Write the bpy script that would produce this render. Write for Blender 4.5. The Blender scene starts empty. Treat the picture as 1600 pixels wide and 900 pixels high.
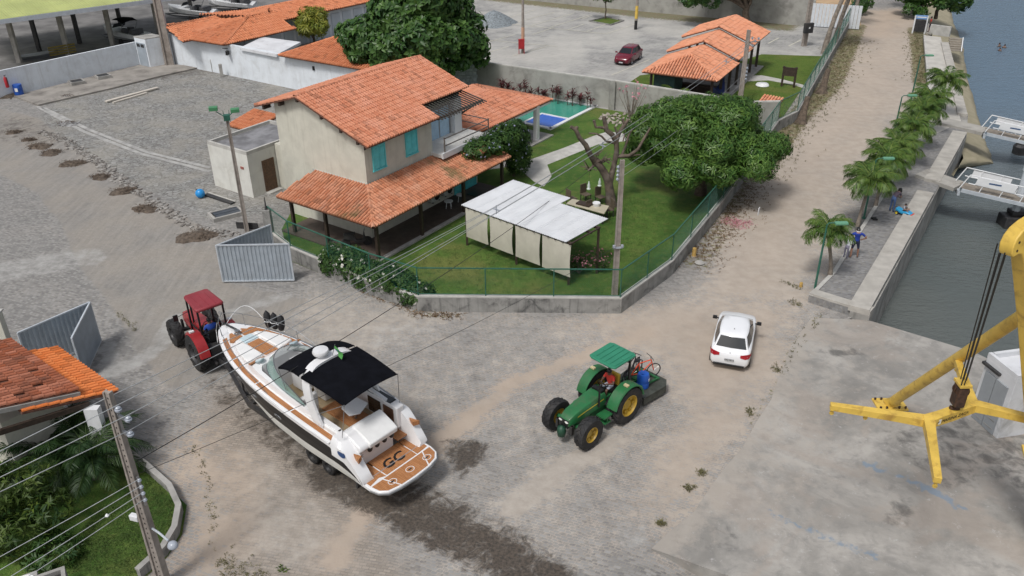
import bpy, bmesh, math, random
import numpy as np
from mathutils import Vector, Matrix, Euler

random.seed(11)
rng = np.random.default_rng(11)
S = bpy.context.scene
COL = S.collection
PI = math.pi
R = math.radians

# ------------------------------------------------------------------ camera
CAMH = 21.0
FPX, PITCH, ROLL = 1315.9, 0.50904, -0.0086766
_cp, _sp = math.cos(PITCH), math.sin(PITCH)
_c, _s = math.cos(ROLL), math.sin(ROLL)
_RI = Vector((_c, _s*_sp, _s*_cp))
_UP = Vector((-_s, _c*_sp, _c*_cp))
_FW = Vector((0, _cp, -_sp))
cam = bpy.data.objects.new('camera', bpy.data.cameras.new('camera'))
COL.objects.link(cam)
cam.data.sensor_width = 36.0
cam.data.lens = FPX/1600*36.0
cam.data.clip_start = 0.5
cam.data.clip_end = 2000
_m = Matrix((_RI, _UP, -_FW)).transposed().to_4x4()
cam.matrix_world = Matrix.Translation((0, 0, CAMH)) @ _m
S.camera = cam

# ------------------------------------------------------------------ light
SUN_EL, SUN_AZ = 58.0, 215.0          # azimuth clockwise from +Y
w = bpy.data.worlds.new("World"); S.world = w; w.use_nodes = True
nt = w.node_tree
bg = nt.nodes['Background']
sky = nt.nodes.new('ShaderNodeTexSky'); sky.sky_type = 'NISHITA'; sky.sun_disc = False
sky.sun_elevation = R(SUN_EL); sky.sun_rotation = R(SUN_AZ)
sky.air_density = 1.2; sky.dust_density = 4.0; sky.ozone_density = 1.0
hs = nt.nodes.new('ShaderNodeHueSaturation'); hs.inputs['Saturation'].default_value = 0.45
nt.links.new(sky.outputs[0], hs.inputs['Color']); nt.links.new(hs.outputs[0], bg.inputs[0])
bg.inputs[1].default_value = 0.082
sl = bpy.data.lights.new('sun', 'SUN'); sl.energy = 1.5; sl.angle = R(12); sl.color = (1, .98, .955)
so = bpy.data.objects.new('sun', sl); COL.objects.link(so)
_az = R(SUN_AZ)
sd = Vector((math.sin(_az)*math.cos(R(SUN_EL)), math.cos(_az)*math.cos(R(SUN_EL)), math.sin(R(SUN_EL))))
so.rotation_euler = sd.to_track_quat('Z', 'Y').to_euler(); so.location = (0, 0, 60)
S.view_settings.view_transform = 'Standard'; S.view_settings.look = 'None'
S.view_settings.exposure = 0.45; S.view_settings.gamma = 1.0
S.view_settings.use_curve_mapping = False
S.render.engine = 'CYCLES'
S.cycles.max_bounces = 6; S.cycles.transparent_max_bounces = 12
S.cycles.caustics_reflective = False; S.cycles.caustics_refractive = False

# ------------------------------------------------------------------ survey helper: photo point on the plane of height z
def G(u, v, z=0.0):
    d = (u-800)/FPX*_RI - (v-450)/FPX*_UP + _FW
    t = (z-CAMH)/d.z
    return Vector((0, 0, CAMH)) + t*d
def g2(u, v, z=0.0):
    p = G(u, v, z); return (p.x, p.y)
def HZ(u, v, x, y):
    d = (u-800)/FPX*_RI - (v-450)/FPX*_UP + _FW
    return CAMH + math.hypot(x, y)/math.hypot(d.x, d.y)*d.z

# ------------------------------------------------------------------ objects
def tag(o, label=None, cat=None, group=None, kind=None):
    if label: o['label'] = label
    if cat: o['category'] = cat
    if group: o['group'] = group
    if kind: o['kind'] = kind
    return o
def thing(name, label, cat, loc=(0, 0, 0), rz=0.0, group=None):
    o = bpy.data.objects.new(name, None); COL.objects.link(o)
    o.empty_display_size = .2
    o.location = loc; o.rotation_euler = (0, 0, rz)
    return tag(o, label, cat, group)
def link(name, me, parent=None):
    o = bpy.data.objects.new(name, me); COL.objects.link(o)
    if parent is not None: o.parent = parent
    return o
def dup(root, loc=None, rz=None, label=None, group=None, scale=None):
    r = root.copy(); COL.objects.link(r)
    if loc is not None: r.location = loc
    if rz is not None: r.rotation_euler = (0, 0, rz)
    if scale is not None: r.scale = (scale,)*3
    if label: r['label'] = label
    if group: r['group'] = group
    for ch in list(root.children):
        c = ch.copy(); COL.objects.link(c); c.parent = r
        for g in list(ch.children):
            d = g.copy(); COL.objects.link(d); d.parent = c
    return r

class MB:
    """collects shapes, then links them as one mesh object"""
    def __init__(s): s.v = []; s.f = []; s.m = []
    def add(s, vs, fs, m=0, M=None):
        b = len(s.v)
        if M is not None: vs = [M @ Vector(p) for p in vs]
        s.v += [tuple(p) for p in vs]
        s.f += [tuple(b+i for i in f) for f in fs]; s.m += [m]*len(fs)
        return s
    def box(s, c, d, m=0, M=None):
        x, y, z = c; a, b, h = d[0]/2, d[1]/2, d[2]/2
        vs = [(x+i*a, y+j*b, z+k*h) for k in (-1, 1) for j in (-1, 1) for i in (-1, 1)]
        return s.add(vs, [(0, 2, 3, 1), (4, 5, 7, 6), (0, 1, 5, 4), (2, 6, 7, 3), (0, 4, 6, 2), (1, 3, 7, 5)], m, M)
    def bar(s, p, q, w_, h=None, m=0, up=(0, 0, 1)):
        p, q = Vector(p), Vector(q); h = h or w_
        d = (q-p); L = d.length; d.normalize()
        u = Vector(up)
        if abs(d.dot(u)) > .98: u = Vector((1, 0, 0))
        sx = d.cross(u).normalized(); uy = sx.cross(d)
        vs = []
        for e in (p, q):
            for i, j in ((-1, -1), (1, -1), (1, 1), (-1, 1)):
                vs.append(e + sx*i*w_/2 + uy*j*h/2)
        return s.add(vs, [(0, 1, 2, 3), (7, 6, 5, 4), (0, 4, 5, 1), (1, 5, 6, 2), (2, 6, 7, 3), (3, 7, 4, 0)], m)
    def tube(s, pts, r, n=8, m=0, cap=True, close=False):
        pts = [Vector(p) for p in pts]; k = len(pts)
        rs = r if hasattr(r, '__len__') else [r]*k
        vs = []; pu = None
        for i, p in enumerate(pts):
            if close: t = pts[(i+1) % k]-pts[i-1]
            else: t = pts[min(i+1, k-1)]-pts[max(i-1, 0)]
            t.normalize()
            if pu is None:
                u = Vector((0, 0, 1)) if abs(t.z) < .9 else Vector((1, 0, 0))
            else: u = pu
            a = t.cross(u).normalized(); b = a.cross(t).normalized(); pu = b
            for j in range(n):
                an = 2*PI*j/n
                vs.append(p + (a*math.cos(an)+b*math.sin(an))*rs[i])
        fs = []
        for i in range(k if close else k-1):
            i2 = (i+1) % k
            for j in range(n):
                j2 = (j+1) % n
                fs.append((i*n+j, i*n+j2, i2*n+j2, i2*n+j))
        if cap and not close:
            fs.append(tuple(range(n-1, -1, -1))); fs.append(tuple((k-1)*n+j for j in range(n)))
        return s.add(vs, fs, m)
    def prism(s, poly, z0, z1, m=0, M=None):
        n = len(poly)
        vs = [(x, y, z0) for x, y in poly]+[(x, y, z1) for x, y in poly]
        fs = [tuple(range(n-1, -1, -1)), tuple(range(n, 2*n))]
        fs += [(i, (i+1) % n, n+(i+1) % n, n+i) for i in range(n)]
        return s.add(vs, fs, m, M)
    def lathe(s, prof, n=16, m=0, M=None, cap=True):
        vs = []; k = len(prof)
        for r_, z in prof:
            for j in range(n):
                a = 2*PI*j/n; vs.append((r_*math.cos(a), r_*math.sin(a), z))
        fs = [(i*n+j, i*n+(j+1) % n, (i+1)*n+(j+1) % n, (i+1)*n+j) for i in range(k-1) for j in range(n)]
        if cap: fs += [tuple(range(n-1, -1, -1)), tuple((k-1)*n+j for j in range(n))]
        return s.add(vs, fs, m, M)
    def loft(s, rows, m=0, M=None, closed=False, caps=False):
        n = len(rows[0]); vs = [p for r_ in rows for p in r_]
        fs = []
        for i in range(len(rows)-1):
            for j in range(n if closed else n-1):
                j2 = (j+1) % n
                fs.append((i*n+j, i*n+j2, (i+1)*n+j2, (i+1)*n+j))
        if caps:
            fs.append(tuple(range(n-1, -1, -1))); fs.append(tuple((len(rows)-1)*n+j for j in range(n)))
        return s.add(vs, fs, m, M)
    def mesh(s, name, mats, smooth=None):
        me = bpy.data.meshes.new(name); me.from_pydata(s.v, [], s.f)
        for mm in (mats if isinstance(mats, (list, tuple)) else [mats]): me.materials.append(mm)
        me.polygons.foreach_set('material_index', s.m)
        bm = bmesh.new(); bm.from_mesh(me); bmesh.ops.recalc_face_normals(bm, faces=bm.faces); bm.to_mesh(me); bm.free()
        if smooth:
            me.shade_smooth(); me.set_sharp_from_angle(angle=R(smooth))
        me.update(); return me
    def build(s, name, mats, parent=None, smooth=None, bevel=0, seg=2, sub=0):
        o = link(name, s.mesh(name, mats, smooth), parent)
        if sub:
            b = o.modifiers.new('sub', 'SUBSURF'); b.levels = sub; b.render_levels = sub
        if bevel:
            b = o.modifiers.new('bevel', 'BEVEL'); b.width = bevel; b.segments = seg; b.limit_method = 'ANGLE'; b.angle_limit = R(35)
            b.harden_normals = False
        return o

def fastmesh(name, V, F, mats, midx=None, tint=None, smooth=False):
    """V (n,3), F (m,k) numpy, one face size"""
    me = bpy.data.meshes.new(name)
    V = np.asarray(V, np.float32); F = np.asarray(F, np.int32); k = F.shape[1]
    me.vertices.add(len(V)); me.vertices.foreach_set('co', V.ravel())
    me.loops.add(F.size); me.loops.foreach_set('vertex_index', F.ravel())
    me.polygons.add(len(F)); me.polygons.foreach_set('loop_start', np.arange(0, F.size, k, dtype=np.int32))
    me.polygons.foreach_set('loop_total', np.full(len(F), k, np.int32))
    for mm in (mats if isinstance(mats, (list, tuple)) else [mats]): me.materials.append(mm)
    if midx is not None: me.polygons.foreach_set('material_index', np.asarray(midx, np.int32))
    me.polygons.foreach_set('use_smooth', np.full(len(F), bool(smooth)))
    me.update(calc_edges=True)
    if tint is not None:
        a = me.attributes.new('tint', 'FLOAT', 'FACE'); a.data.foreach_set('value', np.asarray(tint, np.float32))
    me.validate(); return me

# ------------------------------------------------------------------ materials
def nodes(name):
    m = bpy.data.materials.new(name); m.use_nodes = True
    n = m.node_tree.nodes; b = n['Principled BSDF']
    return m, m.node_tree, n, b
class NT:
    def __init__(s, tree): s.t = tree; s.n = tree.nodes
    def new(s, ty, **kw):
        x = s.n.new(ty)
        for k, v in kw.items():
            if k == 'ins':
                for a, b in v.items(): s.set(x.inputs[a], b)
            else: setattr(x, k, v)
        return x
    def set(s, sock, val):
        if isinstance(val, bpy.types.NodeSocket): s.t.links.new(val, sock)
        elif isinstance(val, bpy.types.Node): s.t.links.new(val.outputs[0], sock)
        else:
            if isinstance(val, (tuple, list)) and len(val) == 3 and sock.type == 'RGBA': val = (*val, 1)
            sock.default_value = val
    def noise(s, vec, scale, detail=4, rough=.55, dist=0.0):
        return s.new('ShaderNodeTexNoise', ins={'Vector': vec, 'Scale': scale, 'Detail': detail, 'Roughness': rough, 'Distortion': dist}).outputs['Fac']
    def math(s, op, a, b=0.0, c=0.0, clamp=False):
        x = s.new('ShaderNodeMath', operation=op, use_clamp=clamp); s.set(x.inputs[0], a); s.set(x.inputs[1], b); s.set(x.inputs[2], c); return x.outputs[0]
    def ramp(s, f, lo, hi, a=0.0, b=1.0):
        x = s.new('ShaderNodeMapRange', interpolation_type='SMOOTHSTEP', ins={0: f, 1: lo, 2: hi, 3: a, 4: b}); return x.outputs[0]
    def mix(s, f, a, b, mode='MIX'):
        x = s.new('ShaderNodeMix', data_type='RGBA', blend_type=mode, clamp_factor=True)
        s.set(x.inputs[0], f); s.set(x.inputs[6], a); s.set(x.inputs[7], b); return x.outputs[2]
    def coords(s, kind='Object'): return s.new('ShaderNodeTexCoord').outputs[kind]
    def pos(s): return s.new('ShaderNodeNewGeometry').outputs['Position']
    def attr(s, name): return s.new('ShaderNodeAttribute', attribute_name=name)
    def bump(s, h, strength=.3, dist=.02): return s.new('ShaderNodeBump', ins={'Height': h, 'Strength': strength, 'Distance': dist}).outputs[0]
def M(name, col, rough=.6, var=.12, scale=3.0, metal=0.0, bump=0.0, bscale=None, dirt=0.0, dcol=(.1, .085, .07), coat=0.0, spec=.5, rnd=0.0, world=True, dscale=.8, streak=0.0):
    m, t, n, b = nodes(name); N = NT(t)
    p = N.pos() if world else N.coords()
    f = N.noise(p, scale, 5)
    c = N.mix(N.ramp(f, .3, .7), tuple(x*(1-var) for x in col), tuple(min(1, x*(1+var)) for x in col))
    if rnd:
        oi = N.new('ShaderNodeObjectInfo').outputs['Random']
        c = N.mix(1.0, c, N.mix(oi, (1-rnd,)*3, (1+rnd,)*3), 'MULTIPLY')
    if dirt:
        d = N.noise(p, dscale, 7, .65, .6)
        c = N.mix(N.math('MULTIPLY', N.ramp(d, .48, .72), dirt), c, dcol)
    if streak:
        sk = N.noise(N.new('ShaderNodeMapping', ins={0: p, 3: (2.6, 2.6, .16)}), 1.6, 6, .7)
        c = N.mix(N.math('MULTIPLY', N.ramp(sk, .5, .75), streak), c, dcol)
    N.set(b.inputs['Base Color'], c)
    b.inputs['Roughness'].default_value = rough; b.inputs['Metallic'].default_value = metal
    b.inputs['Specular IOR Level'].default_value = spec
    if coat: b.inputs['Coat Weight'].default_value = coat; b.inputs['Coat Roughness'].default_value = .06
    if bump: N.set(b.inputs['Normal'], N.bump(N.noise(p, bscale or scale*4, 6), bump))
    return m
def tile_mat(name, c1, c2, c3, moss=0.0, soot=.25):
    m, t, n, b = nodes(name); N = NT(t); p = N.pos()
    tint = N.attr('tint').outputs['Fac']
    c = N.mix(tint, c1, c2)
    c = N.mix(N.ramp(tint, .88, .93, 0, .7), c, tuple(x*.55 for x in c1))
    c = N.mix(N.math('MULTIPLY', N.ramp(N.noise(p, .9, 5, .6), .45, .68), .6), c, c3)
    c = N.mix(N.math('MULTIPLY', N.ramp(N.noise(p, 5, 6, .7), .52, .75), soot), c, (.07, .05, .045))
    if moss: c = N.mix(N.math('MULTIPLY', N.ramp(N.noise(p, .45, 6, .65), .55, .7), moss), c, (.12, .1, .035))
    N.set(b.inputs['Base Color'], c); b.inputs['Roughness'].default_value = .78; b.inputs['Specular IOR Level'].default_value = .3
    N.set(b.inputs['Normal'], N.bump(N.noise(p, 30, 3), .15, .01))
    return m
def leaf_mat(name, a, b_, rough=.5, trans=.25):
    m, t, n, b = nodes(name); N = NT(t)
    tint = N.attr('tint').outputs['Fac']
    c = N.mix(tint, a, b_)
    c = N.mix(N.ramp(N.noise(N.pos(), .7, 3), .35, .7, 0, .35), c, tuple(x*.55 for x in a))
    N.set(b.inputs['Base Color'], c); b.inputs['Roughness'].default_value = rough; b.inputs['Specular IOR Level'].default_value = .35
    tr = N.new('ShaderNodeBsdfTranslucent'); N.set(tr.inputs[0], c)
    mx = N.new('ShaderNodeMixShader', ins={0: trans}); t.links.new(b.outputs[0], mx.inputs[1]); t.links.new(tr.outputs[0], mx.inputs[2])
    t.links.new(mx.outputs[0], n['Material Output'].inputs[0])
    return m

WHITE = M('white_paint', (.72, .73, .74), .5, .05, 2, dirt=.25, dcol=(.42, .40, .36))
PLASTER = M('cream_plaster', (.57, .555, .475), .8, .06, 1.5, bump=.12, bscale=40, dirt=.35, dcol=(.36, .34, .28), streak=.45)
PLASTW = M('pale_plaster', (.63, .625, .58), .8, .05, 1.5, bump=.12, bscale=40, dirt=.4, dcol=(.38, .36, .31), streak=.4)
WALLWHITE = M('whitewash', (.68, .72, .76), .8, .05, 1.0, bump=.1, bscale=20, dirt=.35, dcol=(.40, .40, .39), streak=.4)
CONC = M('grey_concrete', (.33, .32, .3), .85, .18, 1.3, bump=.2, bscale=20, dirt=.6, dcol=(.11, .11, .1))
CONCL = M('pale_concrete', (.46, .45, .42), .85, .12, 1.6, bump=.15, bscale=25, dirt=.4, dcol=(.24, .23, .21))
WALLC = M('weathered_wall_concrete', (.27, .265, .25), .9, .2, 1.2, bump=.25, bscale=14, dirt=.85, dcol=(.05, .05, .05), dscale=1.3, streak=.7)
WOOD = M('dark_wood', (.045, .03, .022), .6, .3, 6, bump=.15)
DOORW = M('brown_door_wood', (.09, .045, .022), .5, .3, 8)
TURQ = M('turquoise_paint', (.12, .60, .64), .45, .08, 4)
GALV = M('galvanised_sheet', (.40, .45, .50), .45, .08, 2, metal=.25, dirt=.2, dcol=(.22, .22, .22))
STEEL = M('steel', (.35, .36, .37), .35, .1, 5, metal=.8)
BLACK = M('black_paint', (.012, .012, .013), .35, .2, 6)
DARK = M('dark_metal', (.03, .03, .032), .5, .3, 6, dirt=.3)
GREENP = M('green_post_paint', (.025, .115, .08), .45, .15, 4)
YEL = M('yellow_crane_paint', (.68, .46, .085), .45, .12, 1.2, dirt=.6, dcol=(.22, .10, .025), dscale=2.2, streak=.25)
RUST = M('rusty_grease', (.05, .025, .015), .6, .5, 8)
RUBBER = M('tyre_rubber', (.016, .016, .017), .75, .35, 5, dirt=.45, dcol=(.085, .075, .065), dscale=3)
GLASS = M('dark_glass', (.01, .013, .016), .06, .1, 2, spec=.7)
BARK = M('bark', (.10, .075, .055), .9, .35, 5, bump=.6, bscale=12)
BARKG = M('grey_bark', (.2, .17, .14), .9, .35, 4, bump=.6, bscale=14)
POLEC = M('pole_concrete', (.30, .265, .235), .85, .15, 4, bump=.2, bscale=30, dirt=.45, dcol=(.14, .11, .09))
PORC = M('insulator_porcelain', (.36, .39, .44), .2, .06, 6)
SKIN = M('skin', (.28, .15, .1), .5, .08, 12)
SKIND = M('dark_skin', (.12, .065, .045), .5, .08, 12)
# ------------------------------------------------------------------ terrain
def PW(pts, z=0.0): return np.array([g2(u, v, z) for u, v in pts])
def sdf(P, poly):
    """signed distance, negative inside"""
    n = len(poly); d = np.full(len(P), 1e9); ins = np.zeros(len(P), bool)
    for i in range(n):
        a, b = poly[i], poly[(i+1) % n]; e = b-a; wv = P-a
        t = np.clip((wv@e)/max(e@e, 1e-9), 0, 1)
        d = np.minimum(d, np.hypot(*(wv-t[:, None]*e).T))
        c = ((a[1] > P[:, 1]) != (b[1] > P[:, 1]))
        with np.errstate(divide='ignore', invalid='ignore'):
            xi = a[0]+(P[:, 1]-a[1])*e[0]/(e[1] if abs(e[1]) > 1e-9 else 1e-9)
        ins ^= c & (P[:, 0] < xi)
    return np.where(ins, -d, d)
def linedist(P, pts):
    d = np.full(len(P), 1e9)
    for a, b in zip(pts[:-1], pts[1:]):
        e = b-a; wv = P-a; t = np.clip((wv@e)/max(e@e, 1e-9), 0, 1)
        d = np.minimum(d, np.hypot(*(wv-t[:, None]*e).T))
    return d
def sm(x, a, b):
    t = np.clip((x-a)/(b-a), 0, 1); return t*t*(3-2*t)
def inside(P, pts, soft): return 1-sm(sdf(P, PW(pts)), -soft/2, soft/2)
def near(P, pts, w_): return 1-sm(linedist(P, PW(pts)), w_*.4, w_)

SHORE = np.array([(16.55, 33.6), (33.6, 59.2), (47.6, 96.0), (58, 125), (75, 170), (200, 800), (900, 800), (900, -200), (60, -200), (30, 15), (22.2, 28.6), (20.4, 31.2)])
xs = np.concatenate([[-900, -400, -200, -120, -90], np.arange(-75, 70, .42), [85, 110, 160, 300, 900]])
ys = np.concatenate([[-200, -60, -20, 0, 6], np.arange(10, 128, .42), [140, 170, 240, 400, 800]])
X, Y = np.meshgrid(xs, ys); P2 = np.stack([X.ravel(), Y.ravel()], 1)
inn = (P2[:, 0] > -80) & (P2[:, 0] < 75) & (P2[:, 1] > 8) & (P2[:, 1] < 130)
A = {k: np.zeros(len(P2)) for k in ('sand', 'lane', 'wet', 'dry', 'conc', 'warm', 'fine', 'herr', 'lot')}
Q = P2[inn]
def put(k, val, mode='max'):
    A[k][inn] = np.maximum(A[k][inn], val) if mode == 'max' else A[k][inn]*(1-val)
inter = inside(Q, [(300, 470), (600, 470), (980, 490), (1260, 480), (1230, 600), (1100, 780), (900, 910), (200, 910), (250, 600)], 4)
put('sand', .33*inter)
put('sand', .8*inside(Q, [(880, 500), (1050, 470), (1260, 470), (1225, 600), (1130, 740), (1040, 860), (960, 800), (1060, 640), (1010, 560)], 5))
put('sand', .62*inside(Q, [(300, 640), (420, 690), (560, 800), (640, 910), (270, 910), (310, 760)], 3))
put('sand', .75*inside(Q, [(300, 690), (345, 720), (380, 800), (400, 910), (300, 910)], 2))
put('sand', .9*near(Q, [(520, 880), (600, 760), (800, 600), (1010, 520)], .5))
put('sand', .7*near(Q, [(800, 790), (880, 730), (960, 690)], .8))
put('sand', .95*inside(Q, [(1100, 470), (1130, 330), (1230, 200), (1345, 15), (1450, 15), (1445, 130), (1300, 330), (1255, 470)], 5))
put('sand', .6*inside(Q, [(420, 470), (560, 455), (660, 490), (720, 500), (560, 560), (470, 530)], 4))
put('warm', inside(Q, [(1325, 70), (1345, 0), (1345, -20), (1450, -20), (1440, 30), (1420, 60)], 8))
put('warm', .55*inside(Q, [(1100, 470), (1130, 330), (1230, 200), (1345, 15), (1450, 15), (1445, 130), (1300, 330), (1200, 560)], 8))
put('warm', .6*inside(Q, [(880, 500), (1050, 470), (1260, 470), (1225, 600), (1130, 740), (1040, 860), (960, 800), (1060, 640), (1010, 560)], 5)); put('warm', .8*near(Q, [(300, 900), (330, 760), (320, 690)], 2.5)); put('warm', .8*near(Q, [(520, 880), (600, 760), (800, 600), (1010, 520)], 1))
put('warm', .5*inside(Q, [(300, 690), (345, 720), (420, 910), (290, 910)], 2))
put('lane', inside(Q, [(-80, 150), (60, 185), (110, 225), (200, 290), (300, 345), (350, 372), (350, 440), (480, 470), (420, 520), (330, 590), (270, 610), (205, 540), (185, 490), (125, 420), (95, 350), (55, 300), (-20, 262), (-80, 240)], 1.6))
put('fine', inside(Q, [(60, 185), (200, 60), (760, 120), (600, 260), (430, 330), (330, 345), (200, 280), (110, 225)], 1.5))
put('lot', inside(Q, [(640, -20), (1300, 20), (1290, 95), (1190, 95), (1000, 140), (950, 175), (760, 135), (640, 120)], 1.2))
put('conc', near(Q, [(165, 585), (215, 565), (250, 540), (265, 515), (275, 497)], .75))
put('conc', near(Q, [(165, 585), (172, 560), (168, 540)], .7))
put('conc', .9*near(Q, [(445, 462), (395, 478), (365, 487)], .8))
put('conc', .6*near(Q, [(40, 165), (110, 200), (200, 240), (330, 270)], .55))
put('conc', .8*near(Q, [(-20, 430), (60, 415), (130, 405)], 2.2))
put('conc', .6*near(Q, [(600, 525), (655, 520)], 1.8))
put('conc', .9*inside(Q, [(965, 815), (990, 805), (1020, 825), (1015, 855), (975, 865), (962, 840)], .4))
put('conc', .42*inside(Q, [(0, 148), (55, 165), (180, 140), (320, 110), (260, 100), (100, 130)], .6)); put('wet', .5*inside(Q, [(60, 140), (180, 125), (330, 108), (260, 98), (100, 128)], 1.5)); put('wet', .45*inside(Q, [(-20, 180), (60, 180), (110, 215), (60, 235), (-20, 220)], 3))
put('wet', .95*inside(Q, [(690, 690), (725, 683), (765, 695), (752, 725), (725, 745), (700, 725)], 1.1))
put('wet', .75*near(Q, [(610, 775), (740, 850), (850, 915)], 1.1)); put('wet', .9*near(Q, [(520, 745), (640, 800), (760, 860), (860, 910)], 1.35))
put('wet', .75*near(Q, [(430, 670), (510, 745), (600, 810), (690, 860)], .45))
put('wet', .6*near(Q, [(600, 760), (690, 800), (800, 860)], 1.5))
for o_ in (-26, 0, 30): put('wet', .8*near(Q, [(560+o_, 742-o_*.5), (690+o_, 812-o_*.5), (830+o_, 905-o_*.5)], .22))
put('wet', .55*near(Q, [(350, 600), (430, 670), (520, 745)], 1.4))
put('wet', .5*near(Q, [(260, 80), (180, 125), (350, 105)], 3))
put('dry', .8*near(Q, [(1340, 40), (1300, 130), (1240, 190), (1215, 225), (1180, 270)], 1.6))
put('dry', .55*near(Q, [(1170, 260), (1130, 330), (1105, 380), (1085, 410)], 1.6))
put('dry', .85*near(Q, [(1432, 45), (1440, 90), (1443, 130)], 1.5))
put('dry', .5*near(Q, [(1440, 150), (1420, 200), (1380, 260)], 1.2))
put('dry', .9*inside(Q, [(640, -12), (1000, 28), (1240, 50), (1260, 35), (1000, 8), (800, -20)], 3))
put('dry', .45*near(Q, [(570, 452), (650, 495), (720, 490)], .5))
put('dry', .5*near(Q, [(190, 490), (215, 520)], .35))
put('dry', .45*near(Q, [(1285, 490), (1250, 530), (1215, 600), (1170, 660)], .35))
put('dry', .4*near(Q, [(300, 690), (325, 740), (330, 780), (335, 850), (345, 880)], .35))
put('herr', inside(Q, [(330, 610), (420, 640), (640, 900), (640, 940), (380, 940), (350, 800), (330, 700)], 1.5))
LX, LY = g2(1120, 905)
z = np.zeros(len(P2))
ds = sdf(P2, SHORE)
z = np.where(ds < .62, -3.2, z)
z -= .0*ds
low = np.exp(-((P2[:, 0]-LX)**2+(P2[:, 1]-LY)**2)/(1.5**2)); z -= np.where(ds > 0, .6*low, 0)
ny, nx = X.shape
idx = np.arange(ny*nx).reshape(ny, nx)
F4 = np.stack([idx[:-1, :-1], idx[:-1, 1:], idx[1:, 1:], idx[1:, :-1]], -1).reshape(-1, 4)

m, t, n, b = nodes('cobbles_and_sand'); N = NT(t)
p = N.pos()
at = {k: N.attr(k).outputs['Fac'] for k in A}
n1 = N.noise(p, .35, 6, .6, .3); n2 = N.noise(p, 1.7, 6, .62); n3 = N.noise(p, 9, 4, .6); n0 = N.noise(p, .09, 3, .5)
wob = N.math('ADD', N.math('MULTIPLY', N.math('SUBTRACT', n1, .5), 1.1), N.math('MULTIPLY', N.math('SUBTRACT', n2, .5), .8))
mp = N.new('ShaderNodeMapping', ins={0: p, 2: (0, 0, .5), 3: (1.0, 1.35, 1)})
wc = N.new('ShaderNodeTexNoise', ins={'Vector': p, 'Scale': 1.1, 'Detail': 3}).outputs['Color']
mpd = N.new('ShaderNodeVectorMath', operation='ADD', ins={0: mp, 1: N.new('ShaderNodeVectorMath', operation='SCALE', ins={0: wc, 3: .32}).outputs[0]}).outputs[0]
bk_ = N.new('ShaderNodeTexBrick', offset=.5, squash=1.0, ins={'Vector': mpd, 'Color1': (0, 0, 0, 1), 'Color2': (1, 1, 1, 1), 'Mortar': (.5, .5, .5, 1), 'Scale': 1.0, 'Mortar Size': .018, 'Mortar Smooth': .5, 'Bias': 0.0, 'Brick Width': .22, 'Row Height': .15})
ve = N.math('SUBTRACT', 1.0, bk_.outputs[1])
sc = N.new('ShaderNodeSeparateColor', ins={0: bk_.outputs[0]}).outputs[0]
stone = N.mix(sc, (.155, .155, .158), (.335, .33, .32))
stone = N.mix(N.ramp(n3, .35, .7), stone, N.mix(.5, stone, (.27, .26, .24)))
sand = N.mix(N.ramp(n2, .3, .7), (.35, .312, .27), (.445, .402, .352))
warm = N.mix(N.ramp(n1, .3, .7), (.385, .30, .228), (.46, .375, .30))
sand = N.mix(N.math('MULTIPLY', at['warm'], N.ramp(n1, .25, .6, .4, 1)), sand, warm)
cover = N.math('ADD', at['sand'], N.math('MULTIPLY', wob, .75))
vis = N.math('ADD', N.math('ADD', N.math('MULTIPLY', sc, -.45), N.math('MULTIPLY', N.math('SUBTRACT', n3, .5), 1.1)), N.math('MULTIPLY', cover, 1.25))
smask = N.math('MULTIPLY', ve, N.ramp(vis, .0, .62, .95, .04))
joint = N.mix(N.ramp(cover, -.2, .45), (.19, .18, .165), sand)
col = N.mix(smask, joint, stone)
# fine setts of the yard
vf = N.new('ShaderNodeTexVoronoi', feature='DISTANCE_TO_EDGE', ins={'Vector': mp, 'Scale': 3.2, 'Randomness': .7}).outputs['Distance']
vfc = N.new('ShaderNodeSeparateColor', ins={0: N.new('ShaderNodeTexVoronoi', feature='F1', ins={'Vector': mp, 'Scale': 3.2, 'Randomness': .7}).outputs['Color']}).outputs[0]
fc = N.mix(N.ramp(vf, .02, .1), (.13, .125, .115), N.mix(vfc, (.2, .2, .195), (.33, .33, .32)))
fc = N.mix(N.ramp(n1, .35, .7), fc, N.mix(.55, fc, (.32, .30, .26)))
col = N.mix(N.ramp(N.math('ADD', at['fine'], N.math('MULTIPLY', wob, .25)), .4, .6), col, fc)
# dusty lane
mp2 = N.new('ShaderNodeMapping', ins={0: p, 2: (0, 0, -.75), 3: (2.2, .25, 1)})
st = N.noise(mp2, 1.2, 6, .65)
lc = N.mix(N.ramp(st, .3, .72), (.215, .203, .188), (.315, .295, .268))
lc = N.mix(N.ramp(n1, .35, .65), lc, N.mix(.5, lc, (.33, .29, .24)))
lc = N.mix(N.math('MULTIPLY', smask, .22), lc, stone)
col = N.mix(N.math('MULTIPLY', N.ramp(N.math('ADD', at['lane'], N.math('MULTIPLY', wob, .35)), .4, .62), .92), col, lc)
# car park paving
gl = N.new('ShaderNodeTexBrick', offset=.5, ins={'Vector': N.new('ShaderNodeMapping', ins={0: p, 2: (0, 0, .55)}), 'Color1': (.27, .27, .265, 1), 'Color2': (.34, .335, .325, 1), 'Mortar': (.2, .2, .19, 1), 'Scale': .5, 'Mortar Size': .02, 'Bias': 0, 'Brick Width': .6, 'Row Height': .4}).outputs[0]
gl = N.mix(N.ramp(n1, .35, .7), gl, (.44, .43, .405)); gl = N.mix(N.ramp(n2, .5, .75, 0, .6), gl, (.17, .17, .165))
gl = N.mix(N.ramp(n0, .42, .62, 0, .55), gl, (.5, .48, .44))
col = N.mix(N.ramp(N.math('ADD', at['lot'], N.math('MULTIPLY', wob, .12)), .42, .58), col, gl)
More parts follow.
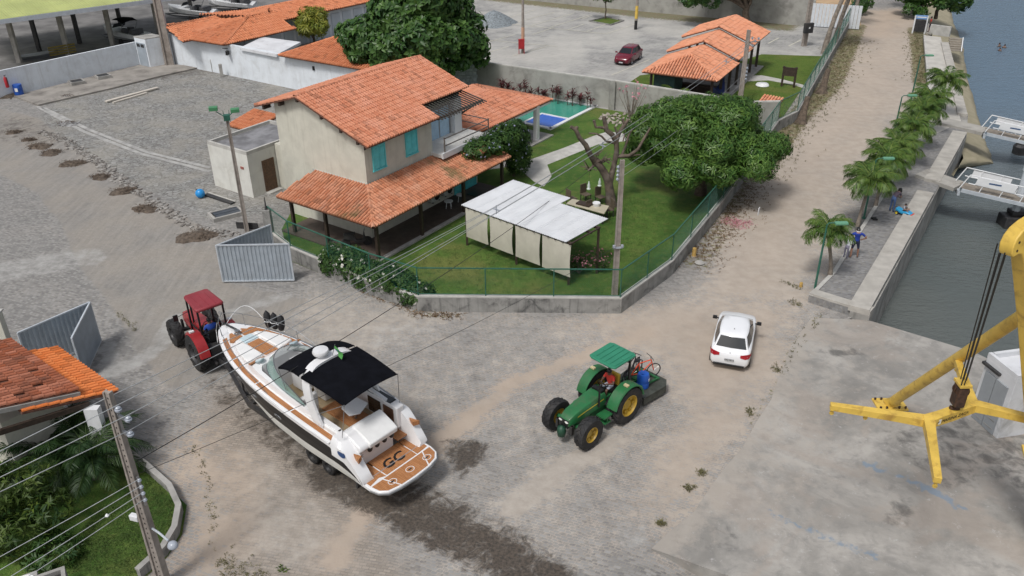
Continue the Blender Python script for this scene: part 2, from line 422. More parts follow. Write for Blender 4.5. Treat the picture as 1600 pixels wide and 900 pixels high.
# herringbone pavers
hb = N.new('ShaderNodeTexBrick', offset=.5, ins={'Vector': N.new('ShaderNodeMapping', ins={0: p, 2: (0, 0, .2)}), 'Color1': (.25, .215, .18, 1), 'Color2': (.36, .31, .26, 1), 'Mortar': (.20, .175, .15, 1), 'Scale': 1.0, 'Mortar Size': .012, 'Brick Width': .24, 'Row Height': .12}).outputs[0]
col = N.mix(N.math('MULTIPLY', at['herr'], N.ramp(N.math('ADD', cover, -.25), .1, .55, .85, 0)), col, hb)
# cement screed strips
cc = N.mix(N.ramp(n2, .3, .7), (.32, .315, .30), (.43, .425, .41))
col = N.mix(N.ramp(N.math('ADD', at['conc'], N.math('MULTIPLY', wob, 1.1)), .5, 1.0, 0, .7), col, cc)
# dry grass
gm = N.math('MULTIPLY', N.ramp(N.math('ADD', at['dry'], N.math('MULTIPLY', N.math('SUBTRACT', N.noise(p, 3.2, 7, .7), .5), 2.0)), .45, .75), N.ramp(at['dry'], .02, .3))
gcol = N.mix(N.ramp(n2, .35, .65), (.16, .115, .06), (.135, .145, .05))
col = N.mix(N.math('MULTIPLY', gm, .85), col, gcol)
# damp silt trails behind the boat
wm = N.ramp(N.math('ADD', at['wet'], N.math('MULTIPLY', N.math('SUBTRACT', N.noise(p, 1.6, 9, .8, .9), .5), 2.2)), .28, .85)
wm = N.math('MULTIPLY', wm, N.ramp(at['wet'], .02, .25))
col = N.mix(N.math('MULTIPLY', wm, .95), col, N.mix(N.ramp(n3, .35, .65), (.04, .033, .027), (.095, .075, .058)))
# broad wear
col = N.mix(N.ramp(n0, .35, .65, .12, 0), col, (.16, .15, .14))
N.set(b.inputs['Base Color'], col)
N.set(b.inputs['Roughness'], N.math('SUBTRACT', .9, N.math('MULTIPLY', wm, .25)))
b.inputs['Specular IOR Level'].default_value = .25
h = N.math('ADD', N.math('MULTIPLY', smask, .5), N.math('MULTIPLY', n3, .5))
N.set(b.inputs['Normal'], N.bump(h, .55, .03))
GROUND = m
me = fastmesh('ground', np.column_stack([P2, z]), F4, GROUND)
for k, v in A.items():
    a = me.attributes.new(k, 'FLOAT', 'POINT'); a.data.foreach_set('value', v.astype(np.float32))
tag(link('ground', me), kind='structure')

# water
m, t, n, b = nodes('harbour_water'); N = NT(t); p = N.pos()
f = N.noise(p, .035, 4, .55, .5)
c = N.mix(N.ramp(f, .3, .7), (.092, .11, .11), (.14, .146, .134))
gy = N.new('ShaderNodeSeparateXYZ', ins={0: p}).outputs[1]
c = N.mix(N.ramp(gy, 45, 80), c, (.11, .17, .235))  # far water turns bluer: the sky's reflection put into the base colour
N.set(b.inputs['Base Color'], c)
b.inputs['Roughness'].default_value = .16; b.inputs['IOR'].default_value = 1.33
mpw = N.new('ShaderNodeMapping', ins={0: p, 2: (0, 0, .6), 3: (1, 2.2, 1)})
hw = N.math('ADD', N.noise(mpw, 2.2, 5, .6, .4), N.math('MULTIPLY', N.noise(mpw, .5, 3, .5), .8))
N.set(b.inputs['Normal'], N.bump(hw, .75, .14))
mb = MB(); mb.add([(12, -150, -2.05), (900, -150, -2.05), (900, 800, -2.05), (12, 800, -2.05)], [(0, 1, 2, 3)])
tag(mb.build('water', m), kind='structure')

# beach between sea wall and water
m, t, n, b = nodes('beach_sand'); N = NT(t); p = N.pos()
c = N.mix(N.ramp(N.noise(p, 1.2, 6), .3, .7), (.26, .235, .155), (.34, .30, .21))
zz = N.new('ShaderNodeSeparateXYZ', ins={0: p}).outputs[2]
c = N.mix(N.ramp(zz, -2.1, -1.9), (.14, .125, .085), c)
N.set(b.inputs['Base Color'], c); b.inputs['Roughness'].default_value = .75
N.set(b.inputs['Normal'], N.bump(N.noise(p, 6, 6), .4))
inner_ = [(31.0, 55.2), (33.4, 58.8), (38.0, 71.0), (43, 84), (47.6, 96), (52, 108), (60, 130)]
outer_ = [g2(1462, 268, -2.05), g2(1555, 255, -2.05), g2(1545, 205, -2.05), g2(1513, 120, -2.05), g2(1506, 70, -2.05), g2(1490, 30, -2.05), (66, 132)]
outer_[2] = g2(1540, 215, -2.05)
rows = []
for k in range(len(inner_)*6-5):
    i, fr = divmod(k, 6); fr /= 6; j = min(i+1, len(inner_)-1)
    a0 = Vector(inner_[i]).lerp(Vector(inner_[j]), fr); o0 = Vector(outer_[i]).lerp(Vector(outer_[j]), fr)
    row = []
    for q in range(9):
        s_ = q/6; pt = a0.lerp(o0, s_)
        zz_ = -1.15-.95*s_**1.3+.04*math.sin(k*1.7+q*2.1)
        row.append((pt.x, pt.y, zz_))
    rows.append(row)
mb = MB(); mb.loft(rows); tag(mb.build('beach', m, smooth=60), kind='structure')

# concrete apron
m, t, n, b = nodes('stained_concrete'); N = NT(t); p = N.pos()
n1 = N.noise(p, .3, 7, .62, .8); n2 = N.noise(p, 1.6, 7, .65, .4); n3 = N.noise(p, 12, 4)
c = N.mix(N.ramp(n1, .32, .68), (.225, .215, .198), (.40, .38, .35))
c = N.mix(N.ramp(n2, .42, .75, 0, .75), c, (.2, .195, .185))
c = N.mix(N.ramp(N.noise(p, .22, 5, .6, 1.0), .5, .62, 0, .55), c, (.335, .29, .25))
c = N.mix(N.ramp(N.noise(p, 2.7, 9, .8), .56, .7, 0, .7), c, (.47, .46, .445))
ap = N.attr('stain').outputs['Fac']
c = N.mix(N.math('MULTIPLY', N.ramp(N.math('ADD', ap, N.math('MULTIPLY', N.math('SUBTRACT', n2, .5), 1.6)), .35, .8), .75), c, (.1, .096, .09))
sy = N.attr('sandy').outputs['Fac']
c = N.mix(N.math('MULTIPLY', N.ramp(N.math('ADD', sy, N.math('MULTIPLY', N.math('SUBTRACT', N.noise(p, 1.3, 8, .75), .5), 3.2)), .3, 1.1), .6), c, (.385, .345, .30))
bl = N.attr('scrape').outputs['Fac']
c = N.mix(N.math('MULTIPLY', N.ramp(N.math('ADD', bl, N.math('MULTIPLY', N.math('SUBTRACT', N.noise(p, 3.5, 6, .7), .5), 2.4)), .5, 1.0), .7), c, (.17, .235, .31))
N.set(b.inputs['Base Color'], c); N.set(b.inputs['Roughness'], N.ramp(n2, .3, .7, .62, .85)); b.inputs['Specular IOR Level'].default_value = .3
N.set(b.inputs['Normal'], N.bump(N.math('ADD', n3, N.math('MULTIPLY', n2, 2)), .25, .02))
APRON = m
ap_poly = [g2(1268, 497), g2(1236, 540), g2(1217, 590), g2(1205, 625), g2(1182, 660), g2(1160, 700), g2(1130, 735), g2(1108, 765), g2(1085, 800), g2(1045, 832), g2(1018, 858), g2(1150, 905), (14, 8), (34, 6), (30, 15), (22.0, 29.2), (20.57, 31.39), (16.9, 34.15)]
# the top is cut along a grid so that stains can follow the place
apn = np.array(ap_poly)
bm = bmesh.new(); bm.faces.new([bm.verts.new((x, y, .03)) for x, y in ap_poly])
for ax, lo_, hi_ in ((0, 5, 34), (1, 6, 35)):
    nv = [0, 0, 0]; nv[ax] = 1
    for q in np.arange(lo_, hi_, .32):
        co = [0, 0, 0]; co[ax] = float(q)
        bmesh.ops.bisect_plane(bm, geom=bm.verts[:]+bm.edges[:]+bm.faces[:], plane_co=co, plane_no=nv)
lay_s = bm.verts.layers.float.new('stain'); lay_b = bm.verts.layers.float.new('scrape'); lay_d = bm.verts.layers.float.new('sandy')
GP = np.array([(v.co.x, v.co.y) for v in bm.verts])
stn = np.maximum.reduce([.9*inside(GP, [(1287, 545), (1340, 545), (1350, 556), (1300, 560)], .8), .7*inside(GP, [(1380, 780), (1440, 770), (1420, 830), (1385, 815)], 1.5), .55*near(GP, [(1530, 690), (1600, 720), (1680, 740)], 3), .5*near(GP, [(1420, 690), (1480, 735)], 1.6), .5*inside(GP, [(1030, 830), (1140, 815), (1180, 850), (1080, 880)], 2)])
scr = np.maximum.reduce([near(GP, [(1350, 725), (1400, 744), (1460, 768), (1500, 795)], .28), .75*near(GP, [(1200, 800), (1280, 838), (1370, 870)], .3), .35*near(GP, [(1270, 705), (1310, 712)], .3)])
sdy = np.maximum(1-sm(linedist(GP, apn[:11]), .0, 2.0), .5*near(GP, [(1200, 700), (1220, 620), (1240, 560)], 5))
for k, v in enumerate(bm.verts): v[lay_s] = stn[k]; v[lay_b] = scr[k]; v[lay_d] = sdy[k]
for f_ in bm.faces:
    if f_.normal.z < 0: f_.normal_flip()
me = bpy.data.meshes.new('concrete_apron'); bm.to_mesh(me); bm.free(); me.materials.append(APRON)
tag(link('concrete_apron', me), kind='structure')
mb = MB(); mb.prism(ap_poly, -3.3, .026); tag(mb.build('apron_slab', APRON), kind='structure')

# promenade
PR_L = [g2(1262, 472), g2(1300, 425, .4), g2(1375, 308, .4), g2(1440, 200, .4), g2(1452, 165, .4), g2(1443, 55, .4)]
PR_R = [(16.85, 34.1), (33.5, 59.4), g2(1502, 185, .5), g2(1482, 70, .5)]
def cobm(name, c1, c2, joint, sc_):
    m, t, n, b = nodes(name); N = NT(t); p = N.pos()
    mp = N.new('ShaderNodeMapping', ins={0: p, 2: (0, 0, -.58), 3: (1, 1.6, 1)})
    e = N.new('ShaderNodeTexVoronoi', feature='DISTANCE_TO_EDGE', ins={'Vector': mp, 'Scale': sc_, 'Randomness': .6}).outputs['Distance']
    cc = N.new('ShaderNodeSeparateColor', ins={0: N.new('ShaderNodeTexVoronoi', feature='F1', ins={'Vector': mp, 'Scale': sc_, 'Randomness': .6}).outputs['Color']}).outputs[0]
    c = N.mix(N.ramp(e, .03, .12), joint, N.mix(cc, c1, c2))
    c = N.mix(N.ramp(N.noise(p, .5, 6), .4, .75, 0, .5), c, joint)
    N.set(b.inputs['Base Color'], c); b.inputs['Roughness'].default_value = .85
    N.set(b.inputs['Normal'], N.bump(e, .5, .03)); return m
PAVE = cobm('promenade_setts', (.14, .14, .145), (.28, .28, .28), (.22, .21, .195), 5.0)
mb = MB(); mb.prism(PR_L+[tuple(x) for x in reversed(PR_R)], -3, .40)
tag(mb.build('promenade', PAVE), kind='structure')
far = [g2(1430, 225, .41), g2(1452, 165, .41), g2(1443, 55, .41), g2(1470, 58, .41), g2(1490, 150, .41), g2(1502, 190, .41)]
m = M('pale_boardwalk_slabs', (.47, .45, .41), .85, .1, 1.2, bump=.2, dirt=.45, dcol=(.27, .25, .22))
mb = MB(); mb.prism(far, .2, .415); tag(mb.build('promenade_slab', m), kind='structure')
# sea wall: end kerb, capping, face
SEAW = M('sea_wall_concrete', (.30, .29, .27), .9, .2, 1.0, bump=.5, bscale=6, dirt=.7, dcol=(.11, .105, .095), dscale=.9)
CAP = M('sea_wall_capping', (.40, .38, .345), .88, .12, 1.5, bump=.2, dirt=.4, dcol=(.24, .22, .19))
swt = thing('sea_wall', 'grey concrete sea wall with broad pale capping along the promenade edge', 'wall', (16.85, 34.1, 0))
def wall_line(mb, pts, wd, z0, z1, m=0, side=1):
    """solid wall along pts; wd towards the left of travel (side=1)"""
    pts = [Vector((p[0], p[1])) for p in pts]; nn = len(pts); off = []
    for i in range(nn):
        d0 = (pts[i]-pts[i-1]).normalized() if i else (pts[1]-pts[0]).normalized()
        d1 = (pts[i+1]-pts[i]).normalized() if i < nn-1 else d0
        nrm = Vector((-(d0+d1).y, (d0+d1).x)).normalized(); k = 1/max(.3, nrm.dot(Vector((-d0.y, d0.x))))
        off.append(pts[i]+nrm*wd*side*k)
    rows = [[(p.x, p.y, z0), (q.x, q.y, z0), (q.x, q.y, z1), (p.x, p.y, z1)] for p, q in zip(pts, off)]
    return mb.loft(rows, m, closed=True, caps=True)
E = Vector((16.85, 34.1))
rel = lambda pts, o=E: [(p[0]-o[0], p[1]-o[1]) for p in pts]
gapA, gapB = Vector((33.5, 59.4)), Vector((16.85, 34.1))
gw1a = gapB.lerp(gapA, .555); gw1b = gapB.lerp(gapA, .63)
mb = MB(); wall_line(mb, rel([PR_R[0], gw1a]), .95, .3, .60); mb.build('capping_block', CAP, swt)
mb = MB(); wall_line(mb, rel([gw1b, gapA]), .95, .3, .60); mb.build('capping_block', CAP, swt)
mb = MB(); wall_line(mb, rel([g2(1512, 178, .55), g2(1482, 66, .55)]), .7, .3, .55); mb.build('capping_block', CAP, swt)
mb = MB(); wall_line(mb, rel([(16.9, 34.04), (33.53, 59.38), g2(1513, 178, .4), g2(1483, 66, .4)]), .9, -3.3, .297); mb.build('wall_face', SEAW, swt)
mb = MB(); wall_line(mb, rel([(16.9, 34.08), PR_L[0]]), -.55, -.6, .52); mb.build('end_kerb', CAP, swt)
mb = MB(); wall_line(mb, rel(PR_L), -.2, -.3, .46); mb.build('edge_kerb', CONCL, swt)

# lawns
def lawn_mat(name, g1, g2_, dry):
    m, t, n, b = nodes(name); N = NT(t); p = N.pos()
    n1 = N.noise(p, .33, 6, .6, .5); n2 = N.noise(p, 2.2, 6, .65); n3 = N.noise(p, 26, 5, .7)
    c = N.mix(N.ramp(n1, .32, .68), g1, g2_)
    c = N.mix(N.ramp(n2, .45, .75, 0, .55), c, dry)
    c = N.mix(N.ramp(N.noise(p, .17, 5, .6), .5, .66, 0, .75), c, dry); c = N.mix(N.ramp(N.noise(p, .9, 7, .7), .56, .72, 0, .6), c, tuple(x*.5 for x in g1))
    c = N.mix(N.ramp(n3, .3, .7), N.mix(.45, c, (.012, .02, .006)), c)
    N.set(b.inputs['Base Color'], c); b.inputs['Roughness'].default_value = .8; b.inputs['Specular IOR Level'].default_value = .2
    N.set(b.inputs['Normal'], N.bump(N.math('ADD', n3, n2), .8, .06)); return m
LAWN = lawn_mat('lawn_grass', (.054, .13, .023), (.115, .205, .038), (.21, .215, .065))
LAWN2 = lawn_mat('mown_grass', (.085, .15, .022), (.12, .185, .03), (.18, .19, .05))
def sheet(name, pts, z, mat, px=True):
    P = [g2(u, v) for u, v in pts] if px else pts
    mb = MB(); mb.add([(x, y, z) for x, y in P], [tuple(range(len(P)))])
    bm = bmesh.new(); me = mb.mesh(name, mat); bm.from_mesh(me); bmesh.ops.triangulate(bm, faces=bm.faces)
    for f_ in bm.faces:
        if f_.normal.z < 0: f_.normal_flip()
    bm.to_mesh(me); bm.free()
    return tag(link(name, me), kind='structure')
FEN = [(-12.02, 40.85), (-7.11, 36.96), (-4.54, 35.34), (5.26, 34.99), (8.4, 38.86), (12.9, 46.99), (20.35, 61.79), (22.49, 64.05), (44.12, 109.43)]
sheet('lawn', [(-12.0, 40.8), (-7.1, 37.0), (-4.5, 35.4), (5.2, 35.1), (8.3, 38.9), (12.8, 47), (19.2, 60.5), (8.3, 67.4), (-2.1, 73.5), (-6, 74), (-4.9, 66.7), (-7.97, 55.5), (-13.5, 47.4), (-13.5, 44.9)], .02, LAWN, px=False)
sheet('kiosk_lawn', [(1130, 148), (1000, 132), (985, 128), (1000, 118), (1160, 95), (1190, 85), (1285, 88), (1300, 70), (1212, 200), (1168, 207)], .02, LAWN2)
sheet('kiosk_path', [(1130, 128), (1160, 128), (1200, 126), (1240, 133), (1260, 140), (1255, 133), (1225, 125), (1190, 118), (1150, 120)], .03, CONCL)
sheet('garden_path', [(745, 268), (790, 262), (812, 265), (835, 285), (850, 292), (862, 276), (855, 258), (880, 248), (935, 226), (985, 220), (1000, 212), (950, 206), (930, 212), (880, 232), (840, 246), (815, 254), (790, 250), (760, 252)], .032, CONCL)
sheet('garden_bed', [(-10, 655), (60, 640), (150, 640), (235, 732), (292, 790), (285, 835), (262, 870), (225, 905), (-10, 905)], .02, LAWN)
# ------------------------------------------------------------------ tiled roofs
TILE_R = tile_mat('clay_tiles', (.51, .19, .105), (.60, .265, .16), (.62, .30, .205))
TILE_V = tile_mat('verandah_clay_tiles', (.46, .175, .09), (.58, .265, .155), (.58, .32, .22), moss=.8, soot=.35)
TILE_N = tile_mat('new_clay_tiles', (.74, .20, .05), (.82, .27, .085), (.76, .24, .08), soot=.08)
TILE_O = tile_mat('old_clay_tiles', (.34, .10, .045), (.52, .21, .13), (.17, .07, .045), soot=.75)
TILE_P = tile_mat('pale_clay_tiles', (.60, .24, .13), (.70, .33, .2), (.64, .29, .18), soot=.12)
TILE_T = tile_mat('orange_clay_tiles', (.54, .185, .085), (.63, .25, .125), (.6, .24, .13), soot=.3)
UNDER = M('gap_shade_under_tiles', (.13, .055, .035), .9, .3, 6)  # dark clay colour paints the shade in the gaps between tile barrels
def tile_template(w_, l, h=.085):
    prof = [(-.385, -.45), (-.31, .5), (-.13, 1.0), (.13, 1.0), (.31, .5), (.385, -.45)]
    V = []
    for yy, dz in ((-l/2, .032), (l/2+.03, .0)):
        for a, b_ in prof: V.append((a*w_, yy, b_*h+dz))
    for a, b_ in prof: V.append((a*w_, -l/2, -.01))
    F = [(i, i+1, 7+i, 6+i) for i in range(5)] + [(12+i, 13+i, 1+i, i) for i in range(5)]
    return np.array(V), np.array(F)
class Roof:
    def __init__(s, parent, name, mat, pitch=(.21, .36), label=None, h=.085):
        s.par = parent; s.mat = mat; s.p = pitch; s.T = []; s.deck = MB(); s.name = name; s.label = label; s.h = h; s.caps = []
    def plane(s, pts, thick=.07, skip=None):
        """pts: eave a, eave b, ..., counter-clockwise from above; first edge is the eave"""
        pts = [Vector(p) for p in pts]
        e = (pts[1]-pts[0]).normalized(); nrm = Vector((0, 0, 0))
        for i in range(1, len(pts)-1): nrm += (pts[i]-pts[0]).cross(pts[i+1]-pts[0])
        nrm.normalize()
        if nrm.z < 0: nrm = -nrm
        u = nrm.cross(e).normalized()
        reg = np.array([((p-pts[0]).dot(e), (p-pts[0]).dot(u)) for p in pts])
        w_, l = s.p
        s0, s1 = reg[:, 0].min(), reg[:, 0].max(); t1 = reg[:, 1].max()
        nc = max(1, round((s1-s0)/w_)); ww = (s1-s0)/nc
        nr = max(1, round(t1/l)); ll = t1/nr
        ss = s0+(np.arange(nc)+.5)*ww; tt = (np.arange(nr)+.5)*ll-.02
        GS, GT = np.meshgrid(ss, tt); Pq = np.stack([GS.ravel(), GT.ravel()], 1)
        ok = sdf(Pq, reg) < .015
        for (a, b_), o in zip(Pq, ok):
            if o and not (skip and skip(a, b_)):
                s.T.append((pts[0]+e*a+u*b_+nrm*.04, e, u, nrm))
        lo = [p-nrm*thick for p in pts]; n = len(pts)
        s.deck.add(pts+lo, [tuple(range(n)), tuple(range(2*n-1, n-1, -1))]+[(i, (i+1) % n, n+(i+1) % n, n+i) for i in range(n)], 0)
        s.ww, s.ll = ww, ll
        return e, u, nrm
    def cap(s, p, q, r=.09): s.caps.append((Vector(p), Vector(q), r))
    def finish(s, n_obj=0, deckmat=None):
        deck = s.deck.build(s.name, deckmat or UNDER, s.par)
        if s.label: deck['label'] = s.label
        V0, F0 = tile_template(s.ww, s.ll, s.h)
        mw = deck.matrix_world
        bpy.context.view_layer.update(); mw = deck.matrix_world.copy()
        cpos = Vector((0, 0, CAMH))
        s.T.sort(key=lambda t: ((mw @ t[0])-cpos).length)
        var = []
        if n_obj:
            for k in range(7):
                var.append(fastmesh('tile', V0, F0, s.mat, tint=np.full(len(F0), (k/6)**1.0)))
        for i, (o, e, u, nr) in enumerate(s.T[:n_obj]):
            a = rng.normal(0, .012)
            e2 = (e*math.cos(a)+u*math.sin(a)); u2 = nr.cross(e2)
            ob = link('tile', var[int(rng.integers(0, 7))], deck)
            mtx = Matrix((e2, u2, nr)).transposed().to_4x4(); mtx.translation = o+nr*rng.uniform(-.006, .008)
            ob.matrix_local = mtx
        rest = s.T[n_obj:]
        if rest:
            O_ = np.array([t[0] for t in rest]); E_ = np.array([t[1] for t in rest]); U_ = np.array([t[2] for t in rest]); N_ = np.array([t[3] for t in rest])
            k = len(rest); ang = rng.normal(0, .012, k)[:, None]
            E2 = E_*np.cos(ang)+U_*np.sin(ang); U2 = U_*np.cos(ang)-E_*np.sin(ang)
            O_ = O_+N_*rng.uniform(-.006, .008, k)[:, None]
            V = O_[:, None]+V0[None, :, 0:1]*E2[:, None]+V0[None, :, 1:2]*U2[:, None]+V0[None, :, 2:3]*N_[:, None]
            F = F0[None]+(np.arange(k)*len(V0))[:, None, None]
            tn = np.repeat(rng.random(k), len(F0))
            tag(link('tile_courses', fastmesh('tile_courses', V.reshape(-1, 3), F.reshape(-1, 4), s.mat, tint=tn), deck), kind='stuff')
        # ridge and hip caps
        if s.caps:
            L = .38; vs = []; fs = []
            for k in range(5):
                a = PI*k/4; vs += [(-L/2-.02, math.cos(a), math.sin(a)), (L/2, .86*math.cos(a), .86*math.sin(a))]
            for k in range(4): fs.append((2*k, 2*k+1, 2*k+3, 2*k+2))
            cvar = [fastmesh('ridge_tile', np.array(vs)*np.array([1, .1, .1]), np.array(fs), s.mat, tint=np.full(4, k/3)) for k in range(4)]
            for p, q, r in s.caps:
                d = (q-p); n = max(1, round(d.length/L)); d.normalize()
                side = Vector((0, 0, 1)).cross(d).normalized(); up = d.cross(side)
                for i in range(n):
                    ob = link('ridge_tile', cvar[int(rng.integers(0, 4))], deck)
                    mtx = Matrix((d, side, up)).transposed().to_4x4(); mtx.translation = p.lerp(q, (i+.5)/n)+up*.0+Vector((0, 0, .02))
                    ob.matrix_local = mtx @ Matrix.Diagonal((1, r/.1, r/.1, 1))
        return deck

# ------------------------------------------------------------------ main house (local x across the front, y along its long side)
YA = 0.60935
HO = Vector((-7.625, 41.848, 0)); BX = Vector((math.cos(YA), -math.sin(YA), 0)); AY = Vector((math.sin(YA), math.cos(YA), 0))
def HW(x, y, z=0): return HO+BX*x+AY*y+Vector((0, 0, z))
house = thing('house', 'two storey cream house with orange tiled roofs, turquoise shutters and a verandah', 'house', HO, -YA)
mb = MB()
def gable(mb, y0, y1, prof):
    n = len(prof)
    vs = [(x, y0, z) for x, z in prof]+[(x, y1, z) for x, z in prof]
    mb.add(vs, [tuple(range(n)), tuple(range(2*n-1, n-1, -1))]+[(i, (i+1) % n, n+(i+1) % n, n+i) for i in range(n)])
gable(mb, 1.15, 6.85, [(-8.05, 0), (-1.2, 0), (-1.2, 5.93), (-5.7, 7.55), (-8.05, 6.83)])
gable(mb, 6.85, 11.2, [(-8.05, 0), (-2.5, 0), (-2.5, 6.39), (-5.7, 7.55), (-8.05, 6.83)])
mb.box((-1.85, 8.9, 1.68), (1.302, 4.6, 3.36))
wall = mb.build('wall', PLASTER, house)
# roofs
r = Roof(house, 'verandah_roof', TILE_V, label='low tiled verandah roof wrapping the corner, mossy in the middle')
c0, c1 = (1.5, -1.4, 2.4), (-1.12, 1.12, 3.3)
r.plane([c0, (1.5, 11.2, 2.4), (-1.12, 11.2, 3.3), c1])
r.plane([(-5.9, -1.4, 2.4), c0, c1, (-5.3, 1.12, 3.3)])
r.cap(c0, c1, .12)
vr = r.finish(300)
r = Roof(house, 'upper_roof', TILE_R, label='upper gabled roof of orange clay tiles with a stepped eave')
sl_ = .365
e1 = (-.5, .72, 5.75); e2 = (-.5, 6.72, 5.75); e3 = (-1.97, 6.72, 6.287); e4 = (-1.97, 11.45, 6.287)
r.plane([e1, e2, e3, e4, (-5.7, 11.45, 7.648), (-5.7, .72, 7.648)])
r.plane([(-9.3, 11.45, 6.55), (-9.3, .72, 6.55), (-5.7, .72, 7.648), (-5.7, 11.45, 7.648)])
r.cap((-5.7, .72, 7.66), (-5.7, 11.45, 7.66), .13)
r.finish(260)
r = Roof(house, 'side_roof', TILE_R, label='lower hipped roof over the open terrace by the pool')
hz, ha, k_ = 2.7, 3.75, 3.6
ap = (-2.4-k_, 22.2-k_, ha); far_ = (-9.6, 22.2, hz); an = (-2.4-k_, 11.25, ha)
r.plane([(-2.4, 11.25, hz), (-2.4, 22.2, hz), ap, an])
r.plane([(-2.4, 22.2, hz), far_, ap])
r.plane([far_, (-9.6, 11.25, hz), an, ap])
r.cap((-2.4, 22.2, hz), ap, .11); r.cap(ap, an, .11)
r.finish(0)
# timber: posts, beams, brackets
for x, y in ((.95, -.65), (.95, 3.0), (.95, 6.95), (.95, 10.95), (-2.9, -.65), (-5.5, -.75)):
    mb = MB(); mb.box((x, y, 1.2), (.17, .17, 2.4)); mb.build('post', WOOD, house)
mb = MB(); mb.bar((.95, -.65, 2.5), (.95, 11.1, 2.5), .14, .18); mb.bar((-5.8, -.7, 2.5), (1.0, -.7, 2.5), .14, .18); mb.build('verandah_beam', WOOD, house)
for x in (-8.6, -7.2, -5.7, -3.9, -2.5, -1.3):
    zz_ = 7.648-(-5.7-x)*.305 if x < -5.7 else 7.648-(x+5.7)*sl_
    mb = MB(); mb.bar((x, .78, zz_-.2), (x, 1.3, zz_-.2), .14, .2); mb.build('rafter_end', WOOD, house)
for y in (1.2, 2.95, 4.0, 6.4):
    mb = MB(); mb.bar((-1.2, y, 5.35), (-1.2, y, 5.85), .09); mb.bar((-1.2, y, 5.4), (-.6, y, 5.72), .08); mb.build('eave_bracket', WOOD, house)
# slab
TERRA = M('brown_floor_tiles', (.075, .055, .045), .6, .2, 3, dirt=.3, dcol=(.15, .13, .11))
mb = MB(); mb.prism([(-6.3, -1.05), (1.1, -1.05), (1.1, 11.3), (-1.22, 11.3), (-1.22, 1.13), (-6.3, 1.13)], .0, .1); mb.build('verandah_floor', TERRA, house)
mb = MB(); mb.prism([(.86, -1.08), (1.15, -1.08), (1.15, 11.32), (.86, 11.32)], .0, .112); mb.build('floor_edge', CONC, house)
mb = MB(); mb.prism([(-9.4, 11.4), (-2.1, 11.4), (-2.1, 22.0), (-9.4, 22.0)], 0, .12); mb.build('terrace_floor', CONC, house)
mb = MB(); mb.box((-2.55, 20.3, 1.35), (.34, .34, 2.7)); mb.build('terrace_column', WHITE, house)
mb = MB(); mb.box((-2.55, 11.6, 1.35), (.34, .34, 2.7)); mb.build('terrace_column', WHITE, house)
mb = MB(); mb.bar((-2.55, 11.5, 2.58), (-2.55, 22.0, 2.58), .22, .2); mb.bar((-2.55, 22.0, 2.58), (-9.4, 22.0, 2.58), .22, .2); mb.build('terrace_beam', WHITE, house)
mb = MB(); mb.box((-6.6, 13.2, 1.3), (5.5, 3.5, 2.6)); mb.build('terrace_room', PLASTER, house)
# skirt course below the upper wall
mb = MB(); mb.box((-3.3, 1.13, 3.36), (4.3, .06, .09)); mb.build('wall_flashing', CONCL, house)
# shutters: frame, two leaves with panels
def shutter(y0, y1, z0, z1, x=-1.2, double=True):
    fr = MB(); yc, zc = (y0+y1)/2, (z0+z1)/2
    fr.box((x+.02, y0, zc), (.1, .08, z1-z0)); fr.box((x+.02, y1, zc), (.1, .08, z1-z0))
    fr.box((x+.02, yc, z0-.03), (.14, y1-y0+.16, .07)); fr.box((x+.02, yc, z1), (.1, y1-y0+.08, .08))
    win = fr.build('window', TURQ, house)
    k = 2 if double else 1
    for i in range(k):
        a = y0+.04+(y1-y0-.08)*i/k; b_ = y0+.04+(y1-y0-.08)*(i+1)/k-.012
        l = MB(); l.box((x+.035, (a+b_)/2, zc), (.04, b_-a, z1-z0-.06)); 
        l.box((x+.065, (a+b_)/2, zc+(z1-z0)*.23), (.02, (b_-a)*.7, (z1-z0)*.36)); l.box((x+.065, (a+b_)/2, zc-(z1-z0)*.24), (.02, (b_-a)*.7, (z1-z0)*.36))
        l.build('shutter', TURQ, win, bevel=.008, seg=1)
shutter(1.75, 2.72, 3.98, 5.32); shutter(4.5, 5.45, 4.0, 5.42)
shutter(8.75, 9.6, .12, 2.2); shutter(9.9, 10.95, .12, 2.2)
shutter(3.0, 4.2, .9, 2.1)
# glazed balcony doors behind pale curtains
CURT = M('pale_blue_curtain', (.42, .58, .72), .7, .08, 3)
dr = MB()
for y in (7.05, 8.05, 9.05, 10.1): dr.box((-2.46, y, 4.45), (.1, .07, 2.0))
dr.box((-2.46, 8.57, 5.45), (.1, 3.1, .07)); dr.box((-2.46, 8.57, 3.47), (.1, 3.1, .06))
d_ = dr.build('balcony_door', M('grey_frame', (.25, .27, .29), .4), house)
for a in (7.09, 8.09, 9.09):
    rows = []
    for zq in (3.5, 4.4, 5.42): rows.append([(-2.44+.025*math.sin(q*1.9), a+.93*q/20, zq) for q in range(21)])
    l = MB(); l.loft(rows); l.build('curtain', CURT, d_, smooth=60)
BALC = M('pale_balcony_tiles', (.66, .65, .62), .6, .06, 3, dirt=.3, dcol=(.4, .37, .33))
mb = MB(); mb.box((-1.35, 9.0, 3.46), (2.2, 4.7, .2)); mb.build('balcony_slab', BALC, house)
mb = MB(); mb.box((-.28, 9.0, 3.49), (.12, 4.72, .34)); mb.build('balcony_edge', WHITE, house)
RAILM = M('brown_rail', (.16, .14, .125), .5, .15, 6)
rl = MB()
for y in (6.9, 11.3): rl.box((-.3, y, 4.1), (.06, .06, .95))
rl.bar((-.3, 6.9, 4.5), (-.3, 11.3, 4.5), .05); rl.bar((-.3, 6.9, 4.05), (-.3, 11.3, 4.05), .05)
rl.bar((-.3, 11.3, 4.5), (-2.45, 11.3, 4.5), .05); rl.bar((-.3, 11.3, 4.05), (-2.45, 11.3, 4.05), .05)
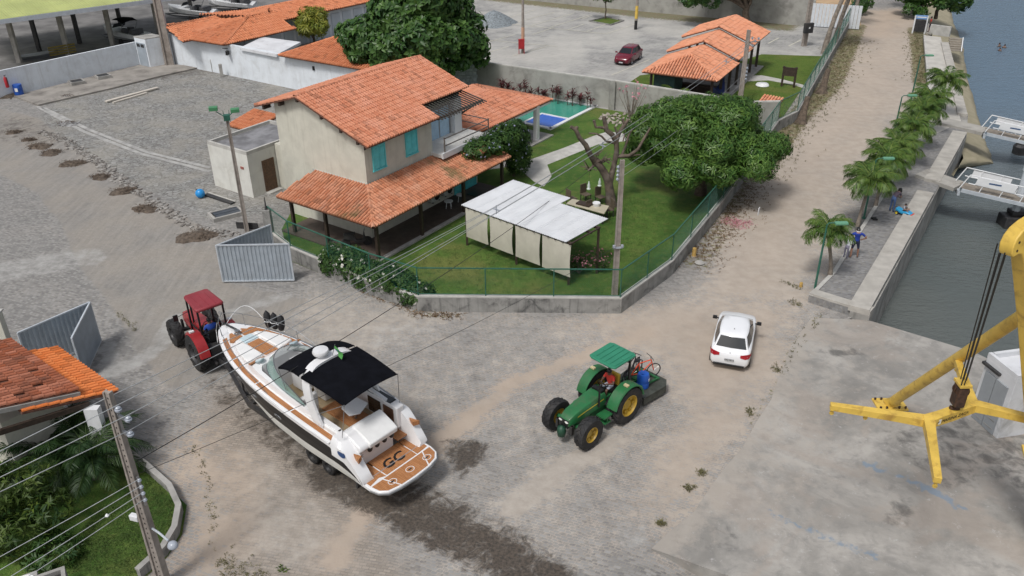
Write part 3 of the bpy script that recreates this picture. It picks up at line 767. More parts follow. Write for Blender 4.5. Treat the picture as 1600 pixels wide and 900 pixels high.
rl.build('balcony_railing', RAILM, house)
mb = MB(); mb.box((-2.3, 10.55, 4.6), (.42, .7, 2.3)); mb.build('balcony_pillar', WHITE, house)
pg = MB(); pg.bar((-2.45, 6.9, 5.98), (-2.45, 11.35, 5.98), .12); pg.bar((-.75, 6.9, 5.62), (-.75, 11.35, 5.62), .1, .13)
pg.bar((-2.25, 11.0, 4.3), (-2.25, 11.0, 5.6), .1); pg.bar((-2.25, 11.0, 4.6), (-.85, 11.0, 5.55), .09)
pgo = pg.build('pergola', WOOD, house)
GREYW = M('grey_timber', (.06, .055, .05), .75, .2, 6)
sl1 = MB(); sl1.bar((-2.5, 0, 6.06), (-.35, 0, 5.64), .045, .07); sme = sl1.mesh('slat', GREYW)
for k in range(17):
    o = link('slat', sme, pgo); o.location = (0, 6.95+k*.27, 0)
# air conditioners on the verandah wall
AC = M('ac_casing', (.62, .62, .6), .5, .05, 3)
def ac(y, label):
    t_ = thing('air_conditioner', label, 'air conditioner', HW(-1.0, y, .55), -YA, 'air conditioner units on the verandah wall')
    mb = MB(); mb.box((0, 0, .3), (.32, .82, .6)); mb.build('casing', AC, t_, bevel=.02)
    mb = MB(); mb.lathe([(.0, 0), (.24, .0), (.25, .02)], 20, M=Matrix.Translation((.165, .1, .3)) @ Matrix.Rotation(PI/2, 4, 'Y')); mb.build('fan_grille', BLACK, t_)
    mb = MB(); mb.box((-.02, -.3, -.03), (.4, .05, .06)); mb.box((-.02, .3, -.03), (.4, .05, .06)); mb.build('bracket', DARK, t_)
ac(6.5, 'left of the two air conditioner units on the shaded verandah wall'); ac(7.75, 'right of the two air conditioner units, beside the turquoise door')
for x_, y_, lab in ((-.2, 6.9, 'white round stool on the verandah floor, nearer the corner'), (-.2, 8.1, 'white round stool on the verandah floor, nearer the turquoise door')):
    t_ = thing('stool', lab, 'stool', HW(x_, y_, .11), 0, 'white stools on the verandah')
    mb = MB(); mb.lathe([(.0, .42), (.27, .42), (.28, .45), (.26, .47), (0, .47)], 16); mb.build('seat', WHITE, t_, smooth=40)
    for k in range(4):
        a = PI/4+k*PI/2; mb = MB(); mb.tube([(.16*math.cos(a), .16*math.sin(a), .42), (.22*math.cos(a), .22*math.sin(a), 0)], .02, 6); mb.build('leg', WHITE, t_)
mb = MB(); mb.box((0, 0, .015), (1.1, .8, .03)); o = mb.build('doormat', BLACK); o.location = HW(.0, 9.6, .1); o.rotation_euler = (0, 0, -YA); tag(o, 'dark doormat in front of the turquoise doors', 'doormat')
# hammock / motorbike-like clutter under the verandah corner
t_ = thing('scooter', 'dark motor scooter parked under the verandah corner', 'scooter', HW(-1.2, -.1, .1), .2)
for k, x in enumerate((-.6, .6)):
    mb = MB(); mb.lathe([(.16, -.05), (.26, -.05), (.27, 0), (.26, .05), (.16, .05)], 16, M=Matrix.Translation((x, 0, .27)) @ Matrix.Rotation(PI/2, 4, 'X')); mb.build('wheel', RUBBER, t_)
mb = MB(); mb.loft([[(-.7, -.1, .55), (-.7, .1, .55), (-.7, .1, .75), (-.7, -.1, .75)], [(-.2, -.15, .4), (-.2, .15, .4), (-.2, .15, .78), (-.2, -.15, .78)], [(.0, -.12, .25), (.0, .12, .25), (.0, .12, .4), (.0, -.12, .4)], [(.35, -.12, .25), (.35, .12, .25), (.35, .12, .4), (.35, -.12, .4)], [(.5, -.16, .4), (.5, .16, .4), (.45, .16, .98), (.45, -.16, .98)]], closed=True, caps=True)
mb.build('body', DARK, t_, smooth=50)
mb = MB(); mb.tube([(.45, -.33, 1.02), (.5, 0, 1.0), (.45, .33, 1.02)], .018, 6); mb.build('handlebar', STEEL, t_)
mb = MB(); mb.box((-.35, 0, .8), (.65, .24, .09)); mb.build('seat', BLACK, t_, bevel=.03)

# ------------------------------------------------------------------ flat-roofed outbuilding with the brown door
anx = thing('outbuilding', 'small cream flat roofed outbuilding with a brown wooden door', 'building', HO, -YA)
mb = MB(); mb.prism([(-15.45, 1.4), (-11.65, 1.4), (-11.65, 6.6), (-15.45, 6.6)], 0, 2.85); mb.build('wall', PLASTW, anx)
pp = MB()
for (a, b_) in (((-15.45, 1.4), (-11.65, 1.4)), ((-11.65, 1.4), (-11.65, 6.6)), ((-15.45, 6.6), (-11.65, 6.6)), ((-15.45, 1.4), (-15.45, 6.6))):
    pass
wall_line(pp, [(-15.45, 1.4), (-11.652, 1.4), (-11.652, 6.6), (-15.45, 6.6), (-15.45, 1.62)], .16, 2.852, 3.07)
pp.build('parapet', CONCL, anx)
mb = MB(); mb.box((-13.5, 4.0, 2.86), (3.45, 4.85, .03)); mb.build('roof_felt', M('stained_roof_felt', (.2, .2, .21), .9, .3, 1.2, dirt=.6, dcol=(.08, .08, .08)), anx)
mb = MB(); mb.box((-11.63, 2.9, 1.08), (.06, .96, 2.16)); dd = mb.build('door', DOORW, anx)
for zq in (.55, 1.15, 1.75):
    mb = MB(); mb.box((-11.595, 2.9, zq), (.03, .62, .42)); mb.build('panel', DOORW, dd, bevel=.01)
mb = MB(); mb.box((-11.45, 2.9, .04), (.5, 1.1, .08)); mb.build('door_step', CONCL, anx)
mb = MB(); mb.box((-12.3, 1.385, 1.9), (.3, .03, .16)); mb.build('meter_plate', M('red_plate', (.3, .1, .08), .5), anx)
r = Roof(anx, 'lean_to_roof', TILE_T, label='small orange tiled roof on the far side of the flat roof')
r.plane([(-18.2, 5.1, 2.55), (-15.6, 5.1, 2.55), (-15.6, 7.6, 3.05), (-18.2, 7.6, 3.05)]); r.finish(0)
mb = MB(); mb.prism([(-11.6, 3.6), (-8.1, 3.6), (-8.1, 6.4), (-11.6, 6.4)], 0, 3.0); mb.build('rear_wall', PLASTER, anx)

# ------------------------------------------------------------------ pool
pool = thing('swimming_pool', 'swimming pool with a green deep end and a small blue paddling corner, white rim', 'swimming pool', HO, -YA)
def water_mat(name, c):
    m, t, n, b = nodes(name); N = NT(t)
    f = N.noise(N.pos(), 3, 5, .6, .6)
    N.set(b.inputs['Base Color'], N.mix(f, tuple(x*.75 for x in c), tuple(min(1, x*1.2) for x in c))); b.inputs['Roughness'].default_value = .12
    N.set(b.inputs['Normal'], N.bump(f, .15, .05)); return m
mb = MB(); mb.box((-6.2, 26.6, .03), (6.1, 6.8, .04)); mb.build('pool_water', water_mat('green_pool_water', (.055, .30, .225)), pool)
mb = MB(); mb.box((-4.45, 24.65, .045), (2.5, 2.6, .04)); mb.build('paddling_water', water_mat('blue_pool_water', (.03, .13, .55)), pool)
mb = MB()
mb.box((-3.12, 26.65, .06), (.3, 7.4, .12)); mb.box((-6.2, 23.2, .06), (6.4, .3, .12)); mb.box((-6.2, 30.05, .06), (6.4, .3, .12)); mb.box((-9.3, 26.65, .06), (.3, 7.4, .12))
mb.box((-4.45, 25.98, .058), (2.6, .2, .115)); mb.box((-5.72, 24.65, .056), (.2, 2.8, .112))
mb.build('pool_rim', WHITE, pool)

# ------------------------------------------------------------------ white sheet-roofed shelter with hanging tarpaulins
A_, B_, C_, D_, E_, F_ = G(720, 320, 2.5), G(795, 284, 2.9), G(907, 315, 2.9), G(895, 325, 2.8), G(949, 343, 2.8), G(892, 381, 2.5)
sh = thing('shelter', 'open garden shelter with a white corrugated sheet roof and beige tarpaulin sides', 'shelter', (0, 41.5, 0))
shl = Vector((0, 41.5, 0))
ROOFW = M('white_roof_sheet', (.60, .615, .635), .45, .05, 1, dirt=.18, dcol=(.45, .44, .43))
ev = (F_-A_); up_ = (B_-A_)
def roofpt(a, b_): return A_+ev*a+up_*b_-shl
def ab(p):
    Mx = np.array([[ev.x, up_.x], [ev.y, up_.y]]); return np.linalg.solve(Mx, [p.x-A_.x, p.y-A_.y])
aD = ab(D_); aE = ab(E_); aC = ab(C_)
ncorr = 64
def sheet_part(a0, a1, b1):
    mb = MB(); n = max(4, int((a1-a0)*ncorr*3)); rows = []
    for b_ in (-.0, b1*.5, b1):
        rows.append([roofpt(a0+(a1-a0)*q/n, b_)+Vector((0, 0, .022*math.sin(2*PI*ncorr*(a0+(a1-a0)*q/n)))) for q in range(n+1)])
    mb.loft(rows)
    rows2 = [[p-Vector((0, 0, .02)) for p in r_] for r_ in rows]
    mb.loft(rows2); return mb.build('roof_sheet', ROOFW, sh, smooth=50)
na = 7; amax = aE[0]
for i in range(na):
    a0, a1 = amax*i/na, amax*(i+1)/na+.004
    sheet_part(a0, a1, aC[1] if a1 < aC[0]-.02 else aD[1])
for (a, b_) in ((.02, .06), (.5, .06), (.965, .06), (.02, .85), (.62, .85), (.98, .62)):
    p = roofpt(a, b_); mb = MB(); mb.box((p.x, p.y, p.z/2-.05), (.12, .12, p.z-.1)); mb.build('post', WOOD, sh)
for b_ in (.05, .45, .62):
    mb = MB(); mb.bar(roofpt(.0, b_)-Vector((0, 0, .1)), roofpt(.99, b_)-Vector((0, 0, .1)), .1, .12); mb.build('beam', WOOD, sh)
for k in range(17):
    a = .01+.98*k/16; mb = MB(); mb.bar(roofpt(a, -.01)-Vector((0, 0, .055)), roofpt(a, .6)-Vector((0, 0, .055)), .06, .06); mb.build('purlin', WOOD, sh)
TARP = M('beige_tarpaulin', (.50, .475, .40), .75, .06, 1.5, bump=.12, bscale=5, dirt=.25, dcol=(.33, .3, .25))
for (a0, a1) in ((.035, .255), (.27, .49), (.51, .735), (.75, .995)):
    rows = []
    for q in range(9):
        zf = q/8
        rows.append([roofpt(a0+(a1-a0)*x/10+.006*math.sin(zf*3)*(1 if x == 0 else -1 if x == 10 else 0), .02)+Vector((.0, 0, -.13-1.75*zf-.1*a0*zf))+Vector((-.02, -.05, 0))*math.sin(zf*PI)*(1+.5*math.sin(x*.9+a0*20)) for x in range(11)])
    mb = MB(); mb.loft(rows); mb.build('tarpaulin', TARP, sh, smooth=60)
# ------------------------------------------------------------------ helpers for vehicles and lettering
def text_mesh(txt, size, mat, extrude=.004, shear=0.0, bold=0.0, align='CENTER'):
    cu = bpy.data.curves.new('lettering', 'FONT'); cu.body = txt; cu.size = size; cu.extrude = extrude; cu.shear = shear; cu.offset = bold
    cu.align_x = align; cu.align_y = 'CENTER'; cu.resolution_u = 3
    o = bpy.data.objects.new('lettering', cu); COL.objects.link(o)
    bpy.context.view_layer.update()
    me = bpy.data.meshes.new_from_object(o.evaluated_get(bpy.context.evaluated_depsgraph_get()))
    bpy.data.objects.remove(o); me.materials.clear(); me.materials.append(mat); return me
def place(o, origin, xdir, ydir):
    xd = Vector(xdir).normalized(); zd = xd.cross(Vector(ydir)).normalized(); yd = zd.cross(xd)
    m_ = Matrix((xd, yd, zd)).transposed().to_4x4(); m_.translation = Vector(origin); o.matrix_local = m_
def ring(r0, r1, n=24, z=0.0, h=.006):
    mb = MB(); mb.lathe([(r0, z), (r0, z+h), (r1, z+h), (r1, z)], n, cap=False); return mb
def wheel(parent, pos, r, w_, rimmat, lugs=0, rim=.58, rimdepth=.3, spin=0.0, name='wheel'):
    """axle along local y; outer face towards sign of pos y"""
    sg = 1 if pos[1] >= 0 else -1
    Mx = Matrix.Translation(pos) @ Matrix.Rotation(-PI/2*sg, 4, 'X')
    tb = MB(); rr = r*rim
    prof = [(rr, -w_*.42), (r*.80, -w_*.5), (r*.93, -w_*.46), (r*(.955 if lugs else 1), -w_*.25), (r*(.96 if lugs else 1), 0), (r*(.955 if lugs else 1), w_*.25), (r*.93, w_*.46), (r*.80, w_*.5), (rr, w_*.42)]
    tb.lathe(prof, 28, M=Mx, cap=False)
    if lugs:
        for i in range(lugs):
            for side in (-1, 1):
                a = 2*PI*(i+(.5 if side > 0 else 0))/lugs
                rows = []
                for s_ in (0.03, .55, 1.0):
                    aa = a+s_*.32; rad = r*(1.0 if s_ < .9 else .93)
                    yy = side*w_*(.02+.47*s_); da = .055
                    rows.append([((rad-.05)*math.cos(aa-da*1.3), (rad-.05)*math.sin(aa-da*1.3), yy), (rad*math.cos(aa-da), rad*math.sin(aa-da), yy), (rad*math.cos(aa+da), rad*math.sin(aa+da), yy), ((rad-.05)*math.cos(aa+da*1.3), (rad-.05)*math.sin(aa+da*1.3), yy)])
                tb.loft(rows, M=Mx, caps=True)
    t_ = tb.build(name, RUBBER, parent, smooth=35)
    rb = MB(); d_ = w_*.5
    rb.lathe([(rr*1.03, d_*.86), (rr*.97, d_*.9), (rr*.88, d_*.55), (rr*.8, d_*.2), (rr*.55, d_*.1), (rr*.45, d_*.35), (rr*.18, d_*.4), (.001, d_*.4)], 24, M=Mx, cap=False)
    rb.lathe([(rr*1.03, -d_*.86), (rr*.9, -d_*.5), (rr*.5, -d_*.2), (.001, -d_*.2)], 24, M=Mx, cap=False)
    if lugs:
        for k in range(6):
            a = k*PI/3; rb.box((rr*.66*math.cos(a), rr*.66*math.sin(a), d_*.28), (.12, .12, .12), M=Mx @ Matrix.Rotation(0, 4, 'Z'))
    rb.build('rim', rimmat, t_, smooth=35)
    return t_
def skin(pts, edges, rad, name, mats, parent=None, regions=None, sub=1, root=0):
    """skinned skeleton -> one continuous mesh; regions: function(centre)->material index"""
    me = bpy.data.meshes.new(name); me.from_pydata([tuple(p) for p in pts], edges, [])
    o = link(name, me)
    md = o.modifiers.new('skin', 'SKIN'); md.use_smooth_shade = True
    sv = me.skin_vertices[0].data
    for i, r_ in enumerate(rad):
        sv[i].radius = (r_, r_) if not hasattr(r_, '__len__') else r_; sv[i].use_root = (i == root)
    if sub: sb = o.modifiers.new('sub', 'SUBSURF'); sb.levels = sub; sb.render_levels = sub
    bpy.context.view_layer.update()
    nm = bpy.data.meshes.new_from_object(o.evaluated_get(bpy.context.evaluated_depsgraph_get()))
    bpy.data.objects.remove(o); bpy.data.meshes.remove(me); nm.name = name
    nm.materials.clear()
    for x in mats: nm.materials.append(x)
    if regions:
        nm.polygons.foreach_set('material_index', [regions(p.center) for p in nm.polygons])
    nm.shade_smooth()
    return link(name, nm, parent)
def cloth(name, c): return M(name, c, .85, .12, 9)
def person(label, loc, rz, J, shirt, short, skin_=SKIN, shoes=None, hair=BLACK, h=1.75, group=None, long_=False, cap_=None):
    """J: joint positions for h=1.75 in local axes (x right, y forward, z up)"""
    t_ = thing('person', label, 'person', loc, rz, group); k = h/1.75
    names = ['pelvis', 'waist', 'chest', 'neck', 'head', 'crown', 'shL', 'elL', 'wrL', 'shR', 'elR', 'wrR', 'hipL', 'knL', 'anL', 'toL', 'hipR', 'knR', 'anR', 'toR']
    P = [Vector(J[n_]) for n_ in names]; ix = {n_: i for i, n_ in enumerate(names)}
    ed = [('pelvis', 'waist'), ('waist', 'chest'), ('chest', 'neck'), ('neck', 'head'), ('head', 'crown'), ('chest', 'shL'), ('shL', 'elL'), ('elL', 'wrL'), ('chest', 'shR'), ('shR', 'elR'), ('elR', 'wrR'), ('pelvis', 'hipL'), ('hipL', 'knL'), ('knL', 'anL'), ('anL', 'toL'), ('pelvis', 'hipR'), ('hipR', 'knR'), ('knR', 'anR'), ('anR', 'toR')]
    ed = [(ix[a], ix[b]) for a, b in ed]
    rad = [(.15, .11), (.14, .10), (.165, .11), .058, (.082, .1), (.07, .08), .075, .05, .032, .075, .05, .032, .092, .062, .042, .03, .092, .062, .042, .03]
    lab = [1, 0, 0, 2, 2, 2, 0, 2, 2, 0, 2, 2, 1, 2 if not long_ else 1, 2 if not long_ else 1, 3, 1, 2 if not long_ else 1, 2 if not long_ else 1, 3]
    for s_ in 'LR':
        wv, e_ = P[ix['wr'+s_]], P[ix['el'+s_]]; d = (wv-e_).normalized()
        sd_ = d.cross(Vector((0, 1, .3))).normalized(); nn = sd_.cross(d)
        P.append(wv+d*.075); pm = len(P)-1; ed.append((ix['wr'+s_], pm)); rad.append((.036, .018)); lab.append(2)
        for q, ln in ((-1.5, .06), (-.5, .075), (.5, .08), (1.5, .07)):
            P.append(P[pm]+d*.03+sd_*.018*q); P.append(P[-1]+d*ln*.5-nn*.006); P.append(P[-1]+d*ln*.5-nn*.018)
            n_ = len(P); ed += [(pm, n_-3), (n_-3, n_-2), (n_-2, n_-1)]; rad += [.0095, .009, .0075]; lab += [2]*3
        P.append(wv+d*.03+sd_*.035); P.append(P[-1]+d*.04+sd_*.018); n_ = len(P); ed += [(ix['wr'+s_], n_-2), (n_-2, n_-1)]; rad += [.011, .009]; lab += [2]*2
    P = [p*k for p in P]; rad = [tuple(x*k for x in r_) if hasattr(r_, '__len__') else r_*k for r_ in rad]
    PA = np.array(P)
    seg = [(PA[a], PA[b], lab[a], lab[b]) for a, b in ed]
    def reg(c):
        c = np.array(c); best = (9, 0)
        for a, b, la, lb in seg:
            e = b-a; L = e@e; tt = min(1, max(0, ((c-a)@e)/L)) if L > 0 else 0
            d = np.linalg.norm(c-a-tt*e)
            if d < best[0]: best = (d, la if tt < (.82 if la == 1 and lb == 2 else .55) else lb)
        return best[1]
    skin(P, ed, rad, 'body', [shirt, short, skin_, shoes or BLACK], t_, reg, sub=1)
    hd = PA[4]; cr = PA[5]; up = Vector(cr-hd).normalized()
    f = Vector(J.get('face', (0, 1, 0))).normalized(); rt = f.cross(up).normalized()
    Mh = Matrix((rt, f, up)).transposed().to_4x4(); Mh.translation = Vector(hd)
    fm = MB()
    for s_ in (-1, 1):
        fm.lathe([(.001, 0), (.013*k, .003), (.001, .012*k)], 8, 0, Mh @ Matrix.Translation((s_*.032*k, .088*k, .03*k)) @ Matrix.Rotation(-PI/2, 4, 'X'))
    fm.box((0, .09*k, -.055*k), (.05*k, .012*k, .012*k), 1, Mh)
    fm.box((0, .1*k, -.012*k), (.025*k, .04*k, .045*k), 2, Mh)
    for s_ in (-1, 1): fm.box((s_*.088*k, 0, 0), (.018*k, .035*k, .055*k), 2, Mh)
    fm.build('face', [BLACK, M('lips', (.3, .1, .09), .5), skin_], t_)
    hm = MB(); rows = []
    for i in range(7):
        ph = PI/2*i/6*1.12
        rows.append([(.098*k*math.cos(PI/2-ph)*math.cos(a), .112*k*math.cos(PI/2-ph)*math.sin(a)-.012*k, .015*k+.128*k*math.sin(PI/2-ph)) for a in [2*PI*q/14 for q in range(14)]])
    hm.loft(rows, closed=True, M=Mh, caps=False); hm.build('hair' if not cap_ else 'cap', cap_ or hair, t_, smooth=60)
    return t_
STAND = dict(pelvis=(0, 0, .96), waist=(0, .01, 1.12), chest=(0, 0, 1.36), neck=(0, .01, 1.5), head=(0, .03, 1.62), crown=(0, .03, 1.71), shL=(-.2, 0, 1.4), elL=(-.26, -.03, 1.13), wrL=(-.27, .07, .9), shR=(.2, 0, 1.4), elR=(.26, -.03, 1.13), wrR=(.27, .07, .9), hipL=(-.1, 0, .9), knL=(-.11, .03, .5), anL=(-.12, 0, .09), toL=(-.13, .17, .04), hipR=(.1, 0, .9), knR=(.11, .03, .5), anR=(.12, 0, .09), toR=(.13, .17, .04))
SIT = dict(pelvis=(0, 0, .1), waist=(0, .0, .27), chest=(0, .05, .5), neck=(0, .08, .64), head=(0, .11, .76), crown=(0, .12, .85), shL=(-.2, .04, .54), elL=(-.27, .16, .3), wrL=(-.15, .4, .36), shR=(.2, .04, .54), elR=(.27, .16, .3), wrR=(.15, .4, .36), hipL=(-.1, .04, .07), knL=(-.17, .45, .12), anL=(-.17, .52, -.32), toL=(-.17, .68, -.38), hipR=(.1, .04, .07), knR=(.17, .45, .12), anR=(.17, .52, -.32), toR=(.17, .68, -.38))

# ------------------------------------------------------------------ motor boat on its trailer
BTH = R(139.0)
boat = thing('motor_boat', 'white motor cruiser with black hull band, teak decks and a black bimini on a trailer', 'boat', (-3.52, 22.42, 0), BTH)
GEL = M('white_gelcoat', (.74, .74, .745), .22, .03, 1.5, coat=.4)
GELB = M('black_gelcoat', (.008, .008, .01), .3, .2, 2, spec=.25)
HULLW = M('cream_hull_bottom', (.73, .73, .69), .45, .06, 1.2, dirt=.2, dcol=(.45, .42, .33))
m, t, n, b = nodes('teak_planks'); N = NT(t); p = N.coords()
wv_ = N.new('ShaderNodeTexWave', wave_type='BANDS', bands_direction='Y', ins={'Vector': p, 'Scale': 5.2, 'Distortion': 0}).outputs['Fac']
c = N.mix(N.ramp(N.noise(N.new('ShaderNodeMapping', ins={0: p, 3: (1, 9, 1)}), 3, 5), .3, .7), (.33, .135, .045), (.46, .21, .085))
c = N.mix(N.ramp(wv_, .04, .0), c, (.10, .05, .03))
N.set(b.inputs['Base Color'], c); b.inputs['Roughness'].default_value = .6
TEAK = m
TAN = M('tan_vinyl', (.36, .27, .16), .55, .08, 4)
VINYL = M('white_vinyl', (.74, .74, .73), .5, .04, 3, bump=.05)
CANVAS = M('black_canvas', (.005, .0055, .008), .95, .25, 3, bump=.12, bscale=6, spec=.08)
ACRYL = M('smoked_acrylic', (.045, .035, .025), .08, .2, 3)
def lerp_tab(x, tab):
    for (a, va), (b_, vb) in zip(tab[:-1], tab[1:]):
        if x <= b_: return va+(vb-va)*max(0, (x-a))/(b_-a)
    return tab[-1][1]
def smt(x, tab):
    return sum(lerp_tab(x+d, tab)*w_ for d, w_ in ((-.35, .25), (0, .5), (.35, .25))) if tab[0][0]+.4 < x < tab[-1][0]-.4 else lerp_tab(x, tab)
BEAM = [(.9, 1.52), (2, 1.58), (4, 1.64), (6, 1.63), (7.5, 1.52), (8.6, 1.33), (9.5, 1.06), (10.2, .78), (10.7, .52), (11.0, .3), (11.12, .06)]
SHEER = [(.9, 2.08), (2, 2.2), (4, 2.36), (6, 2.5), (8, 2.62), (9.5, 2.70), (11.12, 2.76)]
CHB = [(.9, 1.42), (4, 1.48), (6, 1.42), (7.5, 1.2), (8.6, .9), (9.5, .6), (10.2, .34), (10.7, .18), (11.0, .08), (11.12, .02)]
CHZ = [(.9, .98), (4, 1.0), (6, 1.1), (7.5, 1.25), (8.6, 1.45), (9.5, 1.75), (10.2, 2.05), (11.12, 2.6)]
KEZ = [(.9, .58), (6, .56), (7.5, .66), (8.6, .9), (9.5, 1.28), (10.2, 1.75), (11.12, 2.5)]
XS = list(np.linspace(.9, 10.4, 40))+[10.6, 10.8, 10.95, 11.05, 11.12]
hull = MB(); rows = []
for x in XS:
    bb, zs, cb, cz, kz = smt(x, BEAM), smt(x, SHEER), smt(x, CHB), smt(x, CHZ), smt(x, KEZ)
    if x < 2.3: zs = 1.2+(zs-1.2)*((x-.9)/1.4)**.7
    k0 = min(1, max(0, (x-.9)/1.6)); lo = .36 if x > 2.5 else .36+.34*(1-k0)**1.4; hi = .86-.08*(1-k0)
    lo = min(lo, hi-.01)
    half = [(0, kz), (cb*.55, kz+(cz-kz)*.45), (cb, cz)]
    for f_ in (lo*.5, lo, (lo+hi)/2, hi, .9, 1.0):
        half.append((cb+(bb-cb)*f_**.8+.04*math.sin(f_*PI), cz+(zs-cz)*f_))
    rows.append([(x, y, z_) for y, z_ in half])
nh = len(rows[0])
for sg in (1, -1):
    R_ = [[(x, y*sg, z_) for x, y, z_ in r_] for r_ in rows]
    for j in range(nh-1):
        mm = 2 if j < 3 else (1 if 4 <= j <= 5 else (2 if j == 3 else 0))
        hull.loft([[r_[j], r_[j+1]] for r_ in R_], mm)
tr = rows[0]; hull.add([(x, y, z_) for x, y, z_ in tr]+[(x, -y, z_) for x, y, z_ in reversed(tr)], [tuple(range(2*nh))], 0)
bm_o = hull.build('hull', [GEL, GELB, HULLW], boat, smooth=28)
for sg in (1, -1):
    mb = MB(); mb.tube([(x, sg*(smt(x, BEAM)+.015), smt(x, SHEER)) for x in XS if x > 2.2], .035, 6); mb.build('rub_rail', STEEL if sg < 0 else GEL, bm_o, smooth=60)
# portholes
for x in (5.4, 6.9, 8.2):
    for sg in (1, -1):
        f_ = .5; bb, zs, cb, cz = smt(x, BEAM), smt(x, SHEER), smt(x, CHB), smt(x, CHZ)
        y = cb+(bb-cb)*f_**.8+.045; z_ = cz+(zs-cz)*.57
        nrm = Vector((.12, sg, -.25)).normalized()
        mb = MB(); mb.lathe([(.06, .0), (.10, .02), (.115, 0)], 18, M=Matrix.Diagonal((1, 1, 1, 1)))
        o = mb.build('porthole', STEEL, bm_o, smooth=60); place(o, (x, sg*y, z_), (1, 0, .05), nrm.cross(Vector((1, 0, 0)))); o.scale = (2.0, .8, 1)
# deck
def deckz(x): return smt(x, SHEER)+.03
dk = MB(); drow = []
for x in XS:
    bb = smt(x, BEAM); z0 = deckz(x); inside_ = max(.03, bb-.36)
    k1 = min(1, max(0, (x-1.2)/1.0))
    coam = .26*k1 if x < 7.4 else .26*max(0, 1-(x-7.4)/.5)+.11*min(1, max(0, (10.6-x)/2.5))
    if x < 7.15: iw = max(.2, inside_-.2)
    else: iw = inside_*.72
    if 2.2 < x < 7.0: fl = 1.62
    elif x >= 7.0: fl = None
    else: fl = z0-.1
    zc = z0+coam
    if fl is None: fz = zc+.06*min(1, (11.1-x)/2)
    half = [(bb, z0-.03), (bb-.05, z0+.01), (inside_, z0+.012), (inside_-.05 if inside_ > .1 else inside_*.8, zc), (iw, zc+.01), (iw*.98, fl if fl is not None else fz), (0, fl if fl is not None else fz)]
    if x < 2.2 and x > .85: half[5] = (iw*.98, zc+.0); half[6] = (0, zc)
    drow.append([(x, y, z_) for y, z_ in half])
XC = [i for i, x in enumerate(XS) if x >= 2.2]
drow = drow[XC[0]:]
for sg in (1, -1):
    for j in range(6):
        dk.loft([[(r_[j][0], r_[j][1]*sg, r_[j][2]), (r_[j+1][0], r_[j+1][1]*sg, r_[j+1][2])] for r_ in drow], 1 if (j == 5) else 0)
# limit tan to the cockpit floor
for i, f_ in enumerate(dk.f):
    if dk.m[i] == 1 and sum(dk.v[q][0] for q in f_)/len(f_) > 7.0: dk.m[i] = 0
r_ = drow[0]
deck = dk.build('deck', [GEL, TAN], boat, smooth=30)
# stern quarters sweeping down to the platform
for sg in (1, -1):
    rows = []
    for x in np.linspace(2.3, .82, 12):
        k1 = (2.3-x)/1.48; zt = 2.5*(1-k1**1.6)+1.3*k1**1.6; bb = smt(max(.9, x), BEAM)
        wi = .42 if sg > 0 else .3
        rows.append([(x, sg*(bb+.005), min(zt, smt(max(.9, x), SHEER)+.03)*.55+.5), (x, sg*(bb+.01), min(zt-.03, smt(max(.9, x), SHEER)+.05)), (x, sg*(bb-.14), zt), (x, sg*(bb-wi-.12*(1-k1)), zt), (x, sg*(bb-wi-.16), 1.0)])
    mb = MB(); mb.loft(rows, caps=True); mb.build('stern_quarter', GEL, boat, smooth=40)
# swim platform
pl = [(1.35, 1.45), (.55, 1.46), (.2, 1.38), (-.05, 1.15), (-.16, .7), (-.2, 0), (-.16, -.7), (-.05, -1.15), (.2, -1.38), (.55, -1.46), (1.35, -1.45)]
mb = MB(); mb.prism(pl, .98, 1.14); pf = mb.build('swim_platform', GEL, boat, bevel=.03, smooth=40)
mb = MB(); mb.tube([(x-.01, y, 1.03) for x, y in pl[1:-1]], .035, 6); mb.build('platform_rail', STEEL, pf, smooth=60)
def pad(name, pts, z0, z1, mat, par): mb = MB(); mb.prism(pts, z0, z1); return mb.build(name, mat, par)
# teak panels of the platform, split by white joints
pad('teak_panel', [(.62, .62), (.62, -.80), (1.62, -.80), (1.62, .62)], 1.13, 1.15, TEAK, pf)
pad('teak_panel', [(.60, .67), (.72, .9), (.62, 1.36), (1.1, 1.36), (1.35, 1.12), (1.6, 1.1), (1.6, .67)], 1.13, 1.15, TEAK, pf)
pad('teak_panel', [(.62, -.84), (1.62, -.84), (1.6, -1.1), (1.35, -1.16), (1.1, -1.36), (.66, -1.36)], 1.13, 1.15, TEAK, pf)
pad('teak_panel', [(.55, .82), (.56, -1.0), (-.11, -.65), (-.14, 0), (-.12, .6)], 1.13, 1.15, TEAK, pf)
pad('teak_panel', [(.55, .88), (-.10, .66), (0, 1.1), (.22, 1.31), (.55, 1.36)], 1.13, 1.15, TEAK, pf)
pad('teak_panel', [(.56, -1.05), (.56, -1.37), (.22, -1.31), (0, -1.08), (-.09, -.72)], 1.13, 1.15, TEAK, pf)
for y in (.72, -.1, -.92):
    o = ring(.15, .175).build('hatch_ring', GEL, pf); o.location = (.22, y, 1.148); o.scale = (.8, 1, 1)
    o = ring(.0, .09).build('hatch_pull', DARK, pf); o.location = (.22, y, 1.148); o.scale = (.35, 1, 1)
o = link('lettering', text_mesh('GC', .66, BLACK, .002, .25, .016), pf); place(o, (1.0, .0, 1.156), (0, -1, 0), (1, 0, 0)); o.scale = (1.0, .9, 1)
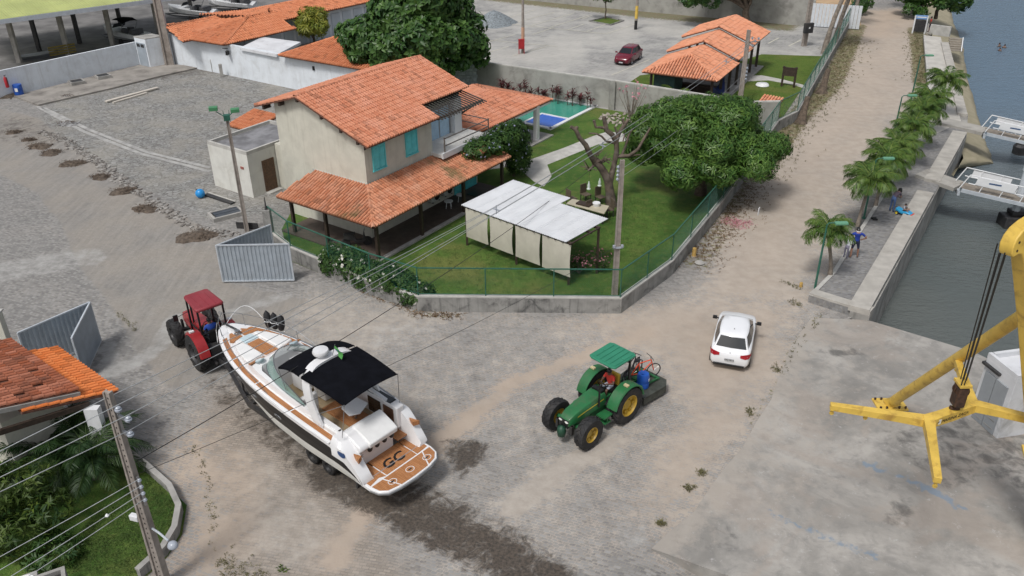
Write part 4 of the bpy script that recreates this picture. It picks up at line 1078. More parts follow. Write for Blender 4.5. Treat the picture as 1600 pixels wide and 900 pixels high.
# transom module with sun pad, lockers
mb = MB(); mb.loft([[(1.62, y, 1.1), (1.58, y, 1.75), (1.3, y, 2.05), (1.36, y, 2.2), (2.05, y, 2.5), (2.3, y, 2.42), (2.3, y, 1.1)] for y in (1.1, -.62)], closed=True, caps=True)
tm = mb.build('transom_seat', GEL, boat, bevel=.06, seg=3, smooth=50)
mb = MB(); mb.loft([[(1.28, y, 1.98), (1.24, y, 2.2), (1.5, y, 2.34), (2.1, y, 2.56), (2.2, y, 2.52), (2.2, y, 2.3)] for y in (.72, -.58)], closed=True, caps=True)
mb.build('sun_pad', VINYL, tm, bevel=.05, seg=3, smooth=50)
for k, y in enumerate((.55, .22, -.12, -.46)):
    mb = MB(); mb.lathe([(.001, .02), (.1, .015), (.115, 0)], 16); o = mb.build('speaker', BLACK, tm, smooth=50); place(o, (1.5, y, 1.78), (0, -1, 0), (.35, 0, 1)); 
o = link('lettering', text_mesh('GC', .13, BLACK, .002, .25), tm); place(o, (1.56, .92, 1.62), (0, -1, 0), (.1, 0, 1))
# cockpit: floor strip, seats, wet bar, table, helm
mb = MB(); mb.box((3.6, -.35, 1.635), (2.4, .9, .03)); mb.build('cockpit_teak', TEAK, boat)
mb = MB(); mb.box((1.9, -.92, 1.4), (.9, .5, .03)); mb.build('passage_teak', TEAK, boat)
def seat(c, d, back=None):
    mb = MB(); mb.box((c[0], c[1], 1.62+d[2]/2), d); o = mb.build('bench', VINYL, boat, bevel=.05, seg=3)
    if back: mb = MB(); mb.box(back[0], back[1]); mb.build('backrest', VINYL, o, bevel=.05, seg=3)
seat((3.2, .92, 0), (1.9, .5, .42), ((3.2, 1.2, 2.25), (1.9, .16, .5)))
seat((2.5, .2, 0), (.5, 1.5, .42)); seat((5.0, .75, 0), (.9, .8, .5), ((4.6, .75, 2.4), (.18, .8, .6)))
seat((5.4, -.7, 0), (.7, .8, .5), ((5.05, -.7, 2.45), (.16, .8, .65)))
mb = MB(); mb.prism([(3.95, -.35), (3.75, -.75), (3.1, -.8), (2.85, -.2), (3.05, .15), (3.6, .05)], 2.18, 2.23); tb = mb.build('table', GEL, boat, bevel=.015)
mb = MB(); mb.tube([(3.35, -.35, 1.62), (3.35, -.35, 2.2)], .04); mb.build('pedestal', STEEL, tb)
wb = MB(); wb.prism([(1.75, -1.0), (3.75, -1.02), (3.75, -1.42), (1.75, -1.35)], 1.6, 2.5); wbo = wb.build('wet_bar', GEL, boat, bevel=.04)
for (x0, x1, mt) in ((2.65, 3.35, ACRYL), (1.95, 2.5, M('teak_door', (.1, .05, .03), .4, .2, 5))):
    mb = MB(); mb.box(((x0+x1)/2, -.995, 2.03), (x1-x0, .03, .66)); mb.build('locker_door', mt, wbo, bevel=.03)
mb = MB(); mb.box((2.8, -1.2, 2.51), (1.3, .3, .03)); mb.build('dark_top', GLASS, wbo)
mb = MB(); mb.box((6.3, -.6, 2.35), (.8, 1.2, 1.2)); mb.loft([[(6.0, -1.15, 2.9), (6.7, -1.15, 3.0)], [(6.0, -.05, 2.9), (6.7, -.05, 3.0)]]); mb.build('helm_console', GEL, boat, bevel=.08)
mb = MB(); mb.tube([(5.85+.05*math.sin(a), -.6+.19*math.cos(a), 2.75+.19*math.sin(a)) for a in [2*PI*q/18 for q in range(18)]], .015, 6, close=True); mb.build('steering_wheel', BLACK, boat)
# windscreen: curved frame and three panes
m, t, n, b = nodes('tinted_windscreen'); N = NT(t)
b.inputs['Base Color'].default_value = (.22, .36, .32, 1); b.inputs['Roughness'].default_value = .05; b.inputs['Alpha'].default_value = .62
WSG = m
def wcurve(s_):
    a = s_*PI
    return Vector((4.2+3.35*math.sin(a)**.62, 1.18*math.cos(a)*(1.0), deckz(4.2+3.3*math.sin(a)**.7)+.26))
base_ = [wcurve(q/36) for q in range(37)]
top_ = []
for q, p in enumerate(base_):
    s_ = q/36; hh = .08+.46*math.sin(s_*PI)**.5
    c_ = Vector((4.2, 0, 0)); d = (c_-Vector((p.x, p.y, 0)));  d.normalize()
    top_.append(p+Vector((d.x*hh*1.0, d.y*hh*.45, hh)))
for a0, a1 in ((0, 14), (14, 22), (22, 36)):
    mb = MB(); mb.loft([base_[a0:a1+1], top_[a0:a1+1]]); mb.build('windscreen_pane', WSG, boat, smooth=60)
mb = MB(); mb.tube(top_, .022, 6); mb.tube(base_, .025, 6); mb.tube([base_[14], top_[14]], .018, 5); mb.tube([base_[22], top_[22]], .018, 5); mb.build('windscreen_frame', STEEL, boat, smooth=60)
# radar arch, dome, flag
arc = []
for q in range(25):
    a = PI*q/24; y = 1.36*math.cos(a); y = math.copysign(abs(math.cos(a))**.55, math.cos(a))*1.36; zz_ = 2.45+1.83*math.sin(a)**.62
    arc.append(Vector((3.25+.85*(math.sin(a)**.62), y, zz_)))
rows = []
for q, p in enumerate(arc):
    s_ = math.sin(PI*q/24); ww = .52-.16*s_; hz_ = .1
    inn_ = Vector((0, -p.y, 3.0-p.z)).normalized()*.09
    rows.append([p+Vector((-ww/2, 0, 0)), p+Vector((ww/2, 0, 0)), p+Vector((ww/2, 0, 0))+inn_, p+Vector((-ww/2, 0, 0))+inn_])
mb = MB(); mb.loft(rows, closed=True, caps=True); arch = mb.build('radar_arch', GEL, boat, smooth=40)
mb = MB(); mb.lathe([(.1, 4.15), (.1, 4.36), (.28, 4.4), (.31, 4.48), (.27, 4.56), (.001, 4.59)], 24, M=Matrix.Translation((4.25, .15, 0))); mb.build('radar_dome', GEL, arch, smooth=50)
FLAGG = M('flag_cloth', (.06, .25, .05), .8); FLAGB = M('flag_blue', (.03, .1, .45), .8)
mb = MB(); mb.tube([(4.0, -.12, 4.2), (3.78, -.16, 4.82)], .012, 5); fp = mb.build('flag_pole', STEEL, arch)
mb = MB(); mb.loft([[(3.8-.1*q/3-.02*math.sin(q*2), -.15+.05*math.sin(q*1.6), 4.78-.1*q) for q in range(5)], [(3.62-.1*q/3, -.22+.07*math.sin(q*1.6+1), 4.7-.1*q) for q in range(5)]], 0); 
mb.m[1] = 1; mb.build('flag', [FLAGG, FLAGB], arch)
# bimini canvas in two pieces, poles
def canopy(x0, x1, z0, zc, z1, y0, y1, nm):
    rows = []
    for q in range(11):
        s_ = q/10; x = x0+(x1-x0)*s_; yy = y0+(y1-y0)*s_; zz_ = z0+(z1-z0)*s_+zc*math.sin(s_*PI)
        rows.append([(x, yy*c_, zz_+.1*(1-c_*c_)-(.05 if abs(c_) == 1 else 0)) for c_ in (-1, -.98, -.66, -.33, 0, .33, .66, .98, 1)])
    mb = MB(); mb.loft(rows); mb.loft([[ (x, y, z_-.03) for x, y, z_ in r_] for r_ in rows]); return mb.build(nm, CANVAS, boat, smooth=50)
canopy(1.75, 4.0, 3.92, .05, 4.1, 1.2, 1.28, 'bimini_canvas'); canopy(4.12, 5.6, 4.1, .1, 3.72, 1.26, 1.14, 'front_canvas')
for sg in (1, -1):
    for a_, b_ in (((1.75, sg*1.2, 3.92), (1.95, sg*1.32, 2.5)), ((1.75, sg*1.2, 3.92), (3.2, sg*1.3, 2.9)), ((5.6, sg*1.14, 3.7), (5.2, sg*1.2, 2.9))):
        mb = MB(); mb.tube([a_, b_], .014, 5); mb.build('bimini_pole', STEEL, boat)
# side teak strips and foredeck
def strip(x0, x1, o0, o1, sg, zo=.012):
    xs_ = np.linspace(x0, x1, max(3, int((x1-x0)*4)))
    rows = [[(x, sg*(smt(x, BEAM)-o0), deckz(x)+zo), (x, sg*(smt(x, BEAM)-o1), deckz(x)+zo+.001), (x, sg*(smt(x, BEAM)-o1), deckz(x)+zo-.02), (x, sg*(smt(x, BEAM)-o0), deckz(x)+zo-.02)] for x in xs_]
    mb = MB(); mb.loft(rows, closed=True, caps=True); return mb.build('teak_strip', TEAK, deck)
for sg in (1, -1):
    for x0, x1 in ((2.3, 4.6), (4.66, 6.8), (6.86, 8.7), (8.76, 10.2)): strip(x0, x1, .1, .3, sg)
    pad('teak_step', [(1.05, sg*1.42), (1.15, sg*1.2), (1.45, sg*1.3)], 1.9, 2.08, TEAK, deck)
def fz(x): 
    bb = smt(x, BEAM); return deckz(x)+.11*min(1, max(0, (10.6-x)/2.5))+.26*max(0, 1-(x-7.4)/.5)+.07*min(1, (11.1-x)/2)
def fpad(name, pts, mat, h, bev=0):
    bm = bmesh.new(); lo = [bm.verts.new((x, y, fz(x)-.04)) for x, y in pts]; hi = [bm.verts.new((x, y, fz(x)+h)) for x, y in pts]; k = len(pts)
    bm.faces.new(hi); bm.faces.new(lo[::-1])
    for i in range(k): bm.faces.new((lo[i], lo[(i+1) % k], hi[(i+1) % k], hi[i]))
    bmesh.ops.recalc_face_normals(bm, faces=bm.faces)
    me = bpy.data.meshes.new(name); bm.to_mesh(me); bm.free(); me.materials.append(mat); me.shade_smooth(); me.set_sharp_from_angle(angle=R(35))
    o = link(name, me, deck)
    if bev: bv_ = o.modifiers.new('b', 'BEVEL'); bv_.width = bev; bv_.segments = 3; bv_.limit_method = 'ANGLE'; bv_.angle_limit = R(40)
    return o
fpad('teak_walkway', [(7.75, -.27), (9.05, -.27), (9.05, .27), (7.75, .27)], TEAK, .02)
fpad('deck_hatch', [(9.12, -.3), (9.62, -.24), (9.62, .24), (9.12, .3)], M('pale_hatch_glass', (.5, .62, .66), .12), .05, .02)
for sg in (1, -1):
    fpad('sun_pad', [(7.85, sg*.34), (9.0, sg*.34), (9.55, sg*.34), (9.5, sg*.5), (9.15, sg*.74), (8.6, sg*.93), (7.9, sg*1.05), (7.75, sg*.7)], VINYL, .09, .05)
    fpad('teak_edge', [(7.6, sg*.45), (7.72, sg*.45), (7.72, sg*1.1), (7.45, sg*1.15)], TEAK, .02)
    fpad('round_hatch', [(7.42+.17*math.cos(a), sg*.78+.17*math.sin(a)) for a in [2*PI*q/14*sg for q in range(14)]], M('pale_hatch_glass', (.5, .62, .66), .12), .05, .015)
    fpad('bow_teak', [(9.72, sg*.05), (10.25, sg*.05), (10.3, sg*.28), (9.75, sg*.62), (9.6, sg*.55), (9.66, sg*.3)], TEAK, .02)
fpad('anchor_locker', [(10.1, -.2), (10.75, -.13), (10.75, .13), (10.1, .2)], GEL, .05, .02)
mb = MB(); mb.lathe([(.11, 0), (.12, .08), (.07, .1), (.07, .18), (.1, .2), (.001, .22)], 14, M=Matrix.Translation((10.0, .1, fz(10.0)))); mb.build('windlass', STEEL, deck, smooth=40)
mb = MB(); mb.bar((10.0, 0, 2.95), (11.3, 0, 2.85), .06); mb.bar((11.2, 0, 2.85), (11.35, .0, 2.55), .08); mb.build('anchor', DARK, deck)
# bow rail
rail = []
for q in range(33):
    s_ = -1+2*q/32; x = 6.0+5.35*(1-abs(s_)**2.2); yy = math.copysign(1, s_)*(smt(min(x, 11.1), BEAM)-.06)*(.97 if abs(s_) > .12 else abs(s_)*8)
    rail.append((x, yy, deckz(min(x, 11.1))+.52*min(1, (1-abs(s_))*5)+.02))
rm = MB(); rm.tube(rail, .012, 6)
for q in (3, 6, 9, 13, 19, 23, 26, 29):
    p = rail[q]; rm.tube([p, (p[0]-.05, p[1], deckz(min(p[0], 11.1)))], .013, 5)
rm.build('bow_rail', STEEL, boat, smooth=60)
# oval badge and maker's mark on the port quarter
mb = MB(); mb.lathe([(.0, .012), (.15, .012), (.17, 0)], 20); o = mb.build('badge', M('navy_badge', (.02, .06, .17), .3), bm_o); place(o, (1.75, 1.585, 2.06), (1, .03, .06), (0, -.15, 1)); o.scale = (1.2, .72, 1)
# fenders lashed to the starboard bow rail
m3 = M('black_fender_cloth', (.016, .016, .018), .7, .3, 8, bump=.2)
fpos = [rail[q] for q in (9, 10, 11)]
bl = Matrix.Rotation(BTH, 4, 'Z')
for k, (dx, lb) in enumerate(((0, 'middle'), (.27, 'forward'), (-.27, 'aft'))):
    base = Vector((9.25+dx, -1.2+dx*.35, 2.75)); wpos = Vector((-3.52, 22.42, 0))+bl @ base
    t_ = thing('fender', lb+'most of three black boat fenders lashed upright to the bow rail' if lb != 'middle' else 'middle one of three black boat fenders lashed upright to the bow rail', 'fender', wpos, BTH, 'black fenders on the bow rail')
    mb = MB(); mb.lathe([(.03, 0), (.11, .06), (.15, .2), (.155, .45), (.13, .65), (.05, .76), (.03, .8)], 14, M=Matrix.Rotation(.12*(-1 if dx < 0 else 1 if dx > 0 else 0), 4, 'Y')); mb.build('body', m3, t_, smooth=50)
    mb = MB(); mb.tube([(.165*math.cos(a), .165*math.sin(a), .38) for a in [2*PI*q/12 for q in range(12)]], .014, 5, close=True); mb.build('lashing', WHITE, t_)
# bow line
mb = MB(); pts_ = [Vector((10.9, .1, 2.85)).lerp(Vector((9.6, -1.0, 3.1)), q/12)+Vector((.9*math.sin(q/12*PI), -1.0*math.sin(q/12*PI)*.6, .25*math.sin(q/12*PI))) for q in range(13)]
mb.tube(pts_, .011, 5); mb.tube([(11.0, .35, 3.1), (11.3, .3, 2.6), (11.0, .5, 2.2), (10.7, .55, 2.75)], .012, 5); mb.build('mooring_rope', WHITE, boat, smooth=60)

# trailer
trl = thing('boat_trailer', 'low dark steel boat trailer on tandem wheels under the motor cruiser', 'trailer', (-3.52, 22.42, 0), BTH)
mb = MB()
for sg in (1, -1): mb.bar((1.3, sg*.95, .52), (8.6, sg*.95, .52), .12, .2); mb.bar((8.6, sg*.95, .52), (11.6, 0, .55), .12, .18)
for x in (1.4, 3.0, 5.0, 7.0, 8.5): mb.bar((x, -.95, .5), (x, .95, .5), .12, .14)
mb.bar((11.5, 0, .55), (12.3, 0, .55), .12, .16); mb.build('frame', DARK, trl)
for sg in (1, -1):
    for x in (3.3, 4.25): wheel(trl, (x, sg*1.06, .35), .35, .26, DARK, 0, .55, name='wheel')
    mb = MB(); mb.bar((1.5, sg*.62, .82), (7.5, sg*.62, .85), .16, .16); mb.build('bunk', WOOD, trl)
    mb = MB(); mb.bar((1.5, sg*1.25, .5), (1.5, sg*1.25, 1.2), .08); mb.bar((1.5, sg*.9, .52), (1.5, sg*1.3, .52), .08); mb.build('guide_post', DARK, trl)
mb = MB(); mb.bar((10.4, 0, .55), (10.6, 0, 1.7), .12); mb.bar((10.4, -.2, 1.6), (10.4, .2, 1.6), .12); mb.build('winch_post', DARK, trl)
mb = MB(); mb.tube([(9.9, .35, 0), (9.9, .35, .7)], .04); mb.box((9.9, .35, .03), (.25, .25, .05)); mb.build('jack', DARK, trl)

# ------------------------------------------------------------------ tractors
def tractor(label, loc, rz, paint, roofpaint, rimmat, wb, roofx, roofz, roofl, roofw, rr=.82, fr=.66, cab=False, hoodz=1.5):
    t_ = thing('tractor', label, 'tractor', loc, rz)
    for sg in (1, -1):
        wheel(t_, (0, sg*.82, rr), rr, .44, rimmat, 18, .55); wheel(t_, (wb, sg*.84, fr), fr, .42, rimmat, 16, .48)
    mb = MB(); mb.box((.6, 0, .85), (1.6, .5, .6)); mb.box((1.9, 0, .75), (1.0, .42, .5)); mb.tube([(0, -.8, rr), (0, .8, rr)], .17, 10); mb.tube([(wb, -.75, fr), (wb, .75, fr)], .1, 10)
    mb.build('chassis', DARK if cab else paint, t_, bevel=.03)
    hw_ = .33
    rows = []
    for x, w0, zt, zb in ((.72, .38, hoodz, .95), (1.0, .37, hoodz+.0, .95), (1.9, .335, hoodz-.1, .92), (2.4, .31, hoodz-.18, .9), (wb+.42, .28, hoodz-.3, .88), (wb+.5, .24, hoodz-.42, .9)):
        rows.append([(x, -w0, zb), (x, -w0, zt-.16), (x, -w0*.82, zt-.03), (x, 0, zt), (x, w0*.82, zt-.03), (x, w0, zt-.16), (x, w0, zb)])
    mb = MB(); mb.loft(rows, closed=True, caps=True); hood = mb.build('hood', paint, t_, smooth=38, bevel=.015)
    mb = MB(); mb.box((wb+.47, 0, hoodz-.55), (.08, .46, .34)); mb.build('grille', BLACK, hood, bevel=.02)
    for sg in (1, -1):
        mb = MB(); mb.lathe([(.0, .02), (.06, .02), (.07, 0)], 12, M=Matrix.Translation((wb+.5, sg*.15, hoodz-.44)) @ Matrix.Rotation(PI/2, 4, 'Y') @ Matrix.Diagonal((.7, 1.3, 1, 1)))
        mb.build('headlight', HEADL, t_)
        mb = MB(); mb.loft([[(x, sg*(w_+.004), z_), (x, sg*(w_+.004), z_-.045)] for x, w_, z_ in ((.85, .378, hoodz-.2), (1.9, .34, hoodz-.27), (2.3, .318, hoodz-.33))]); mb.build('side_stripe', YSTR if not cab else BLACK, hood)
        # rear fender over the wheel
        rows = []
        for q in range(12):
            a = R(12+q*14.5); rx = rr+.1
            rows.append([(rx*math.cos(a), sg*.56, rr+rx*math.sin(a)), (rx*math.cos(a)*1.0, sg*(1.0 if not cab else .95), rr+rx*math.sin(a)), (rx*math.cos(a)*.95, sg*(1.04 if not cab else .98), rr+rx*math.sin(a)*.95), (rx*math.cos(a)*.9, sg*1.0, rr+rx*math.sin(a)*.9), (rx*math.cos(a)*.93, sg*.58, rr+rx*math.sin(a)*.93)])
        mb = MB(); mb.loft(rows, closed=True, caps=True); fd = mb.build('fender', paint, t_, smooth=45)
        mb = MB(); mb.box((.1, sg*.85, rr*2+.14), (.12, .2, .07)); mb.build('fender_lamp', WHITE if cab else M('amber_lamp', (.6, .5, .3), .3), fd)
        mb = MB(); mb.box((1.05, sg*.6, .75), (.5, .42, .06)); mb.box((1.05, sg*.62, .45), (.35, .36, .05)); mb.bar((1.05, sg*.75, .45), (1.05, sg*.75, .75), .05); mb.build('step', paint if not cab else DARK, t_)
        mb = MB(); mb.tube([(wb+.42, sg*.36, .55), (wb+.42, sg*.36, .95)], .05); mb.box((wb+.42, sg*.36, .75), (.14, .1, .4)); mb.build('front_weight', DARK, t_)
    mb = MB(); mb.lathe([(.001, -.2), (.17, -.15), (.2, 0), (.17, .15), (.001, .2)], 16, M=Matrix.Translation((wb+.6, .0, .62)) @ Matrix.Diagonal((.9, .9, 1.3, 1))); mb.build('nose_weight', M('dark_green_paint', (.012, .055, .03), .5) if not cab else DARK, t_, smooth=60)
    mb = MB(); mb.box((.35, 0, 1.02), (.9, 1.1, .06)); mb.build('platform', DARK, t_)
    mb = MB(); mb.box((.02, 0, 1.25), (.5, .52, .14)); st_ = mb.build('seat', BLACK, t_, bevel=.04); mb = MB(); mb.box((-.24, 0, 1.55), (.12, .5, .55)); mb.build('seat_back', BLACK if cab else M('yellow_seat', (.6, .4, .05), .6), st_, bevel=.04)
    mb = MB(); mb.tube([(.72, 0, 1.2), (.55, 0, 1.62)], .03); mb.tube([(.55+.08*math.sin(a), .2*math.cos(a), 1.62+.18*math.sin(a)) for a in [2*PI*q/18 for q in range(18)]], .018, 6, close=True); mb.box((.78, 0, 1.35), (.2, .5, .45)); mb.build('steering_column', BLACK, t_)
    return t_
HEADL = M('headlight_glass', (.8, .8, .75), .15)
YSTR = M('yellow_stripe', (.75, .6, .06), .4)
GRN = M('tractor_green', (.02, .135, .045), .42, .1, 2, coat=.1, dirt=.5, dcol=(.085, .105, .06), dscale=2.2)
RIMY = M('yellow_rim', (.47, .30, .03), .45, .1, 5, dirt=.6, dcol=(.25, .2, .1))
gth = math.atan2(-.70, -.72)
gt = tractor('green farm tractor with yellow wheel rims and a flat green canopy', (3.88, 27.3, 0), gth, GRN, GRN, RIMY, 2.25, 0, 2.75, 1.3, 1.3)
# canopy: seven ribbed panels
CANG = M('canopy_green', (.03, .215, .125), .4, .06, 2, dirt=.12, dcol=(.1, .16, .1))
mb = MB(); cx, cz = -.02, 2.66
mb.prism([(cx-.62, -.66), (cx+.62, -.66), (cx+.7, -.5), (cx+.7, .5), (cx+.62, .66), (cx-.62, .66), (cx-.7, .5), (cx-.7, -.5)], cz, cz+.09); cn = mb.build('canopy', CANG, gt, bevel=.03, seg=2)
for k in range(5):
    y = -.48+k*.24; 
    for (x0, x1) in (((-.55, .0), (.02, .55)) if k in (0, 4) else ((-.6, .6),)):
        mb = MB(); mb.box((cx+(x0+x1)/2, y, cz+.1), (x1-x0, .215, .035)); mb.build('panel', CANG, cn, bevel=.012, seg=1)
for sg in (1, -1):
    mb = MB(); mb.bar((-.5, sg*.5, 1.3), (-.5, sg*.5, 2.68), .07); mb.build('rear_post', BLACK, gt)
mb = MB(); mb.tube([(1.2, .42, 1.1), (1.2, .42, 2.1)], .04, 8); mb.build('exhaust', BLACK, gt)
RED = M('red_cloth', (.42, .03, .02), .85, .1, 9); 
pg_ = Matrix.Translation((3.88, 27.3, 0)) @ Matrix.Rotation(gth, 4, 'Z')
person('driver in a red shirt and pale shorts seated on the green tractor', pg_ @ Vector((.02, 0, 1.28)), gth-PI/2, dict(SIT, face=(0, 1, 0)), RED, cloth('pale_blue_shorts', (.38, .43, .5)), SKIND, h=1.72)
# rotary mower deck behind
DECKM = M('worn_mower_deck', (.05, .055, .045), .6, .3, 4, dirt=.5, dcol=(.11, .1, .08))
imp = thing('mower_implement', 'flat dark mower deck hitched behind the green tractor', 'mower', (3.88, 27.3, 0), gth)
mb = MB(); mb.prism([(-1.15, -.85), (-1.15, .85), (-2.5, .95), (-2.85, .7), (-2.85, -.7), (-2.5, -.95)], .42, .5); mb.build('deck_plate', DECKM, imp)
mb = MB(); wall_line(mb, [(-1.15, .85), (-2.5, .95), (-2.85, .7), (-2.85, -.7), (-2.5, -.95), (-1.15, -.85)], .05, .14, .44, side=1); mb.build('skirt', DECKM, imp)
mb = MB(); mb.bar((-1.1, .4, .75), (-2.6, .45, .56), .07); mb.bar((-1.1, -.4, .75), (-2.6, -.45, .56), .07); mb.bar((-2.6, -.5, .56), (-2.6, .5, .56), .08); mb.bar((-.7, 0, 1.05), (-1.8, 0, .62), .06); mb.box((-1.9, 0, .62), (.45, .45, .22)); mb.build('hitch_frame', GRN, imp)
mb = MB(); mb.tube([(-2.75, -.75, .5), (-2.85, -.75, .95), (-2.7, -.72, 1.0)], .03, 6); mb.tube([(-2.85, -.6, .5), (-2.85, -.6, .85)], .03, 6); mb.build('lever', DARK, imp)
mb = MB(); mb.lathe([(.04, -.06), (.17, -.06), (.18, 0), (.17, .06), (.04, .06)], 16, M=Matrix.Translation((-2.95, .0, .18)) @ Matrix.Rotation(PI/2, 4, 'X')); mb.build('tail_wheel', RUBBER, imp, smooth=40)
# blue drum lying on the deck
BLUEP = M('blue_plastic', (.015, .09, .42), .35, .08, 3)
dr_ = thing('plastic_drum', 'blue plastic drum standing on the mower deck behind the green tractor', 'drum', pg_ @ Vector((-1.75, .3, .5)), gth+.3)
mb = MB(); mb.lathe([(.2, 0), (.25, .03), (.255, .25), (.245, .28), (.255, .31), (.255, .55), (.22, .66), (.1, .7)], 20, M=Matrix.Translation((0, 0, 0))); mb.build('barrel', BLUEP, dr_, smooth=40)
mb = MB(); mb.lathe([(.06, .695), (.06, .73), (.0, .73)], 12, M=Matrix.Translation((.1, 0, 0))); mb.build('cap', BLUEP, dr_)
mb = MB(); mb.box((.0, .257, .42), (.12, .012, .1)); mb.build('sticker', WHITE, dr_)
# bicycle lying against the hitch
ORG = M('orange_red_frame', (.72, .085, .03), .35, .06, 5)
bk = thing('bicycle', 'orange red bicycle standing on the mower deck behind the tractor canopy', 'bicycle', G(1003, 592, .52), .35)
for x in (-.52, .52):
    mb = MB(); mb.tube([(x+.31*math.cos(a), 0, .33+.31*math.sin(a)) for a in [2*PI*q/28 for q in range(28)]], .024, 7, close=True)
    wo = mb.build('wheel', RUBBER, bk, smooth=60); mb = MB()
    for q in range(12): a = q*PI/6; mb.tube([(x, 0, .33), (x+.3*math.cos(a), 0, .33+.3*math.sin(a))], .003, 3)
    mb.build('spokes', STEEL, wo)
mb = MB(); A1, B1, C1, D1 = (-.1, 0, .3), (-.2, 0, .82), (.36, 0, .88), (.4, 0, .76)
for q in ((A1, B1), (B1, C1), (A1, D1), (A1, (-.52, 0, .33)), (B1, (-.52, 0, .33))): mb.tube(q, .024, 7)
mb.tube([C1, D1, (.52, 0, .33)], .022, 7); mb.build('frame', ORG, bk, smooth=60)
mb = MB(); mb.tube([(-.2, 0, .82), (-.23, 0, .98)], .016, 6); sp_ = mb.build('seat_post', STEEL, bk); mb = MB(); mb.loft([[(-.36, -.08, 1.0), (-.36, .08, 1.0)], [(-.24, -.06, 1.02), (-.24, .06, 1.02)], [(-.08, -.02, 1.0), (-.08, .02, 1.0)]]); mb.add([(-.36, -.08, .96), (-.36, .08, .96), (-.08, 0, .97)], [(0, 1, 2)]); mb.build('saddle', BLACK, sp_)
mb = MB(); mb.tube([C1, (.33, 0, 1.02)], .016, 6); mb.tube([(.3, -.29, 1.04), (.36, 0, 1.02), (.3, .29, 1.04)], .014, 6); mb.build('handlebar', BLACK, bk)
mb = MB(); mb.tube([(-.1+.09*math.cos(a), .03, .3+.09*math.sin(a)) for a in [2*PI*q/14 for q in range(14)]], .01, 4, close=True); mb.bar((-.1, .03, .3), (0, .1, .16), .02); mb.bar((-.1, -.03, .3), (-.2, -.1, .44), .02); mb.build('crank', DARK, bk)
b2 = dup(bk, G(985, 590, .5), 1.0, 'second dark bicycle leaning behind the seat of the green tractor')
BK2 = M('dark_bike_frame', (.03, .03, .035), .4)
for ch in b2.children:
    if ch.name.startswith('frame'): ch.data = ch.data.copy(); ch.data.materials[0] = BK2
tag(bk, group='bicycles on the mower deck'); tag(b2, group='bicycles on the mower deck')

TRED = M('tractor_red', (.30, .018, .022), .35, .08, 2, coat=.2, dirt=.15, dcol=(.2, .08, .07))
TROOF = M('red_cab_roof', (.25, .03, .04), .5, .08, 2, bump=.1, bscale=3, dirt=.25, dcol=(.3, .12, .12))
rth = math.atan2(.77, -.64); RL = Vector((-13.05, 31.15, 0))
rt_ = tractor('red farm tractor with a padded red cab roof towing the boat', RL, rth, TRED, TROOF, DARK, 2.55, .5, 3.0, 1.5, 1.2, rr=.86, fr=.66, cab=True, hoodz=1.65)
mb = MB(); mb.prism([(-.3, -.62), (1.2, -.55), (1.28, -.45), (1.28, .45), (1.2, .55), (-.3, .62), (-.36, .5), (-.36, -.5)], 2.86, 3.02); rf_ = mb.build('cab_roof', TROOF, rt_, bevel=.06, seg=3, smooth=50)
for k in range(3):
    mb = MB(); mb.tube([(-.25, -.3+k*.3, 3.025), (1.15, -.3+k*.3, 3.025)], .012, 5); mb.build('seam', TROOF, rf_)
for x, y in ((-.28, -.55), (-.28, .55), (1.1, -.5), (1.1, .5)):
    mb = MB(); mb.bar((x, y, 1.1), (x, y, 2.9), .07); mb.build('cab_post', BLACK, rt_)
mb = MB(); mb.bar((-.3, -.55, 1.75), (-.3, .55, 1.75), .05); mb.bar((-.3, .55, 1.72), (1.1, .5, 1.72), .05); mb.bar((-.3, -.55, 1.72), (1.1, -.5, 1.72), .05); mb.build('cab_rail', BLACK, rt_)
mb = MB(); mb.tube([(1.35, .3, 1.5), (1.35, .3, 2.75), (1.28, .3, 2.85)], .045, 8); mb.build('exhaust', BLACK, rt_)
mb = MB(); mb.tube([(1.1, .5, 2.3), (1.25, 1.0, 2.1)], .014, 5); mb.box((1.27, 1.05, 2.08), (.06, .2, .28)); mb.build('wing_mirror', BLACK, rt_)
mb = MB(); mb.box((-.45, 0, .85), (.5, .9, .7)); mb.bar((-.6, -.4, .6), (-1.0, -.4, .55), .08); mb.bar((-.6, .4, .6), (-1.0, .4, .55), .08); mb.bar((-.4, 0, .55), (-1.15, 0, .5), .12); mb.build('linkage', DARK, rt_)
pr_ = Matrix.Translation(RL) @ Matrix.Rotation(rth, 4, 'Z')
SITB = dict(SIT, elL=(-.3, .1, .3), elR=(.3, .1, .3))
person('driver in a blue shirt seated in the red tractor cab', pr_ @ Vector((.1, 0, 1.3)), rth-PI/2, SITB, cloth('blue_shirt', (.02, .07, .36)), cloth('navy_trousers', (.02, .025, .05)), SKIND, h=1.75, long_=True)

